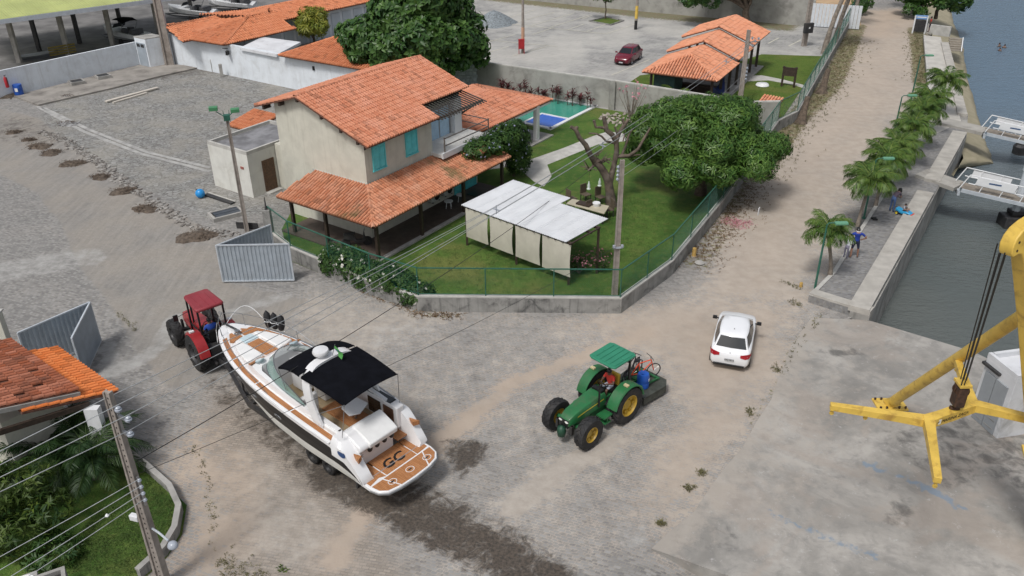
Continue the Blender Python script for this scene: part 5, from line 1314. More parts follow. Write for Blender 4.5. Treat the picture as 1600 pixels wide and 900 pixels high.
# ------------------------------------------------------------------ cars
def car(label, loc, rz, paint, L=4.0, W=1.72, Ht=1.47, plate='', roofbar=False):
    t_ = thing('car', label, 'car', loc, rz)   # x forward, origin at centre
    hl = L/2
    # body: sections along x  (x, half width, z bottom, z belt, crown)
    sec = [(-hl, .70, .34, .72, .0), (-hl+.06, .78, .26, .86, .01), (-hl+.25, .835, .22, .95, .02), (-hl+.6, W/2, .2, .97, .02), (-.5, W/2, .2, .95, .02), (.4, W/2, .2, .93, .02), (1.0, W/2, .2, .92, .03), (1.3, W/2-.015, .22, .88, .05), (hl-.35, W/2-.06, .22, .80, .05), (hl-.1, .70, .24, .70, .03), (hl, .55, .32, .6, .0)]
    rows = []
    for x, w_, zb, zt, cr in sec:
        hm = (zb+zt)/2
        rows.append([(x, -w_*.88, zb), (x, -w_*.985, zb+.12), (x, -w_, hm), (x, -w_*.97, zt-.06), (x, -w_*.88, zt), (x, 0, zt+cr), (x, w_*.88, zt), (x, w_*.97, zt-.06), (x, w_, hm), (x, w_*.985, zb+.12), (x, w_*.88, zb)])
    mb = MB(); mb.loft(rows, closed=True, caps=True); body = mb.build('body', paint, t_, smooth=45, bevel=.012)
    # cabin: base and roof outlines
    zb = .93; rb, rf = -hl+.28, 1.12; tb, tf = -hl+.62, .32
    wb_, wt = W/2-.06, W/2-.25
    def ring_(x0, x1, w_, z0, n=5):
        return [(x0, -w_*.9, z0), ((x0*2+x1)/3, -w_, z0), ((x0+2*x1)/3, -w_, z0), (x1, -w_*.86, z0), (x1+.06, 0, z0), (x1, w_*.86, z0), ((x0+2*x1)/3, w_, z0), ((x0*2+x1)/3, w_, z0), (x0, w_*.9, z0), (x0-.05, 0, z0)]
    def mid(k, inset=0.0):
        r0 = ring_(rb, rf, wb_, zb); r1 = ring_(tb, tf, wt, Ht-.06)
        return [tuple(Vector(a).lerp(Vector(b_), k)) for a, b_ in zip(r0, r1)]
    top = [(x*.94-.03, y*.86, Ht-.015) for x, y, z_ in mid(1)]
    mb = MB(); mb.loft([mid(0), mid(.5), mid(1), top, [(x*.7-.09, y*.5, Ht) for x, y, z_ in top]], closed=True, caps=True)
    cabn = mb.build('cabin', paint, t_, smooth=50)
    def pane(i, j, name, a0=.04, a1=.96, k0=.12, k1=.94):
        lo, hi = mid(k0), mid(k1)
        p = [Vector(lo[i]).lerp(Vector(lo[j]), a0), Vector(lo[i]).lerp(Vector(lo[j]), a1), Vector(hi[i]).lerp(Vector(hi[j]), a1), Vector(hi[i]).lerp(Vector(hi[j]), a0)]
        nn = (p[1]-p[0]).cross(p[3]-p[0]).normalized(); c_ = Vector((-.2, 0, 1.1))
        if nn.dot(p[0]-c_) < 0: nn = -nn
        mb = MB(); mb.add([q+nn*.012 for q in p]+[q-nn*.01 for q in p], [(0, 1, 2, 3), (0, 4, 5, 1), (1, 5, 6, 2), (2, 6, 7, 3), (3, 7, 4, 0)]); mb.build(name, GLASS, t_)
    for s0 in ((0, 1, 2, 3), (8, 7, 6, 5)):
        pane(s0[0], s0[1], 'rear_quarter_window', .25, .97); pane(s0[1], s0[2], 'rear_door_window', .03, .97); pane(s0[2], s0[3], 'front_door_window', .03, .8)
    # rear window and windscreen each from two halves joined in one mesh
    for idxs, nm in (((0, 9, 8), 'rear_window'), ((3, 4, 5), 'windscreen')):
        lo, hi = mid(.14), mid(.95); mb = MB()
        P_ = []
        for r_ in (lo, hi):
            a, m_, c_ = (Vector(r_[q]) for q in idxs); P_.append([a.lerp(m_, .08), a.lerp(m_, .55), m_, c_.lerp(m_, .55), c_.lerp(m_, .08)])
        out = Vector((-1, 0, .5)) if nm == 'rear_window' else Vector((1, 0, .6)); out.normalize()
        mb.loft([[q+out*.018 for q in P_[0]], [q+out*.018 for q in P_[1]]]); mb.loft([[q-out*.01 for q in P_[0]], [q-out*.01 for q in P_[1]]]); mb.build(nm, GLASS, t_, smooth=60)
    for sg in (1, -1):
        for x in (-hl+.78, hl-.82):
            wheel(t_, (x, sg*(W/2-.1), .3), .3, .2, STEEL, 0, .66, name='wheel')
            mb = MB(); mb.lathe([(.31, 0), (.36, 0), (.36, .015), (.31, .015)], 22, M=Matrix.Translation((x, sg*(W/2-.008), .31)) @ Matrix.Rotation(-PI/2*sg, 4, 'X'), cap=False); mb.build('wheel_arch', BLACK, body)
        mb = MB(); mb.loft([[(-hl-.02, sg*.44, .74), (-hl+.0, sg*.44, .86)], [(-hl-.02, sg*.66, .70), (-hl+.03, sg*.68, .92)], [(-hl+.08, sg*.815, .72), (-hl+.13, sg*.815, .92)], [(-hl+.34, sg*.87, .8), (-hl+.34, sg*.87, .9)]]); mb.build('tail_light', M('red_lens', (.33, .012, .02), .15), t_, smooth=60)
        mb = MB(); mb.loft([[(hl-.02, sg*.45, .56), (hl-.05, sg*.43, .68)], [(hl-.08, sg*.62, .56), (hl-.15, sg*.62, .7)], [(hl-.3, sg*.765, .62), (hl-.4, sg*.78, .74)]]); mb.build('headlight', HEADL, t_, smooth=60)
        mb = MB(); mb.box((.72, sg*(W/2+.12), .98), (.12, .2, .14)); mb.bar((.74, sg*(W/2-.06), .94), (.72, sg*(W/2+.05), .96), .05); mb.build('wing_mirror', BLACK if roofbar else paint, t_, bevel=.02)
    mb = MB(); mb.box((hl-.03, 0, .42), (.06, .9, .14)); mb.build('grille', BLACK, t_, bevel=.015)
    mb = MB(); mb.box((-hl+.02, 0, .3), (.12, 1.3, .1)); mb.build('rear_valance', BLACK, t_, bevel=.02)
    if plate:
        mb = MB(); mb.box((-hl-.025, 0, .56), (.015, .4, .13)); pl_ = mb.build('number_plate', M('plate_grey', (.45, .46, .47), .4), t_)
        o = link('lettering', text_mesh(plate, .1, BLACK, .001, 0, .002), pl_); place(o, (-hl-.034, 0, .56), (0, -1, 0), (0, 0, 1))
    mb = MB(); mb.box((hl-.005, 0, .32), (.02, .4, .12)); mb.build('front_plate', M('front_plate_grey', (.45, .46, .47), .4), t_)
    return t_
CARW = M('white_car_paint', (.78, .79, .81), .25, .02, 1, coat=.5)
c1 = car('white hatchback driving away up the sandy road', (9.98, 32.0, 0), math.atan2(.945, .33), CARW, plate='OKJ 9514', roofbar=True)
mb = MB(); mb.lathe([(.04, 0), (.055, .008), (.055, .0)], 18); o = mb.build('badge_ring', STEEL, c1); place(o, (-1.945, 0, .84), (0, -1, 0), (.15, 0, 1))
mb = MB(); mb.box((-.9, 0, 1.485), (.06, .03, .03)); mb.build('aerial', BLACK, c1)
mb = MB(); mb.loft([[(.36, y, 1.425) for y in (-.5, -.25, 0, .25, .5)], [(.47, y*1.02, 1.36) for y in (-.5, -.25, 0, .25, .5)]]); mb.build('sunroof_strip', GLASS, c1)
CARR = M('dark_red_car_paint', (.14, .008, .022), .25, .05, 1, coat=.5)
c2 = car('dark red hatchback parked alone on the grey car park', (11.6, 83.2, 0), math.atan2(-.88, -.47), CARR, L=3.9, plate='')
# ------------------------------------------------------------------ vegetation
MANGO = leaf_mat('mango_leaves', (.038, .105, .02), (.18, .30, .062), .36)
BREAD = leaf_mat('breadfruit_leaves', (.028, .084, .02), (.125, .23, .048), .4)
YGREEN = leaf_mat('yellow_green_leaves', (.15, .2, .025), (.46, .42, .07), .5)
PALMG = leaf_mat('palm_leaflets', (.05, .125, .024), (.24, .31, .065), .45)
PALMD = leaf_mat('dark_palm_leaflets', (.018, .052, .015), (.075, .13, .03), .45)
HEDGE = leaf_mat('hedge_leaves', (.024, .07, .016), (.095, .175, .035), .5)
SHRUB = leaf_mat('lime_shrub_leaves', (.02, .055, .012), (.135, .19, .03), .5)
REDL = leaf_mat('red_cordyline_leaves', (.055, .012, .018), (.16, .03, .035), .5)
PETW = leaf_mat('white_petals', (.75, .74, .66), (.85, .84, .78), .6, .3)
PETP = leaf_mat('pink_petals', (.6, .2, .28), (.75, .4, .45), .6, .3)
PETL = leaf_mat('lilac_petals', (.45, .48, .72), (.6, .62, .8), .6, .3)
DRYL = leaf_mat('dry_leaves', (.10, .055, .025), (.24, .16, .08), .8, .1)
def unit(a): return a/np.maximum(np.linalg.norm(a, axis=1, keepdims=True), 1e-9)
def leaf_geo(P, D, N_, L, W, droop=.35):
    """n leaves: base P, direction D, normal hint N_, length L, width W -> 2 quads each (bent diamond)"""
    n = len(P); D = unit(D); Sd = unit(np.cross(D, N_)); Nn = np.cross(Sd, D)
    L = np.broadcast_to(L, n)[:, None]; W = np.broadcast_to(W, n)[:, None]
    mid = P+D*L*.5; tip = P+D*L*.96-Nn*L*droop
    fold = Nn*W*.18
    V = np.stack([P, mid-Sd*W*.5+fold, mid, mid+Sd*W*.5+fold, tip], 1)   # 5 verts
    F = np.array([[0, 1, 4, 2], [0, 2, 4, 3]])
    return V.reshape(-1, 3), (F[None]+(np.arange(n)*5)[:, None, None]).reshape(-1, 4)
def clump_points(lobes, n, shell=.35, low=-.75):
    """points near the surface of ellipsoid lobes, outward normals"""
    vol = np.array([l[1][0]*l[1][1]+l[1][0]*l[1][2] for l in lobes]); cnt = rng.multinomial(n, vol/vol.sum())
    P = []; Nn = []
    for (c, r_), k in zip(lobes, cnt):
        d = unit(rng.normal(size=(k*2, 3))); d = d[d[:, 2] > low][:k]
        rad = 1-shell*rng.random(len(d))**1.6
        p = np.array(c)+d*np.array(r_)*rad[:, None]
        keep = np.ones(len(p), bool)
        for c2, r2 in lobes:
            if c2 is c: continue
            q = ((p-np.array(c2))/np.array(r2)); keep &= (q*q).sum(1) > .55
        P.append(p[keep]); Nn.append(unit(d/np.array(r_))[keep])
    return np.concatenate(P), np.concatenate(Nn)
def whorls(P, N_, k, L, W, up=.25, spread=1.0, droop=.4, jit=.25):
    n = len(P); A_ = rng.random((n, 1))*2*PI+np.arange(k)[None]*2*PI/k+rng.normal(0, .3, (n, k))
    ref = np.where(np.abs(N_[:, 2:3]) > .9, np.array([[1., 0, 0]]), np.array([[0, 0, 1.]]))
    T1 = unit(np.cross(N_, ref)); T2 = np.cross(N_, T1)
    D = spread*(np.cos(A_)[..., None]*T1[:, None]+np.sin(A_)[..., None]*T2[:, None])+N_[:, None]*(up+rng.random((n, k, 1))*.5)
    D = D.reshape(-1, 3); PP = np.repeat(P, k, 0)+rng.normal(0, jit*.2, (n*k, 3)); NN = np.repeat(N_, k, 0)+np.array([0, 0, .4])
    s = rng.uniform(.7, 1.2, n*k)
    return PP, D, NN, L*s, W*s
def crown(name, parent, lobes, n, k, L, W, mat, up=.25, spread=1.0, droop=.4, shell=.4, light=.5, low=-.75, loc=None):
    P, N_ = clump_points(lobes, n, shell, low)
    a = whorls(P, N_, k, L, W, up, spread, droop)
    V, F = leaf_geo(*a, droop=droop)
    tn = np.clip(np.repeat(rng.beta(1.6, 2.6, len(P)), k)+rng.normal(0, .12, len(P)*k), 0, 1)
    me = fastmesh(name, V, F, mat, tint=np.repeat(tn, 2), smooth=True)
    return link(name, me, parent)
def branchy(name, parent, segs, mat, n=8):
    mb = MB()
    for pts, rs in segs: mb.tube(pts, rs, n)
    return mb.build(name, mat, parent, smooth=50)
def wig(a, b_, k=6, amp=.1):
    a, b_ = Vector(a), Vector(b_); out = []
    for i in range(k+1):
        t_ = i/k; p = a.lerp(b_, t_)
        if 0 < i < k: p += Vector(rng.normal(0, amp, 3))
        out.append(p)
    return out
def taper(r0, r1, k=6): return [r0+(r1-r0)*i/k for i in range(k+1)]
def tree(name, label, loc, lobes, n, k, L, W, mat, trunk_r=.25, trunk_h=1.5, barkm=None, group=None, cat='tree', **kw):
    t_ = thing(name, label, cat, loc, 0, group)
    segs = [(wig((0, 0, -.1), (0, 0, trunk_h), 4, .05), taper(trunk_r*1.2, trunk_r*.8, 4))]
    for c, r_ in lobes[:9]:
        segs.append((wig((0, 0, trunk_h*.9), (c[0], c[1], c[2]), 6, .15), taper(trunk_r*.55, .04)))
    branchy('trunk', t_, segs, barkm or BARK)
    crown('crown', t_, lobes, n, k, L, W, mat, **kw)
    return t_
def blob_lobes(c, r_, m_, lr, seed=0, flat=.75, low=-.3):
    g = np.random.default_rng(seed); out = []
    while len(out) < m_:
        d = g.normal(size=3); d /= np.linalg.norm(d)
        if d[2] < low: continue
        s_ = g.uniform(.6, .9); q = lr*g.uniform(.75, 1.25)
        out.append(((c[0]+d[0]*r_[0]*s_, c[1]+d[1]*r_[1]*s_, c[2]+d[2]*r_[2]*s_), (q, q, q*flat)))
    return out
# big mango inside the fence
ml = [((0, 0, 3.6), (3.6, 3.4, 2.2))]+blob_lobes((0, 0, 3.4), (4.6, 4.3, 2.6), 34, 1.15, 3, .8, -.35)
tree('mango_tree', 'broad dark green mango tree overhanging the green mesh fence by the road', (12.0, 49.6, 0), ml, 7200, 9, .38, .085, MANGO, .34, 1.7, up=.25, spread=1.0, droop=.55, shell=.4, low=-.85)
# breadfruit tree behind the house
bl_ = [((0, 0, 6.0), (4.4, 3.6, 3.4))]+blob_lobes((0, 0, 6.0), (5.6, 4.4, 3.9), 26, 1.6, 8, .8, -.6)
def vplane(B, u, v, off=0.0):
    d = (u-800)/FPX*_RI-(v-450)/FPX*_UP+_FW; k = (B[1]+off)/d.y
    return Vector((0, 0, CAMH))+d*k-Vector((B[0], B[1], 0))
BT = (-8.6, 72.0); bl_ = []
for u, v, rp, off in ((655, -5, 62, 0), (620, 25, 42, -1.5), (690, 20, 48, 1), (575, 62, 40, -.5), (548, 52, 20, .5), (615, 70, 38, -2), (655, 60, 48, -2), (705, 62, 36, -1), (738, 72, 24, 0), (750, 92, 13, .5), (668, 98, 28, -2.5), (600, 92, 20, -2.5), (632, 98, 26, -2), (735, 40, 22, 1), (720, 95, 13, -1), (560, 84, 14, -1.5), (700, 108, 10, -2)):
    p = vplane(BT, u, v, off); r_ = rp*.057; bl_.append(((p.x, p.y, p.z), (r_, r_*.9, r_*.82)))
tree('breadfruit_tree', 'tall dark green broad leaved tree rising behind the house roof', (-8.6, 72.0, 0), bl_, 4600, 7, .52, .28, BREAD, .35, 3.0, up=.35, droop=.3, shell=.5, low=-.95)
# yellow green tree by the far building
tree('yellow_tree', 'small bushy yellow green tree between the orange roofed buildings', G(492, 74), [((0, 0, 2.3), (1.5, 1.5, 1.3))]+blob_lobes((0, 0, 2.4), (1.7, 1.7, 1.4), 9, .7, 5), 420, 9, .6, .12, YGREEN, .14, 1.2, up=.6, droop=.5)
# bare, lopped tree on the lawn
bt = thing('lopped_tree', 'bare grey lopped tree with stubby branches beside the lawn table', 'tree', G(947, 322))
def up_at(u, v, z, o=G(947, 322)):
    p = G(u, v, z); return p-o
B0 = G(947, 322)
def bp(u, v, off=0.0):
    """point above the tree base plane facing the viewer"""
    zq = HZ(u, v, B0.x, B0.y); d = Vector((B0.x, B0.y, 0)); 
    p = G(u, v, max(0.0, zq)); 
    lat = Vector((1, 0, 0)); k = math.hypot(B0.x, B0.y)
    q = Vector((B0.x, B0.y, zq)); 
    ray_ = G(u, v, zq)-Vector((0, 0, CAMH)); s_ = B0.y/ray_.y
    q = Vector((0, 0, CAMH))+ray_*s_
    return q-B0+Vector((0, off, 0))
segs = [([bp(956, 325), bp(953, 300), bp(950, 280)], [.5, .36, .34]),
        ([bp(951, 284), bp(943, 268), bp(936, 258), bp(930, 252)], [.34, .3, .3, .36]),
        ([bp(930, 254), bp(922, 240, -.3), bp(914, 222, -.5), bp(904, 210, -.6), bp(898, 196, -.7), bp(890, 192, -.7)], [.26, .22, .2, .17, .17, .13]),
        ([bp(898, 196, -.7), bp(901, 192, -.7)], [.15, .12]),
        ([bp(953, 285), bp(960, 262, .3), bp(965, 240, .4), bp(964, 222, .4)], [.26, .22, .2, .2]),
        ([bp(964, 226, .4), bp(957, 212, .2), bp(948, 205, .2), bp(944, 184, .2)], [.2, .2, .2, .16]),
        ([bp(946, 202, .2), bp(938, 199), bp(931, 199), bp(928, 188)], [.12, .11, .1, .12]),
        ([bp(964, 224, .4), bp(969, 212, .5), bp(978, 200, .6), bp(984, 192, .6)], [.2, .17, .16, .12]),
        ([bp(978, 199, .6), bp(974, 191, .6)], [.12, .1]),
        ([bp(960, 226, .3), bp(948, 222, .1), bp(940, 213), bp(932, 209), bp(920, 208)], [.11, .09, .08, .07, .05]),
        ([bp(972, 250, .5), bp(980, 234, .7), bp(985, 218, .8), bp(992, 208, .9)], [.12, .1, .09, .05]),
        ([bp(966, 248, .4), bp(985, 249, .6), bp(1000, 240, .8), bp(1012, 222, 1), bp(1024, 204, 1.1)], [.17, .15, .13, .11, .07]),
        ([bp(985, 249, .6), bp(1003, 249, .8)], [.08, .05]),
        ([bp(930, 256), bp(922, 262, -.2), bp(918, 264, -.3)], [.14, .08, .04]), ([bp(940, 255, .2), bp(950, 252, .3), bp(956, 250, .3)], [.13, .09, .05]),
        ([bp(966, 214, .5), bp(963, 205, .5), bp(961, 202, .5)], [.09, .07, .05]), ([bp(975, 225, .5), bp(978, 216, .6), bp(976, 210, .6)], [.06, .05, .03])]
LOPB = M('lopped_bark', (.105, .08, .062), .9, .45, 3, bump=.8, bscale=9, dirt=.6, dcol=(.21, .19, .175), dscale=1.1)
segs = [(p_, [x*.76 for x in r_]) for p_, r_ in segs]
branchy('trunk', bt, segs, LOPB, 9)
for u, v in ((919, 264), (930, 244), (946, 252), (938, 251)):
    mb = MB(); p0 = bp(934, 254)
    for q in range(5): mb.tube([bp(u, v)+Vector(rng.normal(0, .12, 3)), bp(u, v)+Vector(rng.normal(0, .35, 3))+Vector((0, 0, .1))], [.05, .015], 5)
    mb.build('twig_stub', LOPB, bt)
# glass lanterns hanging from a thin branch
for u, v, lab in ((920, 290, 'left of two glass bottle lanterns hanging below the lopped tree'), (937, 285, 'right of two glass bottle lanterns hanging below the lopped tree')):
    p = bp(u, v)+B0
    l_ = thing('lantern', lab, 'lantern', p-Vector((0, 0, .25)), 0, 'glass lanterns under the lopped tree')
    mb = MB(); mb.lathe([(.11, 0), (.13, .05), (.08, .1), (.09, .3), (.04, .42), (.035, .52)], 12); mb.build('glass_body', M('frosted_glass', (.6, .66, .62), .15, .05), l_, smooth=40)
    mb = MB(); mb.tube([(0, 0, .6), (0, 0, 1.3)], .012, 5); mb.build('cord', DARK, l_)

# palms: fronds are parts that share meshes
def frond_mesh(name, L, wl, arch, nl, mat, seed, tilt=0.5, hang=.5):
    g = np.random.default_rng(seed); t_ = np.linspace(0, 1, 14)
    z_ = L*(.62*t_*math.sin(tilt)-arch*t_**2.2); x = L*(t_*math.cos(tilt*.8)-.12*t_**3)
    rach = np.stack([x, 0*x, z_], 1)
    P = []; D = []; N_ = []; Ls = []
    for i in range(nl):
        s_ = .12+.88*(i+.5)/nl; q = np.array([np.interp(s_, t_, rach[:, k]) for k in range(3)]); q2 = np.array([np.interp(min(1, s_+.05), t_, rach[:, k]) for k in range(3)])
        tg = (q2-q)/max(1e-6, np.linalg.norm(q2-q)) if s_ < .95 else (rach[-1]-rach[-2])/np.linalg.norm(rach[-1]-rach[-2])
        up = np.array([0, 0, 1.])-tg*tg[2]; up /= np.linalg.norm(up)
        for sd_ in (-1, 1):
            side = np.cross(tg, up)*sd_
            d = side*.85+tg*(.55+.4*s_)+up*(.28-hang*s_*.6)+g.normal(0, .1, 3)-np.array([0, 0, hang*.5])
            P.append(q); D.append(d); N_.append(up+g.normal(0, .15, 3)); Ls.append(wl*(math.sin(PI*min(.97, s_*.92+.1))**.6)*g.uniform(.85, 1.1))
    Ls = np.array(Ls)
    V, F = leaf_geo(np.array(P), np.array(D), np.array(N_), Ls, Ls*.06+.011, .4)
    mb = MB(); mb.tube([tuple(p) for p in rach], [.028*(1-.75*a) for a in t_], 5)
    V = np.concatenate([V, np.array(mb.v)]); F2 = [f_ for f_ in mb.f if len(f_) == 4]
    F = np.concatenate([F, np.array(F2)+len(V)-len(mb.v)])
    tn = np.concatenate([np.repeat(np.clip(g.beta(1.5, 2.2)*.7+g.normal(0, .12, len(P)), 0, 1), 2), np.full(len(F2), .9)])
    return fastmesh(name, V, F, mat, tint=tn, smooth=True)
def palm(label, loc, h, fronds, nf, lean=(0, 0), trunk_r=.11, group=None, name='palm_tree', collar=True, tmat=None, el=(-.25, .75), seed=1, nm='frond', sc=(1, 1)):
    g = np.random.default_rng(seed)
    t_ = thing(name, label, 'palm tree', loc, 0, group)
    top = Vector((lean[0], lean[1], h)); pts = [Vector((lean[0]*s_**1.6, lean[1]*s_**1.6, h*s_-.05)) for s_ in np.linspace(0, 1, 8)]
    mb = MB(); mb.tube(pts, [trunk_r*(1.35-.5*min(1, s_*3)+(.05 if i % 2 else 0)) for i, s_ in enumerate(np.linspace(0, 1, 8))], 9); mb.build('trunk', tmat or BARKG, t_, smooth=50)
    if collar: mb = MB(); mb.tube([top-Vector((0, 0, .1)), top+Vector((0, 0, .45))], [trunk_r*1.1, trunk_r*.5], 8); mb.build('crownshaft', PALMG_S, t_, smooth=50)
    for i in range(nf):
        f_ = fronds[int(g.integers(0, len(fronds)))]; o = link(nm, f_, t_)
        az = 2*PI*i/nf+g.normal(0, .2); e_ = el[0]+(el[1]-el[0])*((i*0.618) % 1)
        o.location = top+Vector((0, 0, .32 if collar else .05)); o.rotation_euler = Euler((g.normal(0, .15), -e_, az), 'XYZ'); s_ = g.uniform(*((.85, 1.12) if sc == (1, 1) else sc)); o.scale = (s_, s_, s_)
    return t_
PALMG_S = M('green_crownshaft', (.12, .17, .05), .5, .15, 5)
FR = [frond_mesh('frond', 2.0, .72, .5, 46, PALMG, 20+k, .55, .6) for k in range(5)]
pp_ = [(1297, 430), (1340, 352), (1368, 322), (1388, 292), (1408, 262), (1426, 236), (1444, 208), (1462, 180)]
words = ['nearest promenade palm, beside the man in the blue shirt', 'second promenade palm from the near end, left of the child on a toy car', 'third promenade palm from the near end', 'fourth promenade palm from the near end, by the middle lamp post', 'fifth promenade palm from the near end', 'third promenade palm from the far end', 'last but one promenade palm, near the far gangway', 'farthest promenade palm at the pale slabs']
for k, (u, v) in enumerate(pp_):
    p = G(u, v, .4)
    palm(words[k], p, 2.2+.15*((k*7) % 3), FR, 22, (-.45 if k == 0 else .12+.1*((k*5) % 3-1), .1), .1, 'palms along the promenade', seed=40+k, el=(-.35, .95), sc=(.72, .92) if k == 0 else (.85, 1.1))
FC = [frond_mesh('frond', 3.1, .75, .5, 32, PALMG, 60+k, .7, .7) for k in range(3)]
# coconut palms along the far end of the fence: leaning grey trunks, crowns partly out of frame
for k, (u, v, lx, ly, hh, lab) in enumerate(((1287, 84, 5.5, 3.5, 8.4, 'coconut palm with a leaning grey trunk rising from the kiosk lawn corner'), (1300, 80, 4.6, 6, 6.4, 'second coconut palm leaning right behind the fence'), (1330, 40, 1.8, 2, 4.2, 'coconut palm beside the white gate with hanging dry fronds'), (1420, 10, -2.0, 0, 2.6, 'coconut palm at the far right edge of the sandy road'))):
    palm(lab, G(u, v), hh, FC, 13, (lx*.45, ly*.4), .24, 'coconut palms by the road', name='coconut_palm', collar=False, tmat=BARKG, seed=80+k, el=(-.7, .5))
# broad trees at the frame's top edge
tl = blob_lobes((-.6, 0, 2.9), (4.0, 3.2, 1.8), 18, 1.2, 21, .8, -.7)+[((-.4, 0, 2.9), (3.0, 2.5, 1.5))]
tree('almond_tree', 'leafy green tree on the beach at the top right corner', G(1462, 28), tl, 1500, 8, .55, .22, BREAD, .2, 1.5, up=.3, droop=.3, low=-.9)
tl = blob_lobes((-2.6, 0, 5.6), (6.0, 3.2, 1.9), 18, 1.3, 22, .7, -.9)+[((-5.5, 0, 3.7), (1.6, 1.3, 1.1)), ((-4.2, -.5, 3.3), (1.3, 1.2, 1.0)), ((-6.6, 0, 3.2), (1.2, 1, .9))]
ft = tree('spreading_tree', 'large spreading tree with a forked dark trunk behind the kiosk roofs', G(1163, 42), tl, 1900, 8, .5, .2, BREAD, .42, 2.2, up=.3, droop=.3, low=-.9)
tree('sapling', 'small young tree on its own square of grass in the car park', G(946, 30), blob_lobes((-.8, 0, 2.6), (1.4, 1, .8), 6, .6, 23), 170, 7, .3, .15, BREAD, .07, 2.2, up=.3)
for k, (u, v, lab) in enumerate(((1345, 22, 'low dark bush at the foot of the coconut palms by the gate'), (1430, 30, 'dark bush behind the blue sign'))):
    t_ = thing('bush', lab, 'bush', G(u, v), 0, 'bushes at the far road end')
    crown('foliage', t_, blob_lobes((0, 0, .9), (1.3, 1.1, .8), 8, .7, 30+k), 320, 7, .4, .12, BREAD, up=.4)
# white flowering hedge along the low wall
hp = [(-9.2, 39.4), (-8.2, 38.6), (-7.3, 37.95), (-6.4, 37.3), (-5.6, 36.75), (-4.7, 36.2)]
hd_ = thing('flowering_hedge', 'green hedge with white flowers spilling over the low wall', 'hedge', (-7.5, 38, 0))
lob = [((x+7.5, y-38, .75+.25*math.sin(i*2.2)), (.9, .75, .9 if i < 4 else .6)) for i, (x, y) in enumerate(hp)]
crown('foliage', hd_, lob, 1700, 7, .2, .09, HEDGE, up=.35, shell=.35, low=-.6)
P_, N__ = clump_points(lob, 75, .05, -.2)
def petals(name, P_, N__, s_, mat, par):
    a = whorls(P_, N__, 5, s_, s_*.75, up=.15, jit=0); V, F = leaf_geo(*a, droop=.1)
    return tag(link(name, fastmesh(name, V, F, mat, tint=np.repeat(rng.random(len(P_)*5), 2)), par), kind='stuff')
petals('flowers', P_+N__*.05, N__, .10, PETW, hd_)
# climbing plant over the verandah and balcony
cl_ = thing('climbing_plant', 'leafy creeper with pale lilac flowers sprawling over the verandah roof by the balcony', 'creeper', HO, -YA)
lob = [((.2, 9.6, 3.2), (1.0, 1.5, .55)), ((.5, 10.9, 3.2), (1.0, 1.3, .7)), ((.3, 12.2, 3.1), (1.1, 1.3, .9)), ((.0, 13.6, 2.5), (1.0, 1.3, 1.3)), ((.2, 13.9, 1.4), (.9, 1.0, 1.4)), ((-.3, 14.4, 2.9), (.7, .8, .7))]
crown('foliage', cl_, lob, 1900, 7, .22, .1, HEDGE, up=.3, shell=.4, low=-.8)
P_, N__ = clump_points(lob, 110, .05, -.3); petals('flowers', P_+N__*.05, N__, .09, PETL, cl_)
mb = MB(); mb.tube(wig((0, 13.6, 0), (.1, 13.2, 2.4), 6, .05), taper(.09, .05)); mb.build('stem', BARK, cl_)
# red cordylines along the garden wall
k = 0
for i in range(26):
    s_ = i/25; a = Vector((-1.2, 72.2, 0)); b_ = Vector((6.6, 67.9, 0)); p = a.lerp(b_, s_)+Vector((rng.normal(0, .25), rng.normal(0, .2), 0))
    t_ = thing('cordyline', 'dark red leaved cordyline in the row along the garden wall by the pool', 'shrub', p, 0, 'red cordylines along the garden wall')
    hh = rng.uniform(.6, 1.5); mb = MB(); mb.tube([(0, 0, 0), (.05, 0, hh)], .03, 5); mb.build('stem', BARK, t_)
    n = 26; V, F = leaf_geo(np.tile([[0.03, 0, hh]], (n, 1))-np.array([[0, 0, .5]])*rng.random((n, 1))*hh, np.column_stack([rng.normal(0, 1, (n, 2)), rng.uniform(.3, 1.4, n)]), np.tile([[0, 0, 1.]], (n, 1)), rng.uniform(.4, .65, n), .09, .3)
    link('leaves', fastmesh('leaves', V, F, REDL, tint=np.repeat(rng.random(n), 2)), t_)
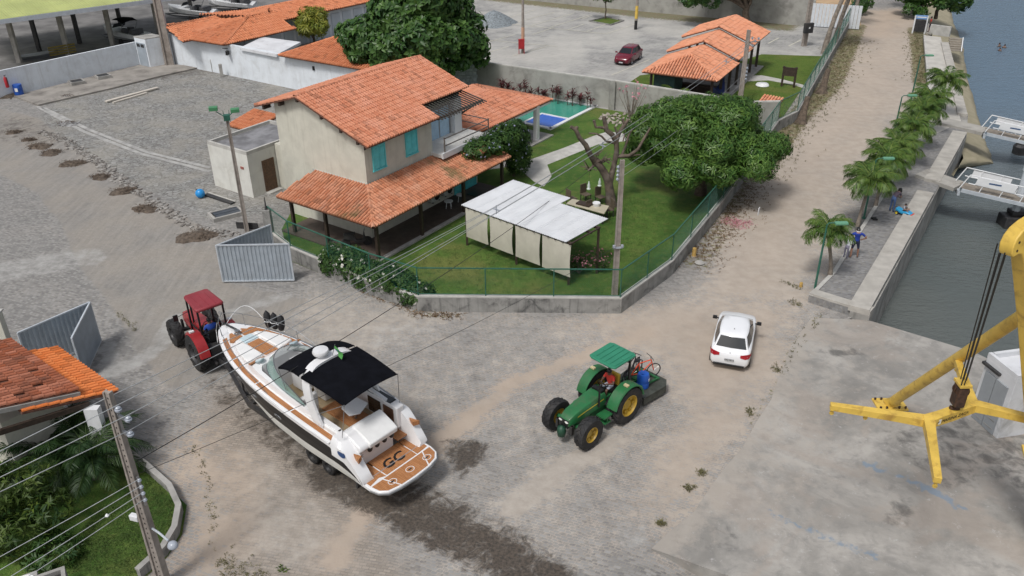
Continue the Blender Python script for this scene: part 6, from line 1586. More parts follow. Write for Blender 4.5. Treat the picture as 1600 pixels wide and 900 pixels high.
# rocks bed with a bare flowering shrub
rb = thing('rock_bed', 'round bed of pale stones on the lawn near the garden wall', 'rock bed', G(978, 188))
ROCKM = M('pale_rock', (.33, .30, .25), .9, .25, 3, bump=.3)
for q in range(120):
    a = rng.random()*2*PI; rr = math.sqrt(rng.random())*1.7; s_ = rng.uniform(.1, .24)
    mb = MB(); mb.lathe([(.001, -.4), (.8, -.25), (1, .1), (.6, .5), (.001, .6)], 7, M=Matrix.Translation((rr*1.35*math.cos(a), rr*math.sin(a), .06)) @ Euler((rng.normal(0, .4), rng.normal(0, .4), a)).to_matrix().to_4x4() @ Matrix.Diagonal((s_, s_*rng.uniform(.6, 1), s_*.8, 1)), cap=False)
    mb.build('stone', ROCKM, rb)
def twiggy(label, loc, h, spread_, n, fl, flm, nm='flowering_shrub', leafm=None, fs=.12):
    t_ = thing(nm, label, 'shrub', loc); mb = MB(); tips = []
    for q in range(n):
        a = rng.random()*2*PI; r_ = spread_*rng.uniform(.3, 1); e_ = (r_*math.cos(a), r_*math.sin(a), h*rng.uniform(.6, 1))
        mb.tube(wig((0, 0, 0), e_, 4, .05), taper(.03, .008, 4), 4); tips.append(e_)
    mb.build('stems', BARKG, t_); tips = np.array(tips)
    P_ = np.repeat(tips, max(1, fl//n), 0)+rng.normal(0, .12, (n*max(1, fl//n), 3)); petals('flowers', P_, unit(rng.normal(size=P_.shape)+np.array([0, 0, 1.])), fs, flm, t_)
    if leafm is not None:
        P_ = np.repeat(tips, 6, 0)*rng.uniform(.4, 1, (n*6, 1)); a_ = whorls(P_, unit(rng.normal(size=P_.shape)+np.array([0, 0, .6])), 4, .14, .06); V, F = leaf_geo(*a_); link('leaves', fastmesh('leaves', V, F, leafm, tint=np.repeat(rng.random(len(P_)*4), 2)), t_)
    return t_
twiggy('sparse pink flowering shrub with bare stems in the stone bed', G(985, 190), 3.2, 1.3, 26, 40, PETP)
twiggy('pink flowering shrub behind the garden wall left of the kiosk', G(975, 168), 1.8, .9, 14, 40, PETP)
twiggy('low pink and white flowered shrub at the right end of the shelter', G(905, 428), .9, .8, 20, 60, PETP, leafm=HEDGE, fs=.07)
twiggy('pale pink flowered shrub by the corner post of the shelter', G(938, 424), 1.1, .7, 20, 50, PETP, leafm=HEDGE, fs=.07)
# lower left garden: feathery palm and lime shrub
FL = [frond_mesh('frond', 2.9, .62, .5, 44, PALMD, 100+k, .6, .35) for k in range(4)]
palm('dense dark low palm under the front utility pole', G(150, 745), .7, FL, 26, (.1, 0), .2, None, seed=7, collar=False, tmat=BARK, el=(-.1, 1.0))
palm('second dark low palm behind the shrub, left of the utility pole', G(85, 735), .6, FL, 24, (.1, .1), .2, None, seed=9, collar=False, tmat=BARK, el=(-.1, .9))
sh_ = thing('lime_shrub', 'large shrub with lime green leaf tips at the lower left corner', 'shrub', G(40, 830))
lob = blob_lobes((0, 0, 1.1), (1.9, 1.5, 1.0), 16, .8, 51, .8, -.4)+[((-1.6, .8, .9), (1.2, 1.2, 1.1))]
crown('foliage', sh_, lob, 1100, 8, .26, .075, SHRUB, up=.5, droop=.45, shell=.4)
lob = [((1.6, -1.2, .3), (.9, .8, .4)), ((-1.4, -1.6, .4), (1.2, .8, .5))]; crown('undergrowth', sh_, lob, 300, 7, .2, .07, HEDGE, up=.5)
# weeds, leaf litter
def tufts(name, pts, wd, n, mat, L=.085, W=.03, k=7, up=.9, kind='stuff'):
    PX = PW(pts); seg = np.linalg.norm(np.diff(PX, axis=0), axis=1); cs = np.concatenate([[0], np.cumsum(seg)]); s_ = rng.random(n)*cs[-1]
    x = np.interp(s_, cs, PX[:, 0])+rng.normal(0, wd, n); y = np.interp(s_, cs, PX[:, 1])+rng.normal(0, wd, n)
    P_ = np.column_stack([x, y, np.full(n, .01)]); a_ = whorls(P_, np.tile([[0, 0, 1.]], (n, 1)), k, L, W, up=up, spread=.8, jit=.2); V, F = leaf_geo(*a_)
    V[:, 2] = np.maximum(V[:, 2], .005)
    return tag(link(name, fastmesh(name, V, F, mat, tint=np.repeat(np.clip(np.repeat(rng.random(n), k), 0, 1), 2))), kind=kind)
WEED = leaf_mat('weed_blades', (.11, .105, .045), (.24, .22, .11), .7)
tufts('weed_tufts', [(1285, 490), (1250, 530), (1222, 580)], .12, 40, WEED)
for q in ([(1212, 575), (1216, 582)], [(1170, 640), (1175, 648)], [(1095, 738), (1098, 741)], [(1076, 762), (1077, 764)], [(1030, 818), (1036, 820)], [(185, 488), (212, 520)], [(1220, 440), (1250, 452)], [(1235, 470), (1250, 478)]): tufts('weed_tuft', q, .09, 22, WEED)
tufts('verge_weeds', [(300, 700), (325, 750), (335, 850)], .1, 34, WEED, .07)
tufts('verge_grass', [(340, 880), (380, 890), (410, 905)], .25, 60, WEED, .08)
tufts('verge_grass', [(1330, 60), (1290, 140), (1235, 200), (1190, 270)], 1.0, 1500, WEED, .16)
tufts('verge_grass', [(1433, 50), (1440, 90), (1443, 135)], .7, 700, WEED, .16)
tufts('leaf_litter', [(1180, 280), (1135, 340), (1110, 380), (1085, 410)], .75, 900, DRYL, .12, .05, 3, .1)
tufts('leaf_litter', [(565, 455), (610, 470), (655, 492), (720, 494)], .16, 220, DRYL, .1, .05, 3, .15)
tufts('fallen_petals', [(1140, 345), (1150, 350), (1160, 348)], .35, 160, PETP, .09, .05, 3, .1)
GBL = leaf_mat('grass_blades', (.04, .085, .018), (.13, .18, .04), .7)
def lawn_blades(poly, n, L):
    PX = PW(poly); lo, hi = PX.min(0), PX.max(0); q = lo+rng.random((n*3, 2))*(hi-lo); q = q[sdf(q, PX) < -.1][:n]; n = len(q)
    a_ = whorls(np.column_stack([q, np.full(n, .02)]), np.tile([[0, 0, 1.]], (n, 1)), 4, L, .022, up=.8, spread=.8, jit=.3); V, F = leaf_geo(*a_)
    tag(link('grass', fastmesh('grass', V, F, GBL, tint=np.repeat(np.clip(np.repeat(rng.beta(2, 2, n), 4), 0, 1), 2))), kind='stuff')
lawn_blades([(470, 395), (655, 480), (965, 482), (1050, 420), (1115, 330), (950, 300), (850, 420), (720, 380), (600, 410)], 7000, .075)
lawn_blades([(150, 800), (235, 740), (288, 795), (282, 830), (225, 905), (60, 900)], 4500, .065)
tufts('fallen_leaf', [(438, 890), (445, 892)], .05, 14, SHRUB, .1, .04, 3, .3)
# ------------------------------------------------------------------ garden wall and mesh fence
FEN = [g2(424, 383)]+FEN
O_ = Vector((FEN[3][0], FEN[3][1], 0))
gw = thing('garden_wall', 'low weathered concrete wall with kinked corners under the green mesh fence', 'wall', O_)
loc_ = [(x-O_.x, y-O_.y) for x, y in FEN]
mb = MB(); wall_line(mb, loc_, .2, -.1, .80); mb.build('wall_body', WALLC, gw)
out_ = []
mb = MB(); wall_line(mb, loc_, .24, .80, .87); mb.build('coping', CONCL, gw)
fe = thing('mesh_fence', 'green wire mesh fence with thin posts on the low concrete wall', 'fence', O_)
WIRE = M('green_wire', (.03, .15, .11), .5, .1, 5)
pw = MB(); pw.tube([(0, 0, .85), (0, 0, 2.38)], .03, 6); pme = pw.mesh('post', GREENP, 50)
pts = [Vector(p) for p in loc_]
for i in range(len(pts)-1):
    a, b_ = pts[i], pts[i+1]; L = (b_-a).length; n = max(1, round(L/2.9)); d = (b_-a).normalized(); nl = Vector((-d.y, d.x))
    for k in range(n):
        p = a.lerp(b_, k/n)+nl*.1; q = a.lerp(b_, (k+1)/n)+nl*.1
        o = link('post', pme, fe); o.location = (p.x, p.y, 0)
        mb = MB(); mb.bar((p.x, p.y, 2.36), (q.x, q.y, 2.36), .05); mb.build('rail', GREENP, fe)
        mb = MB(); mb.bar((p.x, p.y, .95), (q.x, q.y, .95), .025); mb.build('rail', GREENP, fe)
        ll = (q-p).length; hgt_ = 1.4; sp = .10 if p.y+O_.y < 62 else .14; wd = .0022
        V = []; F = []
        s0 = -hgt_
        while s0 < ll:
            for sg in (1, -1):
                x0, x1 = s0, s0+hgt_; z0, z1 = (.95, 2.35) if sg > 0 else (2.35, .95)
                c0, c1 = max(0, x0), min(ll, x1)
                if c1 > c0:
                    za = z0+(z1-z0)*(c0-x0)/hgt_; zb_ = z0+(z1-z0)*(c1-x0)/hgt_
                    A0 = Vector((p.x+d.x*c0, p.y+d.y*c0, za)); A1 = Vector((p.x+d.x*c1, p.y+d.y*c1, zb_))
                    for off in (Vector((0, 0, wd)), Vector((nl.x, nl.y, 0))*wd):
                        bs = len(V); V += [A0-off, A0+off, A1+off, A1-off]; F.append((bs, bs+1, bs+2, bs+3))
            s0 += sp
        tag(link('wire_mesh', fastmesh('wire_mesh', np.array([tuple(v) for v in V]), np.array(F), WIRE), fe), kind='stuff')
for u, v in ((1187, 330), (1279, 107)):
    p = G(u, v); mb = MB(); mb.box((0, 0, 0), (.03, .3, .4)); o = mb.build('plate', WHITE); 
    w0 = Vector((HW(0, 0).x, 0, 0)); o.location = Vector((G(u, v, 1.5).x-.05, G(u, v, 1.5).y, 1.5)); tag(o, 'small white plate tied to the fence beside the mango tree' if u < 1200 else 'small white plate tied to the far part of the fence', 'sign', 'plates on the mesh fence'); o.rotation_euler = (0, 0, -.5)
# dark buttress roots along the far wall
for k, (u, v) in enumerate(((1283, 145), (1250, 192))):
    mb = MB(); p = G(u, v); mb.tube([(0, 0, -.1), (.1, .1, 1.0), (.3, .4, 3.0), (.6, .9, 6.5)], [.6, .36, .26, .2], 9); o = mb.build('leaning_trunk', BARK, smooth=50); o.location = p
    tag(o, ('bare dark tree trunk against the outside of the fence, nearer the mango tree', 'bare dark tree trunk against the outside of the fence, farther up the road')[1-k], 'tree trunk', 'trunks by the fence')
    o.data.transform(Matrix.Diagonal((1, 1, .28, 1)))

# grey concrete garden walls towards the car park
def wallthing(name, label, pts, wd, h, mat, cop=None, pil=()):
    o = Vector((pts[0][0], pts[0][1], 0)); t_ = thing(name, label, 'wall', o)
    lp = [(x-o.x, y-o.y) for x, y in pts]
    mb = MB(); wall_line(mb, lp, wd, -.1, h); mb.build('wall_body', mat, t_)
    if cop: mb = MB(); wall_line(mb, lp, wd*1.25, h, h+.08); mb.build('coping', cop, t_)
    for p in pil: mb = MB(); mb.box((p[0]-o.x, p[1]-o.y, h/2+.05), (.42, .42, h+.12)); mb.build('pilaster', mat, t_)
    return t_
GWALL = M('grey_render', (.33, .325, .30), .88, .12, .9, bump=.15, bscale=12, dirt=.6, dcol=(.15, .14, .13))
wallthing('boundary_wall', 'tall grey rendered wall between the pool garden and the car park', [g2(745, 137), g2(955, 170), g2(1165, 207), g2(1213, 206)], .2, 2.3, GWALL, CONCL, [g2(955, 171)])
BLOCK = M('pale_concrete_block', (.42, .45, .45), .85, .1, 4, bump=.2, dirt=.2, rnd=.14)
bw = thing('block_wall', 'pale unrendered concrete block wall under the breadfruit tree', 'wall', G(690, 140))
q0, q1 = G(676, 142)-G(690, 140), G(745, 137)-G(690, 140); dd = (q1-q0); nb = 12; dd = dd/nb
bme = None
mb = MB(); mb.box((0, 0, 0), (dd.length-.03, .2, .27)); bme = mb.mesh('block', BLOCK)
for r_ in range(9):
    for k in range(nb):
        o = link('block', bme, bw); o.location = q0+dd*(k+.5+(.5 if r_ % 2 else 0)*.5)+Vector((0, 0, .14+r_*.3)); o.rotation_euler = (0, 0, math.atan2(dd.y, dd.x))
mb = MB(); mb.bar(q0+Vector((0, .12, 1.35)), q1+Vector((0, .12, 1.35)), .18, 2.7); mb.build('mortar_core', CONC, bw)
for k, (u, v) in enumerate(((693, 140),)):
    pass

# ------------------------------------------------------------------ corrugated gates
def gate_leaf(label, a, b_, h, mat=GALV, group='corrugated gate leaves', brace=False, nrib=None):
    a, b_ = Vector((a[0], a[1], 0)), Vector((b_[0], b_[1], 0)); L = (b_-a).length; th = math.atan2((b_-a).y, (b_-a).x)
    t_ = thing('gate_leaf', label, 'gate', a, th, group)
    nrib = nrib or int(L/.2); rows = []
    prof = []
    for i in range(nrib):
        x0 = L*i/nrib; w_ = L/nrib
        prof += [(x0+w_*.1, 0), (x0+w_*.4, 0), (x0+w_*.5, .035), (x0+w_*.9, .035), (x0+w_*1.0, 0)]
    prof = [(0.02, 0)]+[p for p in prof if .02 < p[0] < L-.02]+[(L-.02, 0)]
    ns = 3
    for s_ in range(ns):
        sub = prof[int(len(prof)*s_/ns):int(len(prof)*(s_+1)/ns)+1]
        mb = MB(); mb.loft([[(x, y, .12) for x, y in sub], [(x, y, h) for x, y in sub]]); mb.loft([[(x, y-.008, .12) for x, y in sub], [(x, y-.008, h) for x, y in sub]]); mb.build('sheet_panel', mat, t_)
    for p, q in (((0, 0, .1), (0, 0, h+.03)), ((L, 0, .1), (L, 0, h+.03)), ((0, 0, h+.02), (L, 0, h+.02)), ((0, 0, .1), (L, 0, .1))):
        mb = MB(); mb.bar(p, q, .07, .07); mb.build('frame_tube', GALVF, t_)
    if brace: mb = MB(); mb.bar((L*.98, -.06, 1.9), (L*.55, -.5, .0), .05); mb.bar((L*.98, -.06, 1.2), (L*.75, -.35, .5), .03); mb.build('brace', DARK, t_)
    return t_
GALVF = M('pale_gate_frame', (.52, .56, .6), .45, .08, 3, metal=.2)
gate_leaf('grey corrugated metal gate leaf facing the boat, in front of the concrete post', g2(349, 442), g2(460, 440), 2.15)
gate_leaf('grey corrugated metal gate leaf folded back beside the house, behind the front leaf', g2(349, 441), (g2(422, 352, 2.1)), 2.1)
gate_leaf('long grey corrugated gate leaf by the orange tiled roof, running towards the lane', g2(28, 521, 2.1), g2(140, 473, 2.1), 2.1)
gate_leaf('flat grey gate leaf by the orange tiled roof, turned towards the boat tractor', g2(140.5, 473.5, 2.1), g2(112, 529, 2.1), 2.1, nrib=30, brace=True)
gp_ = thing('gate_post', 'weathered concrete gate post with a metal spike beside the house fence', 'post', G(425, 383))
mb = MB(); mb.box((0, 0, 1.1), (.42, .38, 2.2)); mb.build('shaft', WALLC, gp_, bevel=.02); mb = MB(); mb.lathe([(.1, 2.2), (.05, 2.35), (.02, 2.9), (.001, 2.95)], 8); mb.build('spike', DARK, gp_, smooth=40)
wp = thing('gate_pillar', 'white gate pillar with a slim dark lamp on top beside the old tiled roof', 'pillar', G(20, 560))
mb = MB(); mb.box((-.3, 0, 1.2), (.9, .35, 2.4)); mb.build('shaft', PLASTER, wp, bevel=.02); mb = MB(); mb.box((-.3, 0, 2.43), (1.0, .45, .07)); mb.build('cap', CONCL, wp); mb = MB(); mb.lathe([(.14, 2.46), (.05, 2.7), (.02, 3.5)], 8, M=Matrix.Translation((-.15, 0, 0))); mb.build('lamp', DARK, wp)

# ------------------------------------------------------------------ poles and wires
def cpole(label, base, h, w0, w1, rz=0, holes=True, name='utility_pole', cat='utility pole', group='concrete utility poles'):
    t_ = thing(name, label, cat, base, rz, group); d0, d1 = w0*.62, w1*.7
    mb = MB()
    def ringz(z, a, b_): return [(-a/2, -b_/2, z), (a/2, -b_/2, z), (a/2, b_/2, z), (-a/2, b_/2, z)]
    mb.loft([ringz(-.2, w0*.9, d0*.55), ringz(h, w1*.9, d1*.55)], closed=True, caps=True)
    mb.build('shaft', POLEC, t_)
    for sg in (-1, 1):
        mb = MB(); f = lambda z, w_, dd_: [(sg*w_/2-sg*.02, -dd_/2, z), (sg*w_/2-sg*(.02+w_*.2), -dd_/2, z), (sg*w_/2-sg*(.02+w_*.2), dd_/2, z), (sg*w_/2-sg*.02, dd_/2, z)]
        mb.loft([f(-.2, w0+.04, d0), f(h+.002, w1+.04, d1)], closed=True, caps=True); mb.build('flange', POLEC, t_)
    if holes:
        mb = MB()
        for k in range(int(h/.2)-2):
            z = .5+k*.2; s_ = z/h; b_ = d0+(d1-d0)*s_
            for sg in (-1, 1): mb.box((0, sg*b_*.276, z), (.035, .012, .05), 0)
        tag(mb.build('bolt_holes', BLACK, t_), kind='stuff')
    return t_
def insul(parent, p, s=1.0):
    mb = MB(); mb.lathe([(.03, -.12), (.04, -.05), (.11, -.04), (.05, 0), (.13, .02), (.05, .06), (.1, .09), (.06, .14), (.001, .16)], 14, M=Matrix.Translation(p) @ Matrix.Diagonal((s, s, s, 1))); return mb.build('insulator', PORC, parent, smooth=40)
FP = Vector((-11.0, 18.62, 0))
fpz = R(-18)
fpole = cpole('tall concrete utility pole in the lower left foreground with three big porcelain insulators', FP, 7.5, .40, .22, fpz)
mb = MB(); mb.bar((.12, 0, 6.75), (.42, -.0, 6.6), .08); mb.bar((.14, 0, 6.2), (.14, 0, 6.95), .07); mb.bar((.12, 0, 6.2), (.34, 0, 6.05), .08); mb.build('bracket', STEEL, fpole)
for p in ((.22, -.02, 6.95), (.46, 0, 6.66), (.38, 0, 6.12)): insul(fpole, p, .8)
for z in (4.45, 4.2, 3.95, 3.7): insul(fpole, (.27, -.05, z), .5)
mb = MB(); mb.bar((.24, -.05, 3.5), (.24, -.05, 4.6), .05); mb.build('bracket', STEEL, fpole)
pz = HZ(232, 823, FP.x, FP.y); lp_ = G(270, 852, pz+.15)-FP; inv = Matrix.Rotation(-fpz, 4, 'Z'); lpl = inv @ lp_
mb = MB(); mb.tube([(.15, 0, pz), (lpl.x*.5, lpl.y*.5, pz+.2), (lpl.x*.85, lpl.y*.85, pz+.2)], .035, 7); mb.build('lamp_arm', GALVF, fpole)
mb = MB(); mb.lathe([(.05, .12), (.11, .09), (.15, 0), (.14, -.05), (.001, -.08)], 16, M=Matrix.Translation((lpl.x, lpl.y, pz+.15)) @ Matrix.Diagonal((1.1, 1.0, 1, 1))); mb.build('lamp_head', PORC, fpole, smooth=50)
mb = MB(); mb.box((-.32, -.05, pz+.35), (.3, .16, .2)); mb.build('photocell_box', WHITE, fpole, bevel=.02)
CP = Vector((5.14, 36.74, 0)); BP = Vector((19.27, 69.27, 0))
cpole_ = cpole('slender pale concrete pole standing inside the fence corner by the lawn', CP, 7.2, .3, .2, .1, holes=False)
for z in (6.85, 6.65, 6.45, 6.25): insul(cpole_, (-.18, 0, z), .6)
mb = MB(); mb.bar((-.13, 0, 6.1), (-.13, 0, 7.0), .04); mb.build('bracket', STEEL, cpole_)
mb = MB(); mb.box((0, -.12, 2.75), (.5, .06, .08)); mb.box((.2, -.16, 2.85), (.12, .1, .12)); mb.box((-.2, -.16, 2.85), (.12, .1, .12)); mb.build('clamp', PORC, cpole_)
bpole = cpole('concrete utility pole with crossed brackets standing in front of the kiosk roofs', BP, 5.95, .42, .3, -.4, holes=False)
for p in ((.35, 0, 5.3), (.6, 0, 5.1), (.85, 0, 5.3), (.45, 0, 4.7)): insul(bpole, p, .9)
mb = MB(); mb.bar((.1, 0, 5.0), (.95, 0, 5.1), .07); mb.bar((.1, 0, 4.3), (.9, 0, 5.0), .05); mb.build('bracket', STEEL, bpole)
for z in (2.9, 2.6, 2.3, 2.0): insul(bpole, (.25, -.1, z), .8)
# conductors
CABLE = M('grey_conductor', (.42, .44, .45), .5, .1, 5, metal=.3); CABLB = M('black_cable', (.02, .02, .02), .6)
def wire(label, pts_, sag, r_=.014, mat=CABLE, group='overhead conductors', n=26):
    vs = []
    for (a, b_), sg in zip(zip(pts_[:-1], pts_[1:]), sag if hasattr(sag, '__len__') else [sag]*(len(pts_)-1)):
        a, b_ = Vector(a), Vector(b_)
        for q in range(n+1): s_ = q/n; p = a.lerp(b_, s_)-Vector((0, 0, sg*4*s_*(1-s_))); vs.append(p)
    o0 = Vector(pts_[0]); mb = MB(); mb.tube([v-o0 for v in vs], r_, 5); o = mb.build('power_line', mat, smooth=80); o.location = o0
    return tag(o, label, 'cable', group)
rotf = Matrix.Rotation(fpz, 4, 'Z'); rotb = Matrix.Rotation(-.4, 4, 'Z')
att = [FP+Vector((-.05, 0, 7.3)), FP+rotf @ Vector((.22, -.02, 7.1)), FP+rotf @ Vector((.46, 0, 6.8)), FP+rotf @ Vector((.38, 0, 6.26))]
latt = [G(-60, 735, 7.0), G(-60, 757, 6.75), G(-60, 775, 6.55), G(-60, 797, 6.3)]
batt = [BP+rotb @ Vector(p) for p in ((.35, 0, 5.45), (.6, 0, 5.25), (.85, 0, 5.45), (.45, 0, 4.85))]
ords = ('uppermost', 'second', 'third', 'lowest')
SAG = 1.0
ac_ = sum(att, Vector())/4; bc_ = sum(batt, Vector())/4; OFF4 = [Vector((0, 0, .17)), Vector((-.14, .08, .02)), Vector((.14, -.08, -.02)), Vector((0, 0, -.17))]
def hv(k, s_):
    c = ac_.lerp(bc_, s_)-Vector((0, 0, SAG*4*s_*(1-s_)))
    if s_ < .33: t_ = s_/.33; o = (att[k]-ac_).lerp(OFF4[k], t_)
    elif s_ < .88: o = OFF4[k]
    else: o = OFF4[k].lerp(batt[k]-bc_, (s_-.88)/.12)
    return c+o
for k in range(4):
    path = [latt[k]]+[hv(k, q/40) for q in range(41)]
    wire(f'{ords[k]} of the four grey overhead wires strung above the boat and shelter', path, 0, .0125, n=1)
# spacers holding the four wires
for s_, lab in ((.33, 'first'), (.52, 'second'), (.68, 'third'), (.88, 'farthest')):
    P4 = [hv(k, s_) for k in range(4)]; c_ = sum(P4, Vector())/4
    t_ = thing('cable_spacer', f'{lab} pale plastic spacer clamping the four overhead wires, counted from the front pole', 'cable spacer', c_, 0, 'spacers on the overhead wires')
    mb = MB()
    for q in range(4): mb.bar((P4[q]-c_)*1.25, Vector((0, 0, 0)), .05, .05)
    mb.build('frame', PORC, t_)
lv = [FP+rotf @ Vector((.27, -.05, z)) for z in (4.5, 4.25, 4.0, 3.75)]
lvl = [G(-60, 902, 4.0), G(-60, 925, 3.8), G(-60, 948, 3.6), G(-60, 968, 3.4)]
for k in range(4): wire(f'{ords[k]} of the four thin wires leaving the front pole towards the lower left', [lvl[k], lv[k]], .03, .011, group='low wires from the front pole')
c_ = (lv[2].lerp(lvl[2], .22)); mb = MB(); mb.lathe([(.001, -.08), (.06, 0), (.001, .08)], 10); o = mb.build('wire_connector', WHITE, smooth=60); o.location = c_-Vector((0, 0, .02)); tag(o, 'small white connector on a thin wire above the garden lawn', 'connector')
bt_top = B0+bp(934, 256)
wire('thick black service cable crossing above the boat to the lopped tree', [FP+Vector((0, 0, 4.9)), bt_top], .55, .014, CABLB, None)
wire('thin black service cable from the front pole towards the lawn fence', [FP+Vector((0, 0, 4.5)), CP+Vector((0, 0, 2.8))], .5, .009, CABLB, None)
for k in range(4): wire(f'{ords[k]} of four wires from the middle pole along the fence to the kiosk pole', [CP+Vector((-.1, 0, 6.9-.2*k)), BP+rotb @ Vector((.25, -.1, 3.0-.3*k))], .4, .009, group='wires from the middle pole to the kiosk pole') if k in (1, 3) else None
# yard lamp pole by the outbuilding
LP = G(386, 361); lt = cpole('leaning grey lamp pole with two green floodlights beside the outbuilding', LP, 6.9, .26, .17, .3, holes=False, name='lamp_pole', cat='lamp post', group=None)
mb = MB(); mb.tube([(-.5, -.1, 7.25), (0, 0, 6.8), (.35, .05, 7.1)], .03, 6); mb.box((0, 0, 6.85), (.34, .3, .3)); mb.bar((-.15, .12, 6.6), (-.15, .12, 7.2), .03); mb.bar((.15, .12, 6.6), (.15, .12, 7.2), .03); mb.build('lamp_bracket', GREENP, lt)
FLOOD = M('green_floodlight', (.06, .22, .10), .5, .1, 5)
for x, z in ((-.62, 7.4), (.48, 7.2)):
    mb = MB(); mb.box((x, 0, z), (.46, .36, .2)); mb.build('floodlight', FLOOD, lt, bevel=.02)
# promenade lamp posts
def plamp(label, base, h, tilt):
    t_ = thing('lamp_post', label, 'lamp post', base, 0, 'green lamp posts on the promenade')
    mb = MB(); mb.lathe([(.12, 0), (.12, .06), (.06, .08), (.055, h*.5), (.04, h)], 10); mb.build('post', GREENP, t_, smooth=40)
    mb = MB(); mb.tube([(0, 0, h), (.08, -.02, h+.1), (.35, -.08, h+.14)], .03, 7); mb.build('arm', GREENP, t_)
    mb = MB(); mb.box((.62, -.14, h+.14), (.62, .26, .13)); mb.build('lamp_head', M('pale_green_head', (.12, .3, .19), .45, .06), t_, bevel=.03)
plamp('nearest green lamp post at the near end of the promenade', G(1272, 457), 3.75, 0)
plamp('middle green lamp post half hidden among the promenade palms', Vector((20.6, 44.9, .4)), 3.6, 0)
plamp('third green lamp post among the farther promenade palms', Vector((27.0, 57.0, .4)), 3.6, 0)
plamp('farthest green lamp post by the last promenade palm', Vector((33.0, 68.0, .4)), 3.6, 0)

# ------------------------------------------------------------------ lower left: tiled house corner and walled garden
lh = thing('gate_house', 'low house corner at the left edge, worn old tiles above a bright new tiled roof', 'house', G(100, 640))
HB = G(100, 640)
L3 = lambda u, v, z: G(u, v, z)-HB
r = Roof(lh, 'new_roof', TILE_N, pitch=(.21, .4), label='bright orange lower roof of new clay tiles', h=.05)
a, b_ = L3(185, 612, 2.6), L3(88, 543, 2.6)
up_ = (L3(90, 634, 2.75)-a); e_ = (b_-a).normalized(); up_ = up_-e_*up_.dot(e_); up_.z = 0; up_.normalize()
tp = lambda p, k: p+up_*k+Vector((0, 0, .30*k))
r.plane([a, b_, tp(b_, 3.2), tp(a, 3.2)]); r.finish(260)
r = Roof(lh, 'old_roof', TILE_O, pitch=(.21, .4), label='old blackened clay tile roof with broken gaps', h=.06)
a2, b2_ = L3(123, 611, 3.25), L3(38, 548, 3.25)
broken = {}
gaps = [(.9, .9), (1.7, 1.6), (.6, 1.9), (2.2, .7), (1.3, 2.6)]
ee = (b2_-a2).normalized(); b2_ = b2_+ee*1.2
r.plane([a2, b2_, tp(b2_, 4.2), tp(a2, 4.2)], skip=lambda s_, t_: any(abs(s_-g0) < .13 and abs(t_-g1) < .22 for g0, g1 in gaps)); r.finish(280)
mb = MB(); mb.bar(a2+Vector((0, 0, -.12))-ee*.02, tp(a2, 4.2)+Vector((0, 0, -.12))-ee*.02, .1, .16); mb.build('barge_board', CONC, lh)
mb = MB(); ww = [tp(a, 1.5)+ee*1.3, tp(b_, 1.5)-ee*.3, tp(b_, 3.6), tp(a, 3.6)+ee*1.3]
mb.prism([(p.x, p.y) for p in ww], 0, 2.7); mb.build('wall', PLASTER, lh)
mb = MB(); p = tp(a, 1.1)-ee*.15; mb.box((p.x, p.y, 1.35), (.5, .3, 2.5), M=None); mb.build('pillar', WHITE, lh)
mb = MB(); mb.bar(tp(a, 1.1)+Vector((0, 0, -.25)), tp(a, 4.4)+Vector((0, 0, -.6)), .12, .2); mb.build('beam', WOOD, lh)
cw = [g2(222, 905), g2(262, 868), g2(281, 835), g2(287, 800), g2(272, 768), g2(235, 735), g2(205, 712)]
wallthing('garden_kerb_wall', 'curved low concrete kerb wall round the lower left garden', cw, .16, .34, WALLC, CONC)
# concrete boxes at the bottom left edge
pb = thing('concrete_planter', 'square grey concrete box with a hollow top at the bottom left edge', 'planter', G(90, 932, 0), .5)
mb = MB(); wall_line(mb, [(-.4, -.4), (.4, -.4), (.4, .4), (-.4, .4), (-.4, -.28)], .12, 0, .75); mb.build('box', CONC, pb); mb = MB(); mb.box((0, 0, .3), (.6, .6, .58)); mb.build('filling', DARK, pb)
pb = thing('wash_basin', 'pale concrete slab with a white ring basin at the bottom left corner', 'basin', G(38, 940, 0), .5)
mb = MB(); mb.box((-.1, 0, .35), (1.3, .8, .7)); mb.build('slab', CONC, pb, bevel=.02); o = ring(.2, .28, 20, .7, .07).build('ring', WHITE, pb, smooth=40); o.location = (.2, 0, 0)
# ------------------------------------------------------------------ boatyard at the upper left
bs = thing('boat_shed', 'long open boat shed with a yellow green sheet roof on concrete posts', 'shed', G(107, 85))
SB = G(107, 85)
GROOF = M('yellow_green_roof', (.40, .44, .16), .6, .1, .5, dirt=.3, dcol=(.25, .26, .13))
e0, e1 = G(-40, 36, 5)-SB, G(300, -10, 5)-SB; dirv = (e1-e0).normalized(); bk = Vector((-dirv.y, dirv.x, 0))
for k in range(14):
    a0 = e0+dirv*((e1-e0).length*k/14); a1 = e0+dirv*((e1-e0).length*(k+1)/14-.03); rows = []
    for s_ in (0, 16):
        rows.append([a0.lerp(a1, q/12)+bk*s_+Vector((0, 0, .14*s_+.03*(q % 2))) for q in range(13)])
    mb = MB(); mb.loft(rows); mb.loft([[p-Vector((0, 0, .05)) for p in r_] for r_ in rows]); mb.build('roof_sheet', GROOF, bs)
mb = MB(); mb.bar(e0-Vector((0, 0, .2)), e1-Vector((0, 0, .2)), .2, .4); mb.build('fascia', GALVF, bs)
POSTM = M('shed_post_concrete', (.36, .34, .31), .85, .15, 2, dirt=.4)
for (u, v) in ((-42, 112), (31, 98), (107, 86), (177, 72), (250, 58)):
    p = G(u, v)-SB; mb = MB(); mb.box((p.x, p.y, 2.45), (.42, .42, 4.9)); mb.build('post', POSTM, bs)
for (u, v) in ((62, 80), (125, 68), (190, 45), (250, 36), (300, 22)):
    p = G(u, v)-SB; mb = MB(); mb.box((p.x, p.y, 3.0), (.36, .36, 6)); mb.build('post', DARK, bs)
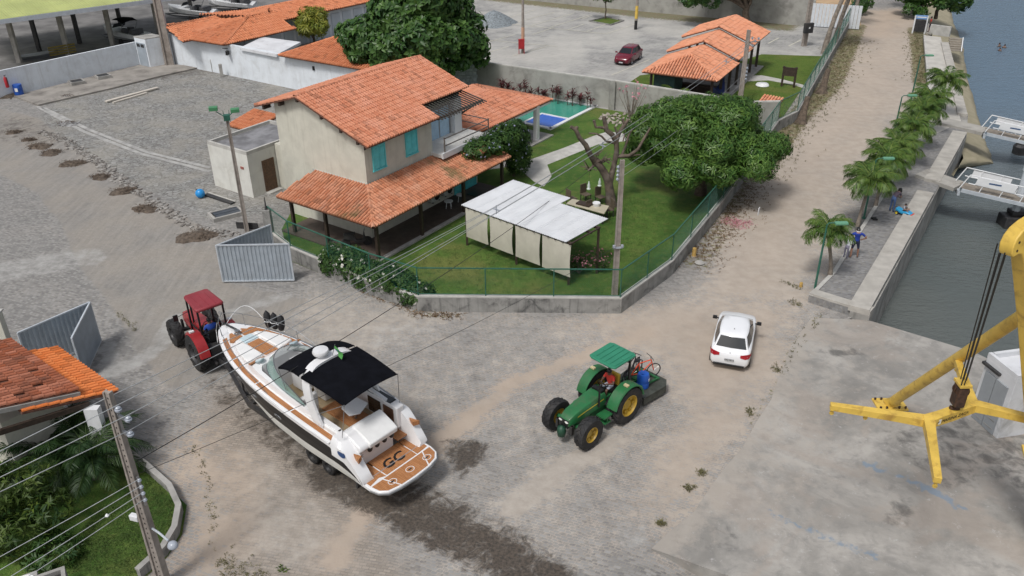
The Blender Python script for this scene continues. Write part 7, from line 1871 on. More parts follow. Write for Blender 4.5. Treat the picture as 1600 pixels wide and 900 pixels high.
DFL = M('dark_yard_floor', (.16, .155, .15), .9, .3, .4, dirt=.5, dcol=(.06, .06, .06), dscale=.3)
sheet('boatyard_floor', [(-80, 140), (0, 112), (215, 68), (262, 60), (620, -8), (560, -60), (-80, -40)], .012, DFL)
wt = wallthing('yard_wall', 'long white boundary wall below the boat shed', [g2(-60, 169), g2(0, 154.5), g2(112, 128), g2(220, 102.5)], .2, 2.3, WALLWHITE)
hut = thing('meter_hut', 'small white hut with a grey louvred door at the end of the yard wall', 'hut', G(236, 107)); HBs = G(236, 107)
q = [G(219, 103)-HBs, G(236, 107)-HBs, G(263, 102)-HBs]; q.append(q[0]+q[2]-q[1])
mb = MB(); mb.prism([(p.x, p.y) for p in q], 0, 2.75); mb.build('wall', WALLWHITE, hut)
mb = MB(); mb.prism([(p.x*1.06, p.y*1.06) for p in q], 2.752, 2.83); mb.build('roof_slab', CONC, hut)
d0, d1 = q[0].lerp(q[1], .12), q[0].lerp(q[1], .9); nrm = Vector(((q[1]-q[0]).y, -(q[1]-q[0]).x, 0)).normalized()
mb = MB(); mb.bar(d0+nrm*.03+Vector((0, 0, 1.2)), d1+nrm*.03+Vector((0, 0, 1.2)), .05, 2.3); dd_ = mb.build('louvre_door', GALV, hut)
for s_ in (.25, .72):
    mb = MB(); p = d0.lerp(d1, s_); mb.bar(d0.lerp(d1, s_-.18)+nrm*.065+Vector((0, 0, 2.1)), d0.lerp(d1, s_+.18)+nrm*.065+Vector((0, 0, 2.1)), .02, .3); mb.build('vent', DARK, dd_)
tp_ = cpole('tall rough concrete post between the hut and the orange roofs', G(266, 103), 11, .85, .6, .2, holes=False, name='concrete_post', cat='post', group=None)
mb = MB(); mb.tube([(.45, -.1, 0), (.38, -.1, 6), (.3, -.1, 10)], .05, 6); mb.build('drain_pipe', GALVF, tp_)
# stored boats
def stored_boat(label, loc, rz, L=6.5, cover=True, dark=(.05, .055, .06)):
    t_ = thing('stored_boat', label, 'boat', loc, rz, 'boats stored in the boatyard'); W_ = L*.16
    rows = []
    for s_ in np.linspace(0, 1, 10):
        x = -L/2+L*s_; bb = W_*min(1, (1-s_**4)*1.02)+.02; zs = 1.2+.35*s_**2; rows.append([(x, 0, .45+.8*max(0, s_-.7)), (x, bb*.85, .8+.4*max(0, s_-.6)), (x, bb, zs), (x, bb*.82, zs+.05), (x, 0, zs+(.12 if s_ > .5 else -.3)), (x, -bb*.82, zs+.05), (x, -bb, zs), (x, -bb*.85, .8+.4*max(0, s_-.6))])
    mb = MB(); mb.loft(rows, closed=True, caps=True); mb.build('hull', M('grey_boat_hull', (.6, .61, .62), .4, .1, 2), t_, smooth=40)
    mb = MB(); mb.loft([[(.6, y, 1.6) for y in (-.8, -.4, 0, .4, .8)], [(.25, y*.9, 2.05) for y in (-.8, -.4, 0, .4, .8)]]); mb.build('windscreen', GLASS, t_)
    if cover: mb = MB(); mb.loft([[(x, y*.95, z+.12*(1-y*y)) for y in (-1, -.5, 0, .5, 1)] for x, z in ((-1.6, 2.3), (-.8, 2.55), (.2, 2.5))]); mb.build('canopy', CANVAS, t_, smooth=60); mb = MB(); mb.tube([(-1.5, .9, 2.2), (-.8, .95, 1.2)], .03, 5); mb.tube([(-1.5, -.9, 2.2), (-.8, -.95, 1.2)], .03, 5); mb.build('canopy_frame', STEEL, t_)
    mb = MB(); mb.box((-.9, .4, 1.35), (.6, .5, .6)); mb.box((-.9, -.4, 1.35), (.6, .5, .6)); mb.box((-2.3, 0, 1.4), (.6, 1.4, .5)); mb.build('seats', M('dark_seats', (.06, .06, .065), .6), t_, bevel=.05)
    for sg in (1, -1): wheel(t_, (-.6, sg*.9, .3), .3, .2, DARK)
    mb = MB(); mb.bar((-L/2, .6, .4), (L*.35, .6, .4), .1); mb.bar((-L/2, -.6, .4), (L*.35, -.6, .4), .1); mb.bar((L*.35, -.6, .4), (L*.6, 0, .4), .1); mb.bar((L*.35, .6, .4), (L*.6, 0, .4), .1); mb.build('trailer_frame', DARK, t_)
    return t_
stored_boat('grey and white speedboat with a dark canopy parked under the boat shed', G(196, 66), R(148))
stored_boat('dark speedboat parked beyond the orange roof, left of its pair', G(300, 30), R(158), 6.5)
stored_boat('dark speedboat parked beyond the orange roof, right of its pair', G(362, 18), R(160), 6.5)
js = thing('covered_dinghy', 'small pale dinghy lying behind the white yard wall', 'boat', G(62, 92), .6)
mb = MB(); mb.loft([[(x, -b_, z_), (x, 0, .1), (x, b_, z_), (x, 0, z_+.1)] for x, b_, z_ in ((-1.6, .6, .5), (0, .75, .5), (1.2, .5, .6), (1.9, .05, .75))], closed=True, caps=True); mb.build('hull', M('pale_dinghy', (.3, .31, .33), .5), js, smooth=40)
yb = thing('yellow_barrier', 'low yellow slatted barrier behind the white yard wall', 'barrier', G(100, 88), .75)
for k in range(4):
    mb = MB(); mb.box((0, 0, .3+k*.25), (2.6, .08, .16)); mb.build('slat', M('yellow_slat', (.2, .15, .03), .6) if k == 0 else bpy.data.materials['yellow_slat'], yb)
# long building with orange tiled roof and pale doors
lb = thing('workshop_building', 'long low building with orange tiled roof and a row of pale grey doors', 'building', G(425, 85)); LB = G(425, 85)
r = Roof(lb, 'roof', TILE_T, pitch=(.28, .45))
n0, n1 = G(286, 66, 3.0)-LB, G(640, -10, 3.0)-LB; d_ = (n1-n0).normalized(); tl_ = G(257, 41, 3.75)-LB; bk_ = Vector((-d_.y, d_.x, 0)); n1 = n1+d_*8; off_ = (tl_-n0); bw_ = off_.dot(bk_); ea_ = off_.dot(d_)
r.plane([n0, n1, n1+bk_*bw_+Vector((0, 0, .75)), n0+bk_*bw_+d_*ea_+Vector((0, 0, .75))]); r.finish(0)
w0_, w1_ = n0+bk_*.8+d_*2, n1+bk_*.8; w0_.z = w1_.z = 0
mb = MB(); mb.prism([(w0_.x, w0_.y), (w1_.x, w1_.y), (w1_.x+bk_.x*bw_*.8, w1_.y+bk_.y*bw_*.8), (w0_.x+bk_.x*bw_*.8, w0_.y+bk_.y*bw_*.8)], 0, 2.9); mb.build('wall', WALLWHITE, lb)
nd = 22; DOORG = M('pale_grey_door', (.5, .55, .6), .55, .06, 1)
for k in range(nd):
    p = w0_.lerp(w1_, (k+.12)/nd)-bk_*.04; q2_ = w0_.lerp(w1_, (k+.88)/nd)-bk_*.04
    mb = MB(); mb.bar(p+Vector((0, 0, 1.25)), q2_+Vector((0, 0, 1.25)), .06, 2.4); mb.build('door', DOORG, lb)
# hip roof in front, white wall, flat white roof, third roof
ob = thing('office_building', 'white walled building with two orange tiled hipped roofs and a flat white roof between', 'building', G(400, 135)); OB = G(400, 135)
K = lambda u, v, z=0: G(u, v, z)-OB
r = Roof(ob, 'hip_roof', TILE_T, pitch=(.26, .45))
a, b_, c_ = K(281, 60, 3.0), K(350, 71, 3.0), K(464, 45, 3.0); ap1, ap2 = K(388, 27, 4.3), K(418, 20, 4.3)
r.plane([a, b_, ap1]); r.plane([b_, c_, ap2, ap1]); r.plane([ap2+Vector((-1.5, 6, -.75)), ap1+Vector((-6.5, 5, -.7)), ap1, ap2]); r.plane([a+Vector((-3.2, 5, .2)), a, ap1]); r.cap(b_, ap1, .16); r.cap(ap1, ap2, .16); r.finish(0)
r = Roof(ob, 'side_roof', TILE_T, pitch=(.26, .45))
a, b_ = K(435, 87, 3.0), K(640, 122, 3.0); c_ = K(532, 56, 4.2); d_2 = c_+(b_-a)*.8
r.plane([a, b_, d_2, c_]); r.cap(a, c_, .15); r.finish(0)
wl_ = [K(268, 100), K(345, 115), K(468, 141), K(600, 168)]
hh = 2.95
mb = MB(); wall_line(mb, [(p.x, p.y) for p in wl_], .25, 0, hh); mb.build('wall', WALLWHITE, ob)
mb = MB(); f0, f1, f2, f3 = K(375, 75, 2.9), K(432, 86, 2.9), K(470, 66, 2.9), K(410, 58, 2.9); mb.prism([(p.x, p.y) for p in (f0, f1, f2, f3)], 2.7, 2.93); mb.build('flat_roof', M('white_membrane', (.62, .63, .65), .7, .12, .6, dirt=.4, dcol=(.25, .25, .25)), ob)
for (u, v) in ((357, 82), (492, 105)):
    p = K(u, v, 2.2); mb = MB(); mb.box((p.x, p.y-.35, 2.25), (.2, .5, .35)); mb.bar((p.x, p.y, 2.55), (p.x-.5, p.y, 2.6), .06); mb.build('wall_lamp', BLACK, ob)
YSL = M('yard_slab_concrete', (.27, .25, .225), .9, .2, .6, bump=.2, dirt=.75, dcol=(.10, .09, .08), dscale=.5)
ys = [g2(22, 152), g2(60, 166), g2(178, 139), g2(245, 122), g2(312, 107), g2(262, 101), g2(219, 103), g2(110, 130)]
mb = MB(); mb.prism(ys, -.1, .14); tag(mb.build('yard_slab', YSL), kind='structure')
STRIPM = M('worn_cement_strip', (.36, .355, .34), .9, .2, 1.5, dirt=.75, dcol=(.22, .21, .2), dscale=1.6)
for o_ in (0, 9):
    pz_ = [G(58+o_, 166+o_*.2, .016), G(130+o_, 205-o_*.3, .016), G(220+o_, 240-o_*.3, .016), G(328, 268-o_*.7, .016)]; mb = MB()
    mb.loft([[p-Vector((.09, .13, 0)) for p in pz_], [p+Vector((.09, .13, 0)) for p in pz_]]); tag(mb.build('cement_strip', STRIPM), kind='structure')
# line of loose setts along the lane
PX = PW([(60, 205), (105, 222), (200, 288), (270, 335), (300, 355), (368, 368)]); sg_ = np.linalg.norm(np.diff(PX, axis=0), axis=1); cs = np.concatenate([[0], np.cumsum(sg_)]); mb = MB()
for q in range(480):
    s_ = rng.random()*cs[-1]; x = np.interp(s_, cs, PX[:, 0])+rng.normal(0, .22); y = np.interp(s_, cs, PX[:, 1])+rng.normal(0, .22); mb.box((0, 0, 0), (rng.uniform(.12, .3), rng.uniform(.1, .2), .09), int(rng.integers(0, 2)), Matrix.Translation((x, y, .015)) @ Euler((rng.normal(0, .12), rng.normal(0, .12), rng.random()*3)).to_matrix().to_4x4())
tag(mb.build('loose_setts', [M('dark_sett', (.17, .155, .14), .9, .3, 6), M('light_sett', (.30, .285, .265), .9, .2, 6)]), kind='stuff')
# small clutter in the yard
def blob_pile(name, label, cat, loc, s, mat, n=14, group=None, flat=.35, lump=.35, leaf=None):
    t_ = thing(name, label, cat, loc, 0, group); mb = MB()
    for q in range(n):
        a = rng.random()*2*PI; rr = math.sqrt(rng.random())*s; k = s*lump*rng.uniform(.4, .9)*(1-.5*rr/s)
        mb.lathe([(.001, -.5), (.8, -.3), (1, .1), (.6, .6), (.001, .75)], 6, M=Matrix.Translation((rr*1.3*math.cos(a), rr*math.sin(a), k*flat*.4)) @ Euler((rng.normal(0, .5), rng.normal(0, .5), a)).to_matrix().to_4x4() @ Matrix.Diagonal((k, k*rng.uniform(.6, 1), k*flat*1.6, 1)), cap=False)
    tag(mb.build('lumps', mat, t_, smooth=30), kind='stuff')
    mb = MB(); mb.loft([[(r_*s*1.15*(1+.22*math.sin(2*a+loc[0])+.12*math.sin(5*a))*math.cos(a), r_*s*(1+.22*math.sin(2*a+loc[0])+.12*math.sin(5*a))*math.sin(a), z*s) for a in [2*PI*q/16 for q in range(16)]] for r_, z in ((1.0, -.02), (.8, .09), (.5, .2), (.2, .27), (.03, .29))], closed=True, caps=True); tag(mb.build('mound', mat, t_, smooth=60), kind='stuff')
    P_ = rng.normal(0, s*.38, (90, 3)); P_[:, 2] = np.abs(P_[:, 2])*.15+s*.12*np.exp(-(P_[:, 0]**2+P_[:, 1]**2)/s**2)
    a_ = whorls(P_*np.array([1.4, 1, 1]), np.tile([[0, 0, 1.]], (90, 1)), 3, .16, .05, .2); V, F = leaf_geo(*a_); tag(link('litter', fastmesh('litter', V, F, leaf or DRYM, tint=np.repeat(rng.random(270), 2)), t_), kind='stuff')
    return t_
DRYM = leaf_mat('dead_leaf_mulch', (.06, .042, .03), (.17, .125, .09), .9, .05)
SOIL = M('dark_sweepings', (.10, .078, .06), .95, .35, 6, bump=.5)
for (u, v, s_, lab) in ((62, 229, .75, 'leaf sweepings heap on the lane, farthest of the row, left one'), (80, 239, .7, 'leaf sweepings heap on the lane, farthest of the row, right one'), (114, 256, .75, 'third leaf sweepings heap on the lane from the far end'), (157, 277, .6, 'fourth leaf sweepings heap on the lane from the far end'), (193, 299, .72, 'fifth leaf sweepings heap on the lane from the far end'), (227, 327, .7, 'second nearest leaf sweepings heap on the lane'), (307, 370, .95, 'nearest and largest leaf sweepings heap, left of the gate'), (22, 207, .5, 'small dark heap at the left edge of the lane'), (45, 219, .45, 'small dark heap behind the row of leaf sweepings')):
    blob_pile('sweepings_heap', lab, 'heap', G(u, v), s_, SOIL, group='leaf sweepings heaps along the lane')
blob_pile('rubble_heap', 'heap of grey rubble stones on the lane edge', 'heap', G(107, 194), .7, M('grey_rubble', (.25, .25, .25), .9, .3, 4), 22, lump=.3, flat=.6)
blob_pile('rubble_scatter', 'scatter of stones on the concrete slab by the yard wall', 'heap', G(105, 152), .6, bpy.data.materials['grey_rubble'], 12, lump=.25, flat=.5)
blob_pile('rubble_corner', 'dark rubbish heap at the left end of the white yard wall', 'heap', G(12, 150), 1.0, SOIL, 14)
gv = thing('gravel_heap', 'conical heap of blue grey gravel in the car park beyond the breadfruit tree', 'heap', G(772, 37))
mb = MB(); mb.loft([[(r_*(1+.12*math.sin(3*a+z)+.08*math.sin(7*a))*math.cos(a), r_*(1+.12*math.sin(3*a+z)+.08*math.sin(7*a))*math.sin(a)*.9, z) for a in [2*PI*q/22 for q in range(22)]] for r_, z in ((2.6, -.02), (2.0, .35), (1.3, .85), (.6, 1.3), (.1, 1.5))], closed=True, caps=True); tag(mb.build('gravel', M('blue_grey_gravel', (.2, .225, .24), .95, .3, 5, bump=.7), gv, smooth=60), kind='stuff')
ex = thing('fire_extinguisher', 'red fire extinguisher hung on the white yard wall', 'fire extinguisher', G(18, 151.5)+Vector((.05, -.2, .9)))
mb = MB(); mb.lathe([(.13, 0), (.15, .05), (.15, .75), (.08, .9), (.04, 1.0)], 12); mb.build('cylinder', M('extinguisher_red', (.4, .02, .03), .4), ex, smooth=40); mb = MB(); mb.tube([(0, -.05, 1.0), (.2, -.1, .9), (.2, -.12, .3)], .03, 5); mb.bar((-.05, 0, 1.02), (.12, 0, 1.08), .05); mb.build('hose', BLACK, ex)
db = thing('blue_drum', 'blue drum with a white label standing against the white yard wall', 'drum', G(31, 149.5))
mb = MB(); mb.lathe([(.36, 0), (.38, .03), (.38, .4), (.365, .45), (.38, .5), (.38, .95), (.36, 1.0), (.0, 1.0)], 18); mb.build('barrel', BLUEP, db, smooth=40); mb = MB(); mb.box((0.05, -.385, .6), (.26, .02, .3)); mb.build('label', WHITE, db)
for (u, v, lab) in ((121, 133, 'left of two concrete inspection boxes with dark lids by the yard wall'), (162, 124, 'right of two concrete inspection boxes with dark lids by the yard wall')):
    t_ = thing('inspection_box', lab, 'concrete box', G(u, v), .72, 'concrete inspection boxes by the yard wall'); mb = MB(); wall_line(mb, [(-.6, -.55), (.6, -.55), (.6, .55), (-.6, .55), (-.6, -.44)], .11, 0, .42); mb.build('box', CONC, t_); mb = MB(); mb.box((0, 0, .38), (.96, .86, .05)); mb.build('lid', DARK, t_)
t_ = thing('timber_plank', 'long pale timber plank lying on the yard setts', 'plank', G(205, 150)); p0, p1 = G(166, 161)-G(205, 150), G(247, 139)-G(205, 150); mb = MB(); mb.bar(p0+Vector((0, 0, .12)), p1+Vector((0, 0, .12)), .35, .12); mb.bar(p0*.9+Vector((.5, -.3, .06)), p1*.5+Vector((.3, -.3, .06)), .25, .1); mb.build('board', M('bleached_timber', (.52, .48, .42), .8, .1, 3), t_)
for (u, v) in ((287, 101), (334, 112), (347, 120)):
    mb = MB(); mb.box((0, 0, .6), (.3, .22, 1.2)); o = mb.build('concrete_stub', CONC, bevel=.03); o.location = G(u, v); o.rotation_euler = (0, 0, .4); tag(o, {287: 'leftmost of three broken concrete stubs along the white office wall', 334: 'middle one of three broken concrete stubs along the white office wall', 347: 'rightmost of three broken concrete stubs along the white office wall'}[u], 'post', 'broken concrete stubs by the office wall')
t_ = thing('float_buoy', 'bright blue round plastic float lying beside a dark gutter', 'buoy', G(314, 309)+Vector((0, 0, .0)))
mb = MB(); mb.lathe([(.3*math.sin(PI*q/10), .3-.3*math.cos(PI*q/10)) for q in range(11)], 18, cap=False); mb.build('ball', M('bright_blue_plastic', (.02, .26, .62), .3, .08), t_, smooth=80); mb = MB(); mb.tube([(-.2, .14, .4), (-.27, .2, .5)], .06, 6); mb.build('lug', DARK, t_)
t_ = thing('drain_gutter', 'dark open gutter of steel beside the blue float', 'gutter', G(340, 312)); p0, p1 = G(322, 305)-G(340, 312), G(364, 319)-G(340, 312); mb = MB(); mb.bar(p0+Vector((0, 0, .06)), p1+Vector((0, 0, .06)), .3, .1); mb.build('channel', DARK, t_); mb = MB(); mb.bar(p0+Vector((.1, .2, .05)), p1+Vector((.1, .2, .05)), .1, .12); mb.build('kerb', CONCL, t_)
t_ = thing('manhole_frame', 'raised concrete frame with two dark steel covers near the lamp pole', 'manhole', G(354, 337), .62); mb = MB(); wall_line(mb, [(-.95, -.6), (.95, -.6), (.95, .6), (-.95, .6), (-.95, -.46)], .14, 0, .25); mb.build('frame', CONC, t_)
for y in (-.24, .24): mb = MB(); mb.box((.05, y, .2), (1.5, .42, .05)); mb.build('cover', M('blue_black_cover', (.05, .06, .075), .5, .2), t_)
t_ = thing('steel_angle', 'dark bent steel sheet at the foot of the lamp pole', 'scrap metal', G(383, 362)); p0, p1 = G(368, 360)-G(383, 362), G(402, 362)-G(383, 362); mb = MB(); mb.bar(p0+Vector((0, .3, .2)), p1+Vector((0, .3, .2)), .05, .4); mb.build('sheet', DARK, t_)
# ------------------------------------------------------------------ car park
LINE = M('worn_line_paint', (.52, .5, .42), .8, .15, 2, dirt=.5, dcol=(.33, .32, .3), dscale=2)
def z3(x, y): return (800+x/4, y/4)
lines = [((120, 160), (390, 80)), ((240, 170), (480, 95)), ((350, 185), (450, 150)), ((470, 195), (590, 150)), ((590, 210), (770, 150)), ((0, 145), (270, 75)), ((0, 150), (590, 212)), ((0, 350), (215, 290)), ((-60, 120), (150, 60)), ((440, 118), (500, 96)), ((130, 215), (260, 172)), ((-160, 265), (20, 215)), ((-160, 330), (-20, 290)), ((620, 470), (860, 372)), ((-200, 245), (280, 290))]
for k, (a, b_) in enumerate(lines):
    p, q = G(*z3(*a), .022), G(*z3(*b_), .022); mb = MB(); d = (q-p).normalized(); n_ = Vector((-d.y, d.x, 0))*.07; mb.add([p-n_, q-n_, q+n_, p+n_], [(0, 1, 2, 3)]); o = mb.build('bay_line', LINE); tag(o, kind='structure')
for a, b_ in (((1232, 72), (1252, 62)), ((1200, 68), (1217, 59))):
    p, q = G(*a, .022), G(*b_, .022); mb = MB(); d = (q-p).normalized(); n_ = Vector((-d.y, d.x, 0))*.08; mb.add([p-n_, q-n_, q+n_, p+n_], [(0, 1, 2, 3)]); tag(mb.build('bay_line', LINE), kind='structure')
sheet('tree_square', [(922, 34), (948, 28), (972, 33), (954, 39)], .03, LAWN2)
t_ = thing('kerb_surround', 'dark kerb round the grass square of the car park sapling', 'kerb', G(946, 34)); sq = [G(u, v)-G(946, 34) for u, v in ((921, 34), (948, 27.5), (973, 33), (954, 39.5))]; mb = MB(); wall_line(mb, [(p.x, p.y) for p in sq]+[(sq[0].x*.98, sq[0].y+.12)], .15, 0, .14); mb.build('kerb', WALLC, t_)
def lpole(label, base, col, band, h=9):
    t_ = thing('car_park_pole', label, 'lamp post', base, 0, 'car park poles'); mb = MB(); mb.lathe([(.17, 0), (.16, 2.2), (.13, 4.5), (.1, h)], 9); mb.build('shaft', POLEC, t_, smooth=50)
    mb = MB(); mb.lathe([(.175, band[0]), (.17, band[1])], 9, cap=False); mb.build('painted_band', col, t_); return t_
l1 = lpole('car park pole with a red cabinet at its foot', G(817, 83), M('orange_band', (.5, .3, .2), .7), (1.3, 2.6))
mb = MB(); mb.box((-.15, -.3, 1.0), (.62, .3, .95)); mb.box((-.4, -.3, .28), (.07, .07, .55)); mb.box((.12, -.3, .28), (.07, .07, .55)); mb.build('red_cabinet', M('red_cabinet_paint', (.33, .015, .02), .5), l1)
l2 = lpole('car park pole with a yellow band near the sapling', G(993, 46), M('yellow_band', (.62, .42, .08), .7), (1.2, 2.6)); mb = MB(); mb.lathe([(.178, 0), (.176, 1.0)], 9, cap=False); mb.build('black_band', BLACK, l2)
tpole = cpole('utility pole with a dark meter box in the far corner of the car park', G(1256, 72), 9.5, .5, .34, .3, holes=False, name='utility_pole', group=None)
mb = MB(); mb.box((0, -.3, 1.9), (1.0, .35, 1.0)); mb.build('meter_box', DARK, tpole, bevel=.03); mb = MB(); mb.box((0, -.49, 1.95), (.16, .03, .16)); mb.build('dial', WHITE, tpole)
wallthing('far_wall', 'long dark grey wall along the far edge of the car park', [g2(560, -26), g2(960, 14), g2(1268, 42)], .25, 2.9, GWALL, CONCL)
t_ = thing('white_gate', 'wide white slatted gate at the far corner by the palms', 'gate', G(1265, 42)); a, b_ = Vector(), G(1342, 47)-G(1265, 42); n = 14
for k in range(n):
    p, q = a.lerp(b_, k/n), a.lerp(b_, (k+.9)/n); mb = MB(); mb.bar(p+Vector((0, 0, 1.35)), q+Vector((0, 0, 1.35)), .06, 2.5); mb.build('board', M('white_gate_paint', (.6, .63, .66), .6, .06) if k == 0 else bpy.data.materials['white_gate_paint'], t_)
for zq in (.4, 2.3): mb = MB(); mb.bar(a+Vector((0, .1, zq)), b_+Vector((0, .1, zq)), .08); mb.build('rail', GALVF, t_)
sheet('far_dirt', [(1000, 8), (1262, 36), (1345, 40), (1345, -30), (1000, -40)], .012, M('orange_dirt', (.42, .29, .17), .95, .15, .5, bump=.2))
# ------------------------------------------------------------------ kiosk pavilion with three stepped roofs
kp = thing('kiosk_pavilion', 'open kiosk pavilion with three stepped orange tiled roofs on dark posts', 'pavilion', G(1090, 135)); KB = G(1090, 135)
kc = [G(1003, 113, 2.5)-KB, G(1121, 128, 2.5)-KB]; ke = (kc[1]-kc[0]).normalized(); kd = Vector((-ke.y, ke.x, 0)); kw = (kc[1]-kc[0]).length; O3 = Vector((kc[0].x, kc[0].y, 0))
def kpt(s_, d, z): return O3+ke*s_+kd*d+Vector((0, 0, z))
pt = (.24, .42); z0 = 2.5; rise = 1.25
r = Roof(kp, 'near_roof', TILE_P, pitch=pt, label='nearest hipped roof of the pavilion'); D1 = 6.3
r.plane([kpt(0, 0, z0), kpt(kw, 0, z0), kpt(kw/2, 2.6, z0+rise)])
r.plane([kpt(kw, 0, z0), kpt(kw, D1, z0), kpt(kw/2, D1, z0+rise), kpt(kw/2, 2.6, z0+rise)]); r.plane([kpt(0, D1, z0), kpt(0, 0, z0), kpt(kw/2, 2.6, z0+rise), kpt(kw/2, D1, z0+rise)])
r.cap(kpt(0, 0, z0), kpt(kw/2, 2.6, z0+rise)); r.cap(kpt(kw, 0, z0), kpt(kw/2, 2.6, z0+rise)); r.cap(kpt(kw/2, 2.6, z0+rise), kpt(kw/2, D1, z0+rise)); r.finish(200)
for nm, d0, d1, dz, w_ in (('middle_roof', 6.0, 10.8, .38, kw*1.0), ('far_roof', 10.4, 16.0, .76, kw*1.05)):
    r = Roof(kp, nm, TILE_P, pitch=pt); x0 = (kw-w_)/2
    r.plane([kpt(x0+w_, d0, z0+dz), kpt(x0+w_, d1, z0+dz), kpt(kw/2, d1, z0+dz+rise), kpt(kw/2, d0, z0+dz+rise)]); r.plane([kpt(x0, d1, z0+dz), kpt(x0, d0, z0+dz), kpt(kw/2, d0, z0+dz+rise), kpt(kw/2, d1, z0+dz+rise)])
    r.cap(kpt(kw/2, d0, z0+dz+rise), kpt(kw/2, d1, z0+dz+rise)); r.finish(0)
for d in (.7, 3.4, 6.0, 8.4, 10.6, 13, 15.4):
    for s_ in (.6, kw-.6): mb = MB(); p = kpt(s_, d, 0); mb.box((p.x, p.y, 1.25), (.2, .2, 2.5)); mb.build('post', WOOD, kp)
mb = MB(); mb.prism([(p.x, p.y) for p in (kpt(0, -.2, 0), kpt(kw, -.2, 0), kpt(kw, 16, 0), kpt(0, 16, 0))], 0, .12); mb.build('floor', CONC, kp)
mb = MB(); p = kpt(.9, 1.2, 0); mb.prism([(q.x, q.y) for q in (kpt(.8, .8, 0), kpt(2.6, .8, 0), kpt(2.6, 3, 0), kpt(.8, 3, 0))], .12, 2.4); mb.build('store_room', M('dark_green_boarding', (.03, .07, .065), .7, .2), kp)
mb = MB(); mb.bar(kpt(1.0, 3.6, 1.0), kpt(kw-1, 3.6, 1.0), .6, .12); mb.bar(kpt(1.0, 3.6, .5), kpt(kw-1, 3.6, .5), .2, 1.0); mb.build('counter', WOOD, kp)
t_ = thing('hammock', 'dark blue hammock slung between posts of the pavilion', 'hammock', KB+kpt(kw-.6, 1.5, .5)); rows = []
for q in range(9): s_ = q/8; rows.append([kd*(3.2*s_-.4)+Vector((0, 0, 1.3-1.0*math.sin(PI*s_)))+ke*x*math.sin(PI*s_+.01) for x in (-.5, 0, .5)])
mb = MB(); mb.loft(rows); mb.loft([[p+Vector((0, 0, -.02)) for p in r_] for r_ in rows]); mb.build('cloth', M('navy_hammock', (.03, .05, .16), .8), t_, smooth=60); mb = MB(); mb.tube([rows[0][1], rows[0][1]+Vector((0, 0, .3))], .015, 4); mb.build('rope', WHITE, t_)
palm('small yellowing palm inside the kiosk pavilion front', KB+kpt(2.9, .3, .1), .5, FR, 9, (0, 0), .07, None, seed=99)
t_ = thing('notice_board', 'dark timber notice board on two posts beside the lawn path', 'sign', G(1231, 136)); a, b_ = G(1221, 135)-G(1231, 136), G(1240, 137)-G(1231, 136)
for p in (a, b_): mb = MB(); mb.box((p.x, p.y, .9), (.15, .15, 1.8)); mb.build('post', WOOD, t_)
mb = MB(); mb.bar(a+Vector((0, 0, 1.3)), b_+Vector((0, 0, 1.3)), .08, .65); mb.bar(a*1.25+Vector((0, 0, 1.68)), b_*1.25+Vector((0, 0, 1.68)), .1, .1); mb.build('board', WOOD, t_)
t_ = thing('lidded_bin_house', 'tiny shelter with a short orange tiled roof inside the fence', 'shelter', G(1200, 178)); TB = G(1200, 178)
r = Roof(t_, 'roof', TILE_P, pitch=(.24, .4)); a, b_ = G(1184, 160, 1.5)-TB, G(1216, 166, 1.5)-TB; n_ = (b_-a).normalized(); n2_ = Vector((-n_.y, n_.x, 0)); r.plane([a, b_, b_+n2_*1.0+Vector((0, 0, .35)), a+n2_*1.0+Vector((0, 0, .35))]); r.finish(12)
mb = MB(); mb.bar(a.lerp(b_, .1)*1.0+Vector((0, 0, -.8))+n2_*.4, a.lerp(b_, .9)+Vector((0, 0, -.8))+n2_*.4, .6, 1.4); mb.build('wall', GWALL, t_)
mb = MB(); mb.lathe([(.0, .25), (.5, .22), (.6, .05), (.55, 0)], 12); o = mb.build('boulder', WHITE, smooth=60); o.location = G(1191, 134); tag(o, 'low white boulder on the lawn beside the kiosk path', 'boulder')
# bollards
for (u, v, lab) in ((1084, 401, 'short weathered yellow bollard by the garden wall'), (1251, 449, 'short yellow bollard at the near end of the promenade')):
    t_ = thing('bollard', lab, 'bollard', G(u, v), 0, 'short yellow bollards'); mb = MB(); mb.lathe([(.12, 0), (.12, .45), (.1, .52), (.001, .54)], 12); mb.build('shaft', M('worn_yellow', (.42, .27, .08), .8, .2, 6) if u < 1100 else bpy.data.materials['worn_yellow'], t_, smooth=40); mb = MB(); mb.lathe([(.16, 0), (.15, .05)], 10); mb.build('base', CONC, t_)
    if u > 1200: t_.scale = (.7, .7, .55)
mb = MB(); mb.lathe([(.001, 0), (.25, .02), (.28, .07), (.16, .16), (.001, .18)], 8, cap=False); o = mb.build('boulder', CONC, smooth=40); o.location = G(1093, 412); tag(o, 'pale stone block lying beside the yellow bollard', 'boulder')
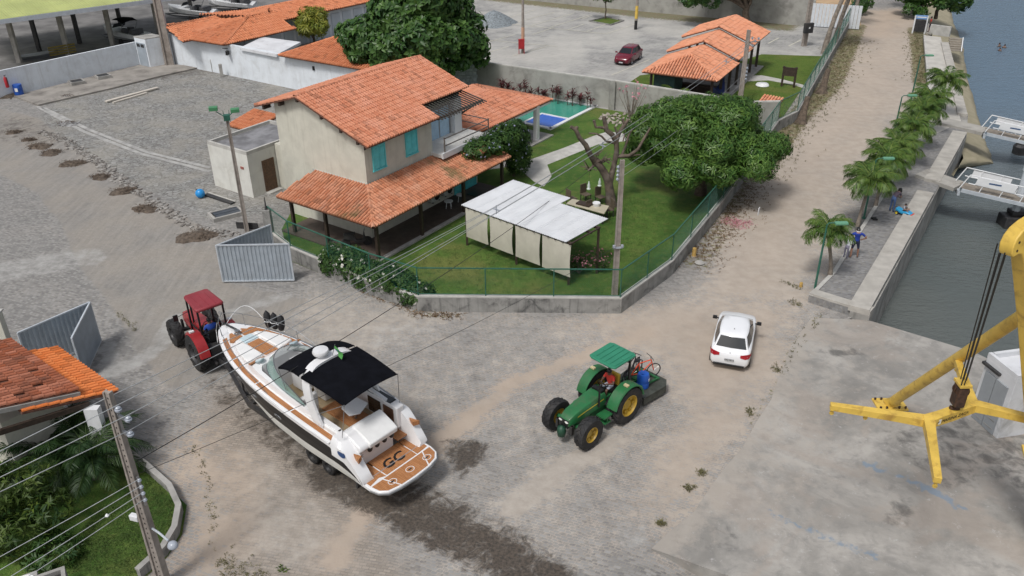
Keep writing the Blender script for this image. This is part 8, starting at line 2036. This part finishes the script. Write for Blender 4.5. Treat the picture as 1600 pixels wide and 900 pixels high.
# lawn table and chairs
tb = thing('garden_table', 'long beige topped garden table with things on it beside the shelter', 'table', G(924, 330)); TBs = G(924, 330)
ta = [G(u, v, .78)-TBs for u, v in ((894, 311), (952, 322), (944, 334), (885, 318))]
mb = MB(); mb.prism([(p.x, p.y) for p in reversed(ta)], .74, .80); mb.build('tabletop', M('beige_table_top', (.45, .41, .31), .5, .06), tb, bevel=.01)
for p in ta: mb = MB(); mb.box((p.x*.9, p.y*.9, .37), (.08, .08, .74)); mb.build('leg', DARK, tb)
def chair(label, p, rz):
    t_ = thing('garden_chair', label, 'chair', p, rz, 'chairs at the garden table'); mb = MB(); mb.box((0, 0, .45), (.5, .5, .05)); mb.build('seat', CHM, t_, bevel=.01); mb = MB(); mb.box((0, -.26, .78), (.5, .05, .6)); mb.build('backrest', CHM, t_, bevel=.01)
    for x in (-.22, .22):
        for y in (-.22, .22): mb = MB(); mb.bar((x, y, 0), (x, y, .45), .04); mb.build('leg', DARK, t_)
CHM = M('brown_wicker', (.11, .085, .06), .7, .3, 20)
c_mid = (ta[0]+ta[1]+ta[2]+ta[3])/4+TBs
chair('brown garden chair on the near side of the table, left of its pair', G(915, 336), .7); chair('brown garden chair at the right end of the garden table', G(950, 338), 1.9)
chair('brown garden chair on the far side of the garden table, middle one', G(915, 314), -2.5); chair('brown garden chair on the far side of the garden table, right one', G(938, 318), -2.5); chair('brown garden chair at the left end of the garden table', G(893, 320), -1.0)
mb = MB(); mb.box((0, 0, .05), (.9, .5, .1)); o = mb.build('tray', WOOD); o.location = Vector((c_mid.x-.2, c_mid.y+.1, .80)); o.rotation_euler = (0, 0, -.6); tag(o, 'brown tray lying on the garden table', 'tray')
mb = MB(); mb.lathe([(.2, 0), (.24, .2), (.22, .22), (.001, .2)], 12); o = mb.build('bowl', WHITE, smooth=50); o.location = Vector((c_mid.x+.5, c_mid.y-.1, .80)); tag(o, 'white bowl on the garden table', 'bowl')
# ------------------------------------------------------------------ crane at the right edge
HK = G(1492, 640, 5.0)          # hook point
yk = thing('lifting_spreader', 'yellow double Y shaped boat lifting spreader with black lettering hanging from the crane', 'spreader beam', HK)
ZY = 5.0
def yp(u, v, z=ZY): return G(u, v, z)-HK
J1, J2 = yp(1452, 652), yp(1521, 628)
ends = [(J1, yp(1298, 630)), (J1, yp(1466, 747)), (J2, yp(1498, 562)), (J2, yp(1680, 668))]
def boxbeam(mb, pts, w_, h):
    rows = []
    for i, p in enumerate(pts):
        d = (pts[min(i+1, len(pts)-1)]-pts[max(i-1, 0)]); d.z = 0; d.normalize(); s_ = Vector((-d.y, d.x, 0))*w_[i]/2
        rows.append([p-s_+Vector((0, 0, -h[i])), p+s_+Vector((0, 0, -h[i])), p+s_, p-s_])
    mb.loft(rows, closed=True, caps=True)
mb = MB(); mid_ = (J1+J2)/2
boxbeam(mb, [J1, J1.lerp(J2, .25), mid_, J1.lerp(J2, .75), J2], [.36, .30, .30, .30, .36], [.30, .34, .36, .34, .30]); mb.build('centre_beam', YEL, yk, bevel=.012)
for ke_, (a, b_) in enumerate(ends):
    dz_ = Vector((0, 0, .012 if ke_ % 2 else -.012))
    mb = MB(); boxbeam(mb, [a-(b_-a)*.04+dz_, a.lerp(b_, .3)+dz_, b_+dz_], [.34, .27, .21], [.29, .25, .2]); am = mb.build('arm', YEL, yk, bevel=.012)
    for s_ in (.62, .97):
        p = a.lerp(b_, s_); mb = MB(); mb.box((p.x, p.y, p.z-.27), (.07, .07, .16)); mb.lathe([(.03, -.02), (.07, -.02), (.07, .02), (.03, .02)], 10, M=Matrix.Translation((p.x, p.y, p.z-.36)) @ Matrix.Rotation(PI/2, 4, 'X')); mb.build('lug', YEL, am)
d_ = (J2-J1).normalized(); side = Vector((d_.y, -d_.x, 0))
if side.y > 0: side = -side
hm = .19; fc = J1.lerp(J2, .575)+side*.158+Vector((0, 0, -.185))
o = link('lettering', text_mesh('MARINA ZACARA', .168, M('black_lettering', (.03, .022, .012), .6), .002, .2), yk); place(o, fc, d_, (0, 0, 1))
pl0 = J1.lerp(J2, .10)+side*.16+Vector((0, 0, -.17))
mb = MB(); mb.box((0, 0, 0), (.36, .18, .006)); em = mb.build('emblem_plate', M('emblem_white', (.7, .72, .7), .5), yk); place(em, pl0, d_, (0, 0, 1))
mb = MB(); mb.prism([(-.12, -.03), (-.02, -.005), (.13, .035), (.12, .005), (0, -.03), (-.12, -.045)], .003, .007); mb.build('emblem', BLACK, em)
# hook block and ropes
hkb = thing('hook_block', 'greasy dark hook block with a rusted hook holding the spreader', 'hook block', HK)
HT = G(1567, 388, 11.3)-HK
upv = Vector((0, 0, 1))
mb = MB(); mb.prism([(-.16, -.2), (.16, -.2), (.16, .2), (-.16, .2)], .18, .95); mb.build('sheave_block', RUST, hkb, bevel=.06)
mb = MB(); mb.box((0, 0, 1.0), (.36, .46, .1)); mb.build('yellow_cap', YEL, hkb, bevel=.01)
for y in (-.12, 0, .12): mb = MB(); mb.lathe([(.12, -.03), (.2, -.03), (.17, 0), (.2, .03), (.12, .03)], 16, M=Matrix.Translation((0, y, .75)) @ Matrix.Rotation(PI/2, 4, 'X')); mb.build('sheave', RUST, hkb)
mb = MB(); mb.tube([(0, .05, .4), (0, .05, .2), (.09, .05, .1), (.1, .05, .02), (0, .05, -.03), (-.1, .05, .02), (-.13, .05, .1)], [.07, .07, .08, .09, .1, .08, .04], 10); mb.build('hook', RUST, hkb, smooth=60)
for k, (x, y) in enumerate(((-.14, -.16), (-.05, -.16), (.05, .1), (.14, .1), (.0, .17))):
    mb = MB(); top = Vector((HT.x+x*1.6, HT.y+y*1.6, HT.z)); mb.tube([(x, y, .95), top], .018, 6); mb.build('rope_fall', BLACK, hkb)
cr = thing('crane', 'yellow fixed crane with a boxed jib head and a tubular stay leg', 'crane', G(1390, 634)); CB = G(1390, 634)
hd = HK+HT-CB
# boom: rectangular box leaning in from the right, closed by a rounded head
bdir = (G(1611, 640, 6.0)-G(1590, 372, 11.6)); 
btop = G(1588, 366, 11.6)-CB; bbot = btop+bdir.normalized()*13
bn = bdir.normalized(); hx = Vector((hd.x-btop.x, hd.y-btop.y, 0))
outv = (hd-btop); outv = (outv-bn*outv.dot(bn)).normalized(); sv = bn.cross(outv)
def bpnt(s_, o_, w_): return btop+bn*s_+outv*o_+sv*w_
W2 = .2
LB_ = (btop+CB).z/(-bn.z)+.1
prof = [(-.18, -.8), (-.2, -.3), (-.16, .0), (-.05, .22), (.1, .36), (.28, .42), (.42, .40), (.44, .2), (.5, .1), (.7, .04), (3.0, .0), (LB_, .05), (LB_, -1.1), (3.0, -.9)]
mb = MB(); n = len(prof)
vs = [bpnt(a, b_, -W2) for a, b_ in prof]+[bpnt(a, b_, W2) for a, b_ in prof]
mb.add(vs, [tuple(range(n)), tuple(range(2*n-1, n-1, -1))]+[(i, (i+1) % n, n+(i+1) % n, n+i) for i in range(n)]); mb.build('jib', YEL, cr, bevel=.03, seg=2, smooth=40)
for a, b_ in ((.1, .15), (.3, .25), (.5, -.2), (.1, -.4)):
    for sg in (-1, 1): mb = MB(); mb.lathe([(.001, .012), (.035, .012), (.04, 0)], 8); o = mb.build('bolt', RUST, cr); place(o, bpnt(a, b_, sg*(W2+.003)), outv, bn if sg > 0 else -bn)
tp0, tp1 = Vector((0, 0, .12)), G(1600, 492, 8.2)-CB
tp1 = tp0+(tp1-tp0)*1.25
mb = MB(); mb.tube([tp0+(tp1-tp0)*.03, tp1], .2, 20); mb.build('stay_tube', YEL, cr, smooth=50)
dn = (tp1-tp0).normalized()
mb = MB(); mb.box((0, 0, .05), (1.2, .8, .1)); mb.build('base_plate', YEL, cr, bevel=.01)
mb = MB(); mb.bar(Vector((-.12, 0, .1)), Vector((.1, 0, .1))+dn*.5, .2, .4); mb.build('base_gusset', YEL, cr)
for x in (-.5, -.25, .25, .5):
    for y in (-.3, .3): mb = MB(); mb.lathe([(.05, .1), (.05, .18), (.0, .18)], 6, M=Matrix.Translation((x, y, 0))); mb.build('anchor_bolt', RUST, cr)
p = G(1598, 712)-CB; mb = MB(); mb.prism([(p.x-.1, p.y-.3), (p.x+1.5, p.y-.3), (p.x+1.5, p.y+.5), (p.x+.2, p.y+.5)], .04, .12); mb.build('foot_plate', YEL, cr)
# white shed by the quay
WSH = M('stained_white_render', (.60, .61, .63), .85, .08, 1.2, bump=.15, dirt=.6, dcol=(.2, .2, .19), dscale=.7)
ws = thing('pump_house', 'small white rendered hut with a wide grey panelled door at the quay edge', 'hut', G(1557, 686)); WB = G(1557, 686)
f0 = G(1514, 647)-WB; fx = (Vector((0, 0, 0))-f0); fx.z = 0; fl = fx.length; fx.normalize(); fy = Vector((-fx.y, fx.x, 0))
def wp_(s_, d, z=0): return f0+fx*s_+fy*d+Vector((0, 0, z))
base = [wp_(0, 0), wp_(fl, 0), wp_(fl, 3.2), wp_(0, 3.2)]
mb = MB(); mb.prism([(p.x, p.y) for p in base], 0, 2.75); mb.build('wall', WSH, ws, bevel=.02)
mb = MB(); pr_2 = [wp_(-.05, -.12), wp_(fl*.55, -.12), wp_(fl*.55, .04), wp_(-.05, .04)]; mb.prism([(p.x, p.y) for p in pr_2], 2.45, 2.55); mb.build('lintel', DARK, ws)
mb = MB(); wall_line(mb, [(p.x, p.y) for p in base]+[(wp_(0, .2).x, wp_(0, .2).y)], .15, 2.752, 2.95); mb.build('parapet', WSH, ws)
for k, (s0, s1) in enumerate(((.12, .47), (.49, .86))):
    p, q = wp_(fl*s0, -.03), wp_(fl*s1, -.03); mb = MB(); mb.bar(p+Vector((0, 0, 1.15)), q+Vector((0, 0, 1.15)), .06, 2.2); dl = mb.build('door_leaf', M('grey_door_panel', (.27, .29, .31), .6, .06, 2) if k == 0 else bpy.data.materials['grey_door_panel'], ws)
    for zq in (.25, .6, .95): mb = MB(); mb.bar(p.lerp(q, .1)+Vector((0, 0, zq))-fy*.035, p.lerp(q, .9)+Vector((0, 0, zq))-fy*.035, .015, .03); mb.build('louvre', CONC, dl)
mb = MB(); pv = wp_(fl*.3, 1.4, 2.95); mb.lathe([(.16, 0), (.18, .3), (.1, .42), (.001, .45)], 12, M=Matrix.Translation(pv)); mb.build('vent_cowl', WHITE, ws, smooth=40)

# ------------------------------------------------------------------ gangways
DECKG = M('gangway_decking', (.23, .20, .165), .8, .15, 3)
RAILW = M('white_railing', (.74, .75, .76), .4, .04, 3)
SLAB = M('pale_ramp_concrete', (.36, .345, .315), .88, .1, 1.2, dirt=.4)
def gangway(label, a, b_, c_, d_2, near_, signtxt):
    t_ = thing('gangway', label, 'gangway', a, 0, 'gangways to the pontoons'); a0 = Vector(a); b_ = Vector(b_)-a0; c_ = Vector(c_)-a0
    mb = MB(); mb.bar(Vector((0, 0, -.12)), b_-Vector((0, 0, .12)), 1.5, .24); mb.build('ramp_slab', SLAB, t_)
    d = (c_-b_).normalized(); s_ = Vector((-d.y, d.x, 0)).normalized(); L = (c_-b_).length; n = int(L/.3)
    dm = MB(); dm.box((0, 0, 0), (.26, 1.2, .06)); dme = dm.mesh('deck_board', DECKG)
    for k in range(n):
        o = link('deck_board', dme, t_); o.location = b_.lerp(c_, (k+.5)/n); o.rotation_euler = (0, 0, math.atan2(d.y, d.x))
    for sg in (-1, 1):
        mb = MB(); mb.bar(b_+s_*sg*.66-Vector((0, 0, .1)), c_+s_*sg*.66-Vector((0, 0, .1)), .1, .22); mb.build('side_beam', GALVF, t_)
        for hh_ in (.45, 1.0): mb = MB(); mb.tube([b_+s_*sg*.66+d*.3+Vector((0, 0, hh_)), c_+s_*sg*.66+Vector((0, 0, hh_))], .035, 6); mb.build('rail', RAILW, t_)
        mb = MB(); mb.tube([b_+s_*sg*.66-d*.15, b_+s_*sg*.66+d*.3+Vector((0, 0, 1.0))], .035, 6); mb.build('rail', RAILW, t_)
        for k in range(1, 6): p = b_.lerp(c_, k/6)+s_*sg*.66; mb = MB(); mb.tube([p-d*.18, p+d*.1+Vector((0, 0, 1.0))], .03, 6); mb.build('baluster', RAILW, t_)
        mb = MB(); mb.bar(b_.lerp(c_, .1)+s_*sg*.70+Vector((0, 0, .72)), b_.lerp(c_, .42)+s_*sg*.70+Vector((0, 0, .72)), .03, .5); sgp = mb.build('sign_panel', RAILW, t_)
        if sg < 0: mb = MB(); mb.bar(b_.lerp(c_, .2)+s_*sg*.72+Vector((0, 0, .74)), b_.lerp(c_, .3)+s_*sg*.72+Vector((0, 0, .78)), .012, .09); mb.build('logo', M('blue_logo', (.04, .09, .2), .5), sgp)
    mb = MB(); mb.bar(b_-Vector((0, 0, .35))+s_*.6-d*.1, b_-Vector((0, 0, .35))-s_*.6-d*.1, .15, .3); mb.build('hinge_beam', GALVF, t_)
    return t_
gangway('nearer gangway with white railings from the promenade to the pontoons', G(1440, 268, .62), G(1500, 289, .5), G(1690, 333, -.6), None, 1, '')
gangway('farther gangway with white railings beside the sand bar', G(1470, 187, .62), G(1540, 203, .5), G(1700, 240, -.6), None, 0, '')
pl_ = thing('mooring_pile', 'thick white mooring pile with a capped head and dark barnacled foot', 'pile', G(1580, 352, -2.05))
mb = MB(); mb.lathe([(.24, 0), (.24, 3.7), (.3, 3.72), (.3, 4.4), (.22, 4.45), (.22, 4.9), (.001, 4.92)], 8); mb.build('shaft', M('grey_white_pile', (.5, .54, .58), .6, .06, 2), pl_, smooth=30)
mb = MB(); mb.box((0, 0, .35), (1.5, 1.1, .8)); mb.box((.2, .1, .9), (1.0, .8, .3)); mb.build('footing', DARK, pl_, bevel=.08)
t_ = thing('pontoon', 'white pontoon corner at the right edge beside the mooring pile', 'pontoon', G(1612, 342, -1.95)); mb = MB(); mb.box((0.4, 0, .25), (1.6, 1.4, .3)); mb.box((.4, 0, .6), (1.5, 1.3, .12)); mb.build('float', RAILW, t_, bevel=.04); mb = MB(); mb.box((.4, 0, .0), (1.7, 1.5, .3)); mb.build('fender_strip', DARK, t_)
t_ = thing('dark_pile', 'dark mooring pile in the water beyond the farther gangway', 'pile', G(1592, 240, -2.05)); mb = MB(); mb.lathe([(.5, -.2), (.55, .6), (.4, .8), (.3, 1.4), (.001, 1.5)], 9); mb.build('shaft', DARK, t_)

# ------------------------------------------------------------------ people
AK = dict(STAND, shL=(-.21, 0, 1.41), elL=(-.42, .02, 1.2), wrL=(-.24, .12, 1.06), shR=(.21, 0, 1.41), elR=(.45, -.04, 1.2), wrR=(.24, .08, 1.04), hipL=(-.11, 0, .9), knL=(-.15, .04, .5), anL=(-.16, -.05, .09), toL=(-.2, .12, .04), hipR=(.11, 0, .9), knR=(.17, .03, .5), anR=(.19, 0, .09), toR=(.24, .17, .04), head=(0, .07, 1.6), crown=(0, .12, 1.68))
NAVY = cloth('navy_shorts', (.02, .025, .055)); BLUS = cloth('royal_blue_shirt', (.012, .04, .28))
man = person('man in a blue shirt and navy shorts standing hands on hips under the nearest palm', G(1333, 403, .4), -.15, AK, BLUS, NAVY, SKIN, BLACK, h=1.78)
mb = MB(); mb.tube([(.09*math.cos(a), .03+.085*math.sin(a), 1.555) for a in [2*PI*q/12 for q in range(12)]], .022, 5, close=True); mb.build('face_mask_strap', WHITE, man)
BEND = dict(STAND, waist=(-.02, .1, 1.08), chest=(0, .3, 1.24), neck=(0, .42, 1.32), head=(0, .5, 1.4), crown=(0, .56, 1.47), shL=(-.18, .3, 1.27), elL=(-.2, .42, 1.02), wrL=(-.1, .58, .9), shR=(.18, .3, 1.27), elR=(.2, .42, 1.02), wrR=(.1, .58, .9), face=(0, .8, -.5))
person('child in pale grey clothes stooping beside the man in the blue shirt', G(1320, 404, .4), -.9, BEND, cloth('pale_grey_top', (.45, .46, .5)), cloth('patterned_grey_trousers', (.2, .19, .25)), SKIN, WHITE, h=1.3, long_=True)
wm = person('dark haired woman in a dark top bending over a child on a toy car', G(1392, 331, .4), -1.0, BEND, cloth('dark_plum_top', (.06, .045, .065)), cloth('denim', (.05, .09, .2)), SKIN, BLACK, h=1.62, long_=True)
mb = MB(); mb.lathe([(.001, .12), (.1, .08), (.13, -.05), (.12, -.2), (.05, -.3), (.001, -.32)], 12, M=Matrix.Translation((0, .44, 1.3))); mb.build('long_hair', BLACK, wm, smooth=50)
TC = G(1412, 336, .4)
person('small child seated on a blue toy car on the promenade', TC+Vector((-.05, .05, .2)), -2.3, dict(SIT, anL=(-.2, .6, .0), toL=(-.2, .75, -.02), anR=(.2, .6, .0), toR=(.2, .75, -.02), knL=(-.2, .42, .25), knR=(.2, .42, .25)), cloth('grey_child_top', (.3, .33, .38)), cloth('dark_child_shorts', (.05, .05, .06)), SKIN, BLACK, h=1.05)
tc = thing('toy_car', 'light blue and red ride-on toy car on the promenade', 'toy car', TC, math.atan2(-.75, .6))
tc.scale = (.75,)*3
BLT = M('light_blue_plastic', (.03, .3, .55), .3, .05); RDT = M('red_plastic', (.55, .06, .03), .35)
mb = MB(); mb.loft([[(-.65, -.25, .2), (-.65, .25, .2), (-.65, .25, .5), (-.65, -.25, .5)], [(-.1, -.3, .15), (-.1, .3, .15), (-.1, .3, .34), (-.1, -.3, .34)], [(.25, -.3, .15), (.25, .3, .15), (.25, .3, .42), (.25, -.3, .42)], [(.62, -.22, .2), (.62, .22, .2), (.62, .2, .34), (.62, -.2, .34)]], closed=True, caps=True); mb.build('body', BLT, tc, bevel=.05, smooth=50)
mb = MB(); mb.box((.66, 0, .22), (.14, .56, .14)); mb.build('bumper', RDT, tc, bevel=.03)
for x in (-.45, .4):
    for sg in (1, -1): wheel(tc, (x, sg*.31, .15), .15, .1, YSTR)
mb = MB(); mb.tube([(.2, 0, .4), (.12, 0, .58)], .02, 6); mb.tube([(.1+.03*math.sin(a), .11*math.cos(a), .6+.11*math.sin(a)) for a in [2*PI*q/12 for q in range(12)]], .015, 5, close=True); mb.build('steering_wheel', BLACK, tc)
t_ = thing('sandals', 'pair of small dark sandals on the promenade between the palms', 'sandals', G(1366, 343, .4)); 
for y in (-.1, .1): mb = MB(); mb.box((0, y, .05), (.3, .11, .1)); mb.build('sandal', BLACK, t_, bevel=.03)
WAD = dict(STAND)
for (u, v, rz, h_, lab) in ((1561, 73, .5, 1.7, 'swimmer standing chest deep in the water, leftmost of the three'), (1569, 75, -.8, 1.6, 'swimmer in the water, rightmost of the three'), (1562, 80, 2.0, 1.5, 'swimmer in the water, nearest of the three')):
    p = G(u, v, -2.05); person(lab, Vector((p.x, p.y, -2.05-h_*.74)), rz, STAND, cloth('wet_shirt', (.09, .07, .06)), NAVY, SKIN, h=h_, group='swimmers in the water')
person('person in a red top standing beside the blue notice board', G(1451, 50, .4), 1.2, STAND, RED, NAVY, SKIND, h=1.65)
# info board, steps, parapet at the far end
t_ = thing('information_board', 'white framed information board with a blue header at the far promenade end', 'sign', G(1434, 53)); a, b_ = G(1425, 52)-G(1434, 53), G(1444, 53)-G(1434, 53)
for p in (a, b_): mb = MB(); mb.box((p.x, p.y, .95), (.12, .12, 1.9)); mb.build('post', RAILW, t_)
mb = MB(); mb.bar(a+Vector((0, 0, 1.75)), b_+Vector((0, 0, 1.75)), .08, .42); hdr = mb.build('header', M('blue_header', (.16, .3, .55), .5), t_)
mb = MB(); mb.bar(a.lerp(b_, .12)+Vector((0, -.05, 1.75)), a.lerp(b_, .88)+Vector((0, -.05, 1.75)), .012, .1); mb.build('lettering_bar', WHITE, hdr)
mb = MB(); mb.bar(a+Vector((0, 0, .8)), b_+Vector((0, 0, .8)), .06, 1.2); mb.build('panel', DARK, t_)
wallthing('far_parapet', 'short pale concrete parapet at the far end of the promenade', [g2(1447, 47, .3), g2(1484, 52, .3)], .3, .95, CONCL)
t_ = thing('beach_steps', 'timber steps from the promenade down to the sand', 'steps', G(1484, 62, .4)); SBs = G(1484, 62, .4)
for k in range(6):
    mb = MB(); p0, p1 = G(1483, 60+k*3.6, .2-k*.1)-SBs, G(1504, 61+k*3.6, .2-k*.1)-SBs; mb.bar(p0, p1, .7, .08); mb.build('tread', M('weathered_step', (.25, .22, .18), .85, .15, 3) if k == 0 else bpy.data.materials['weathered_step'], t_)
mb = MB(); mb.bar(G(1505, 59, .9)-SBs, G(1502, 80, .3)-SBs, .08); mb.bar(G(1505, 59, .9)-SBs, G(1505, 63, -.8)-SBs, .08); mb.build('handrail', RAILW, t_)
# foam fringe
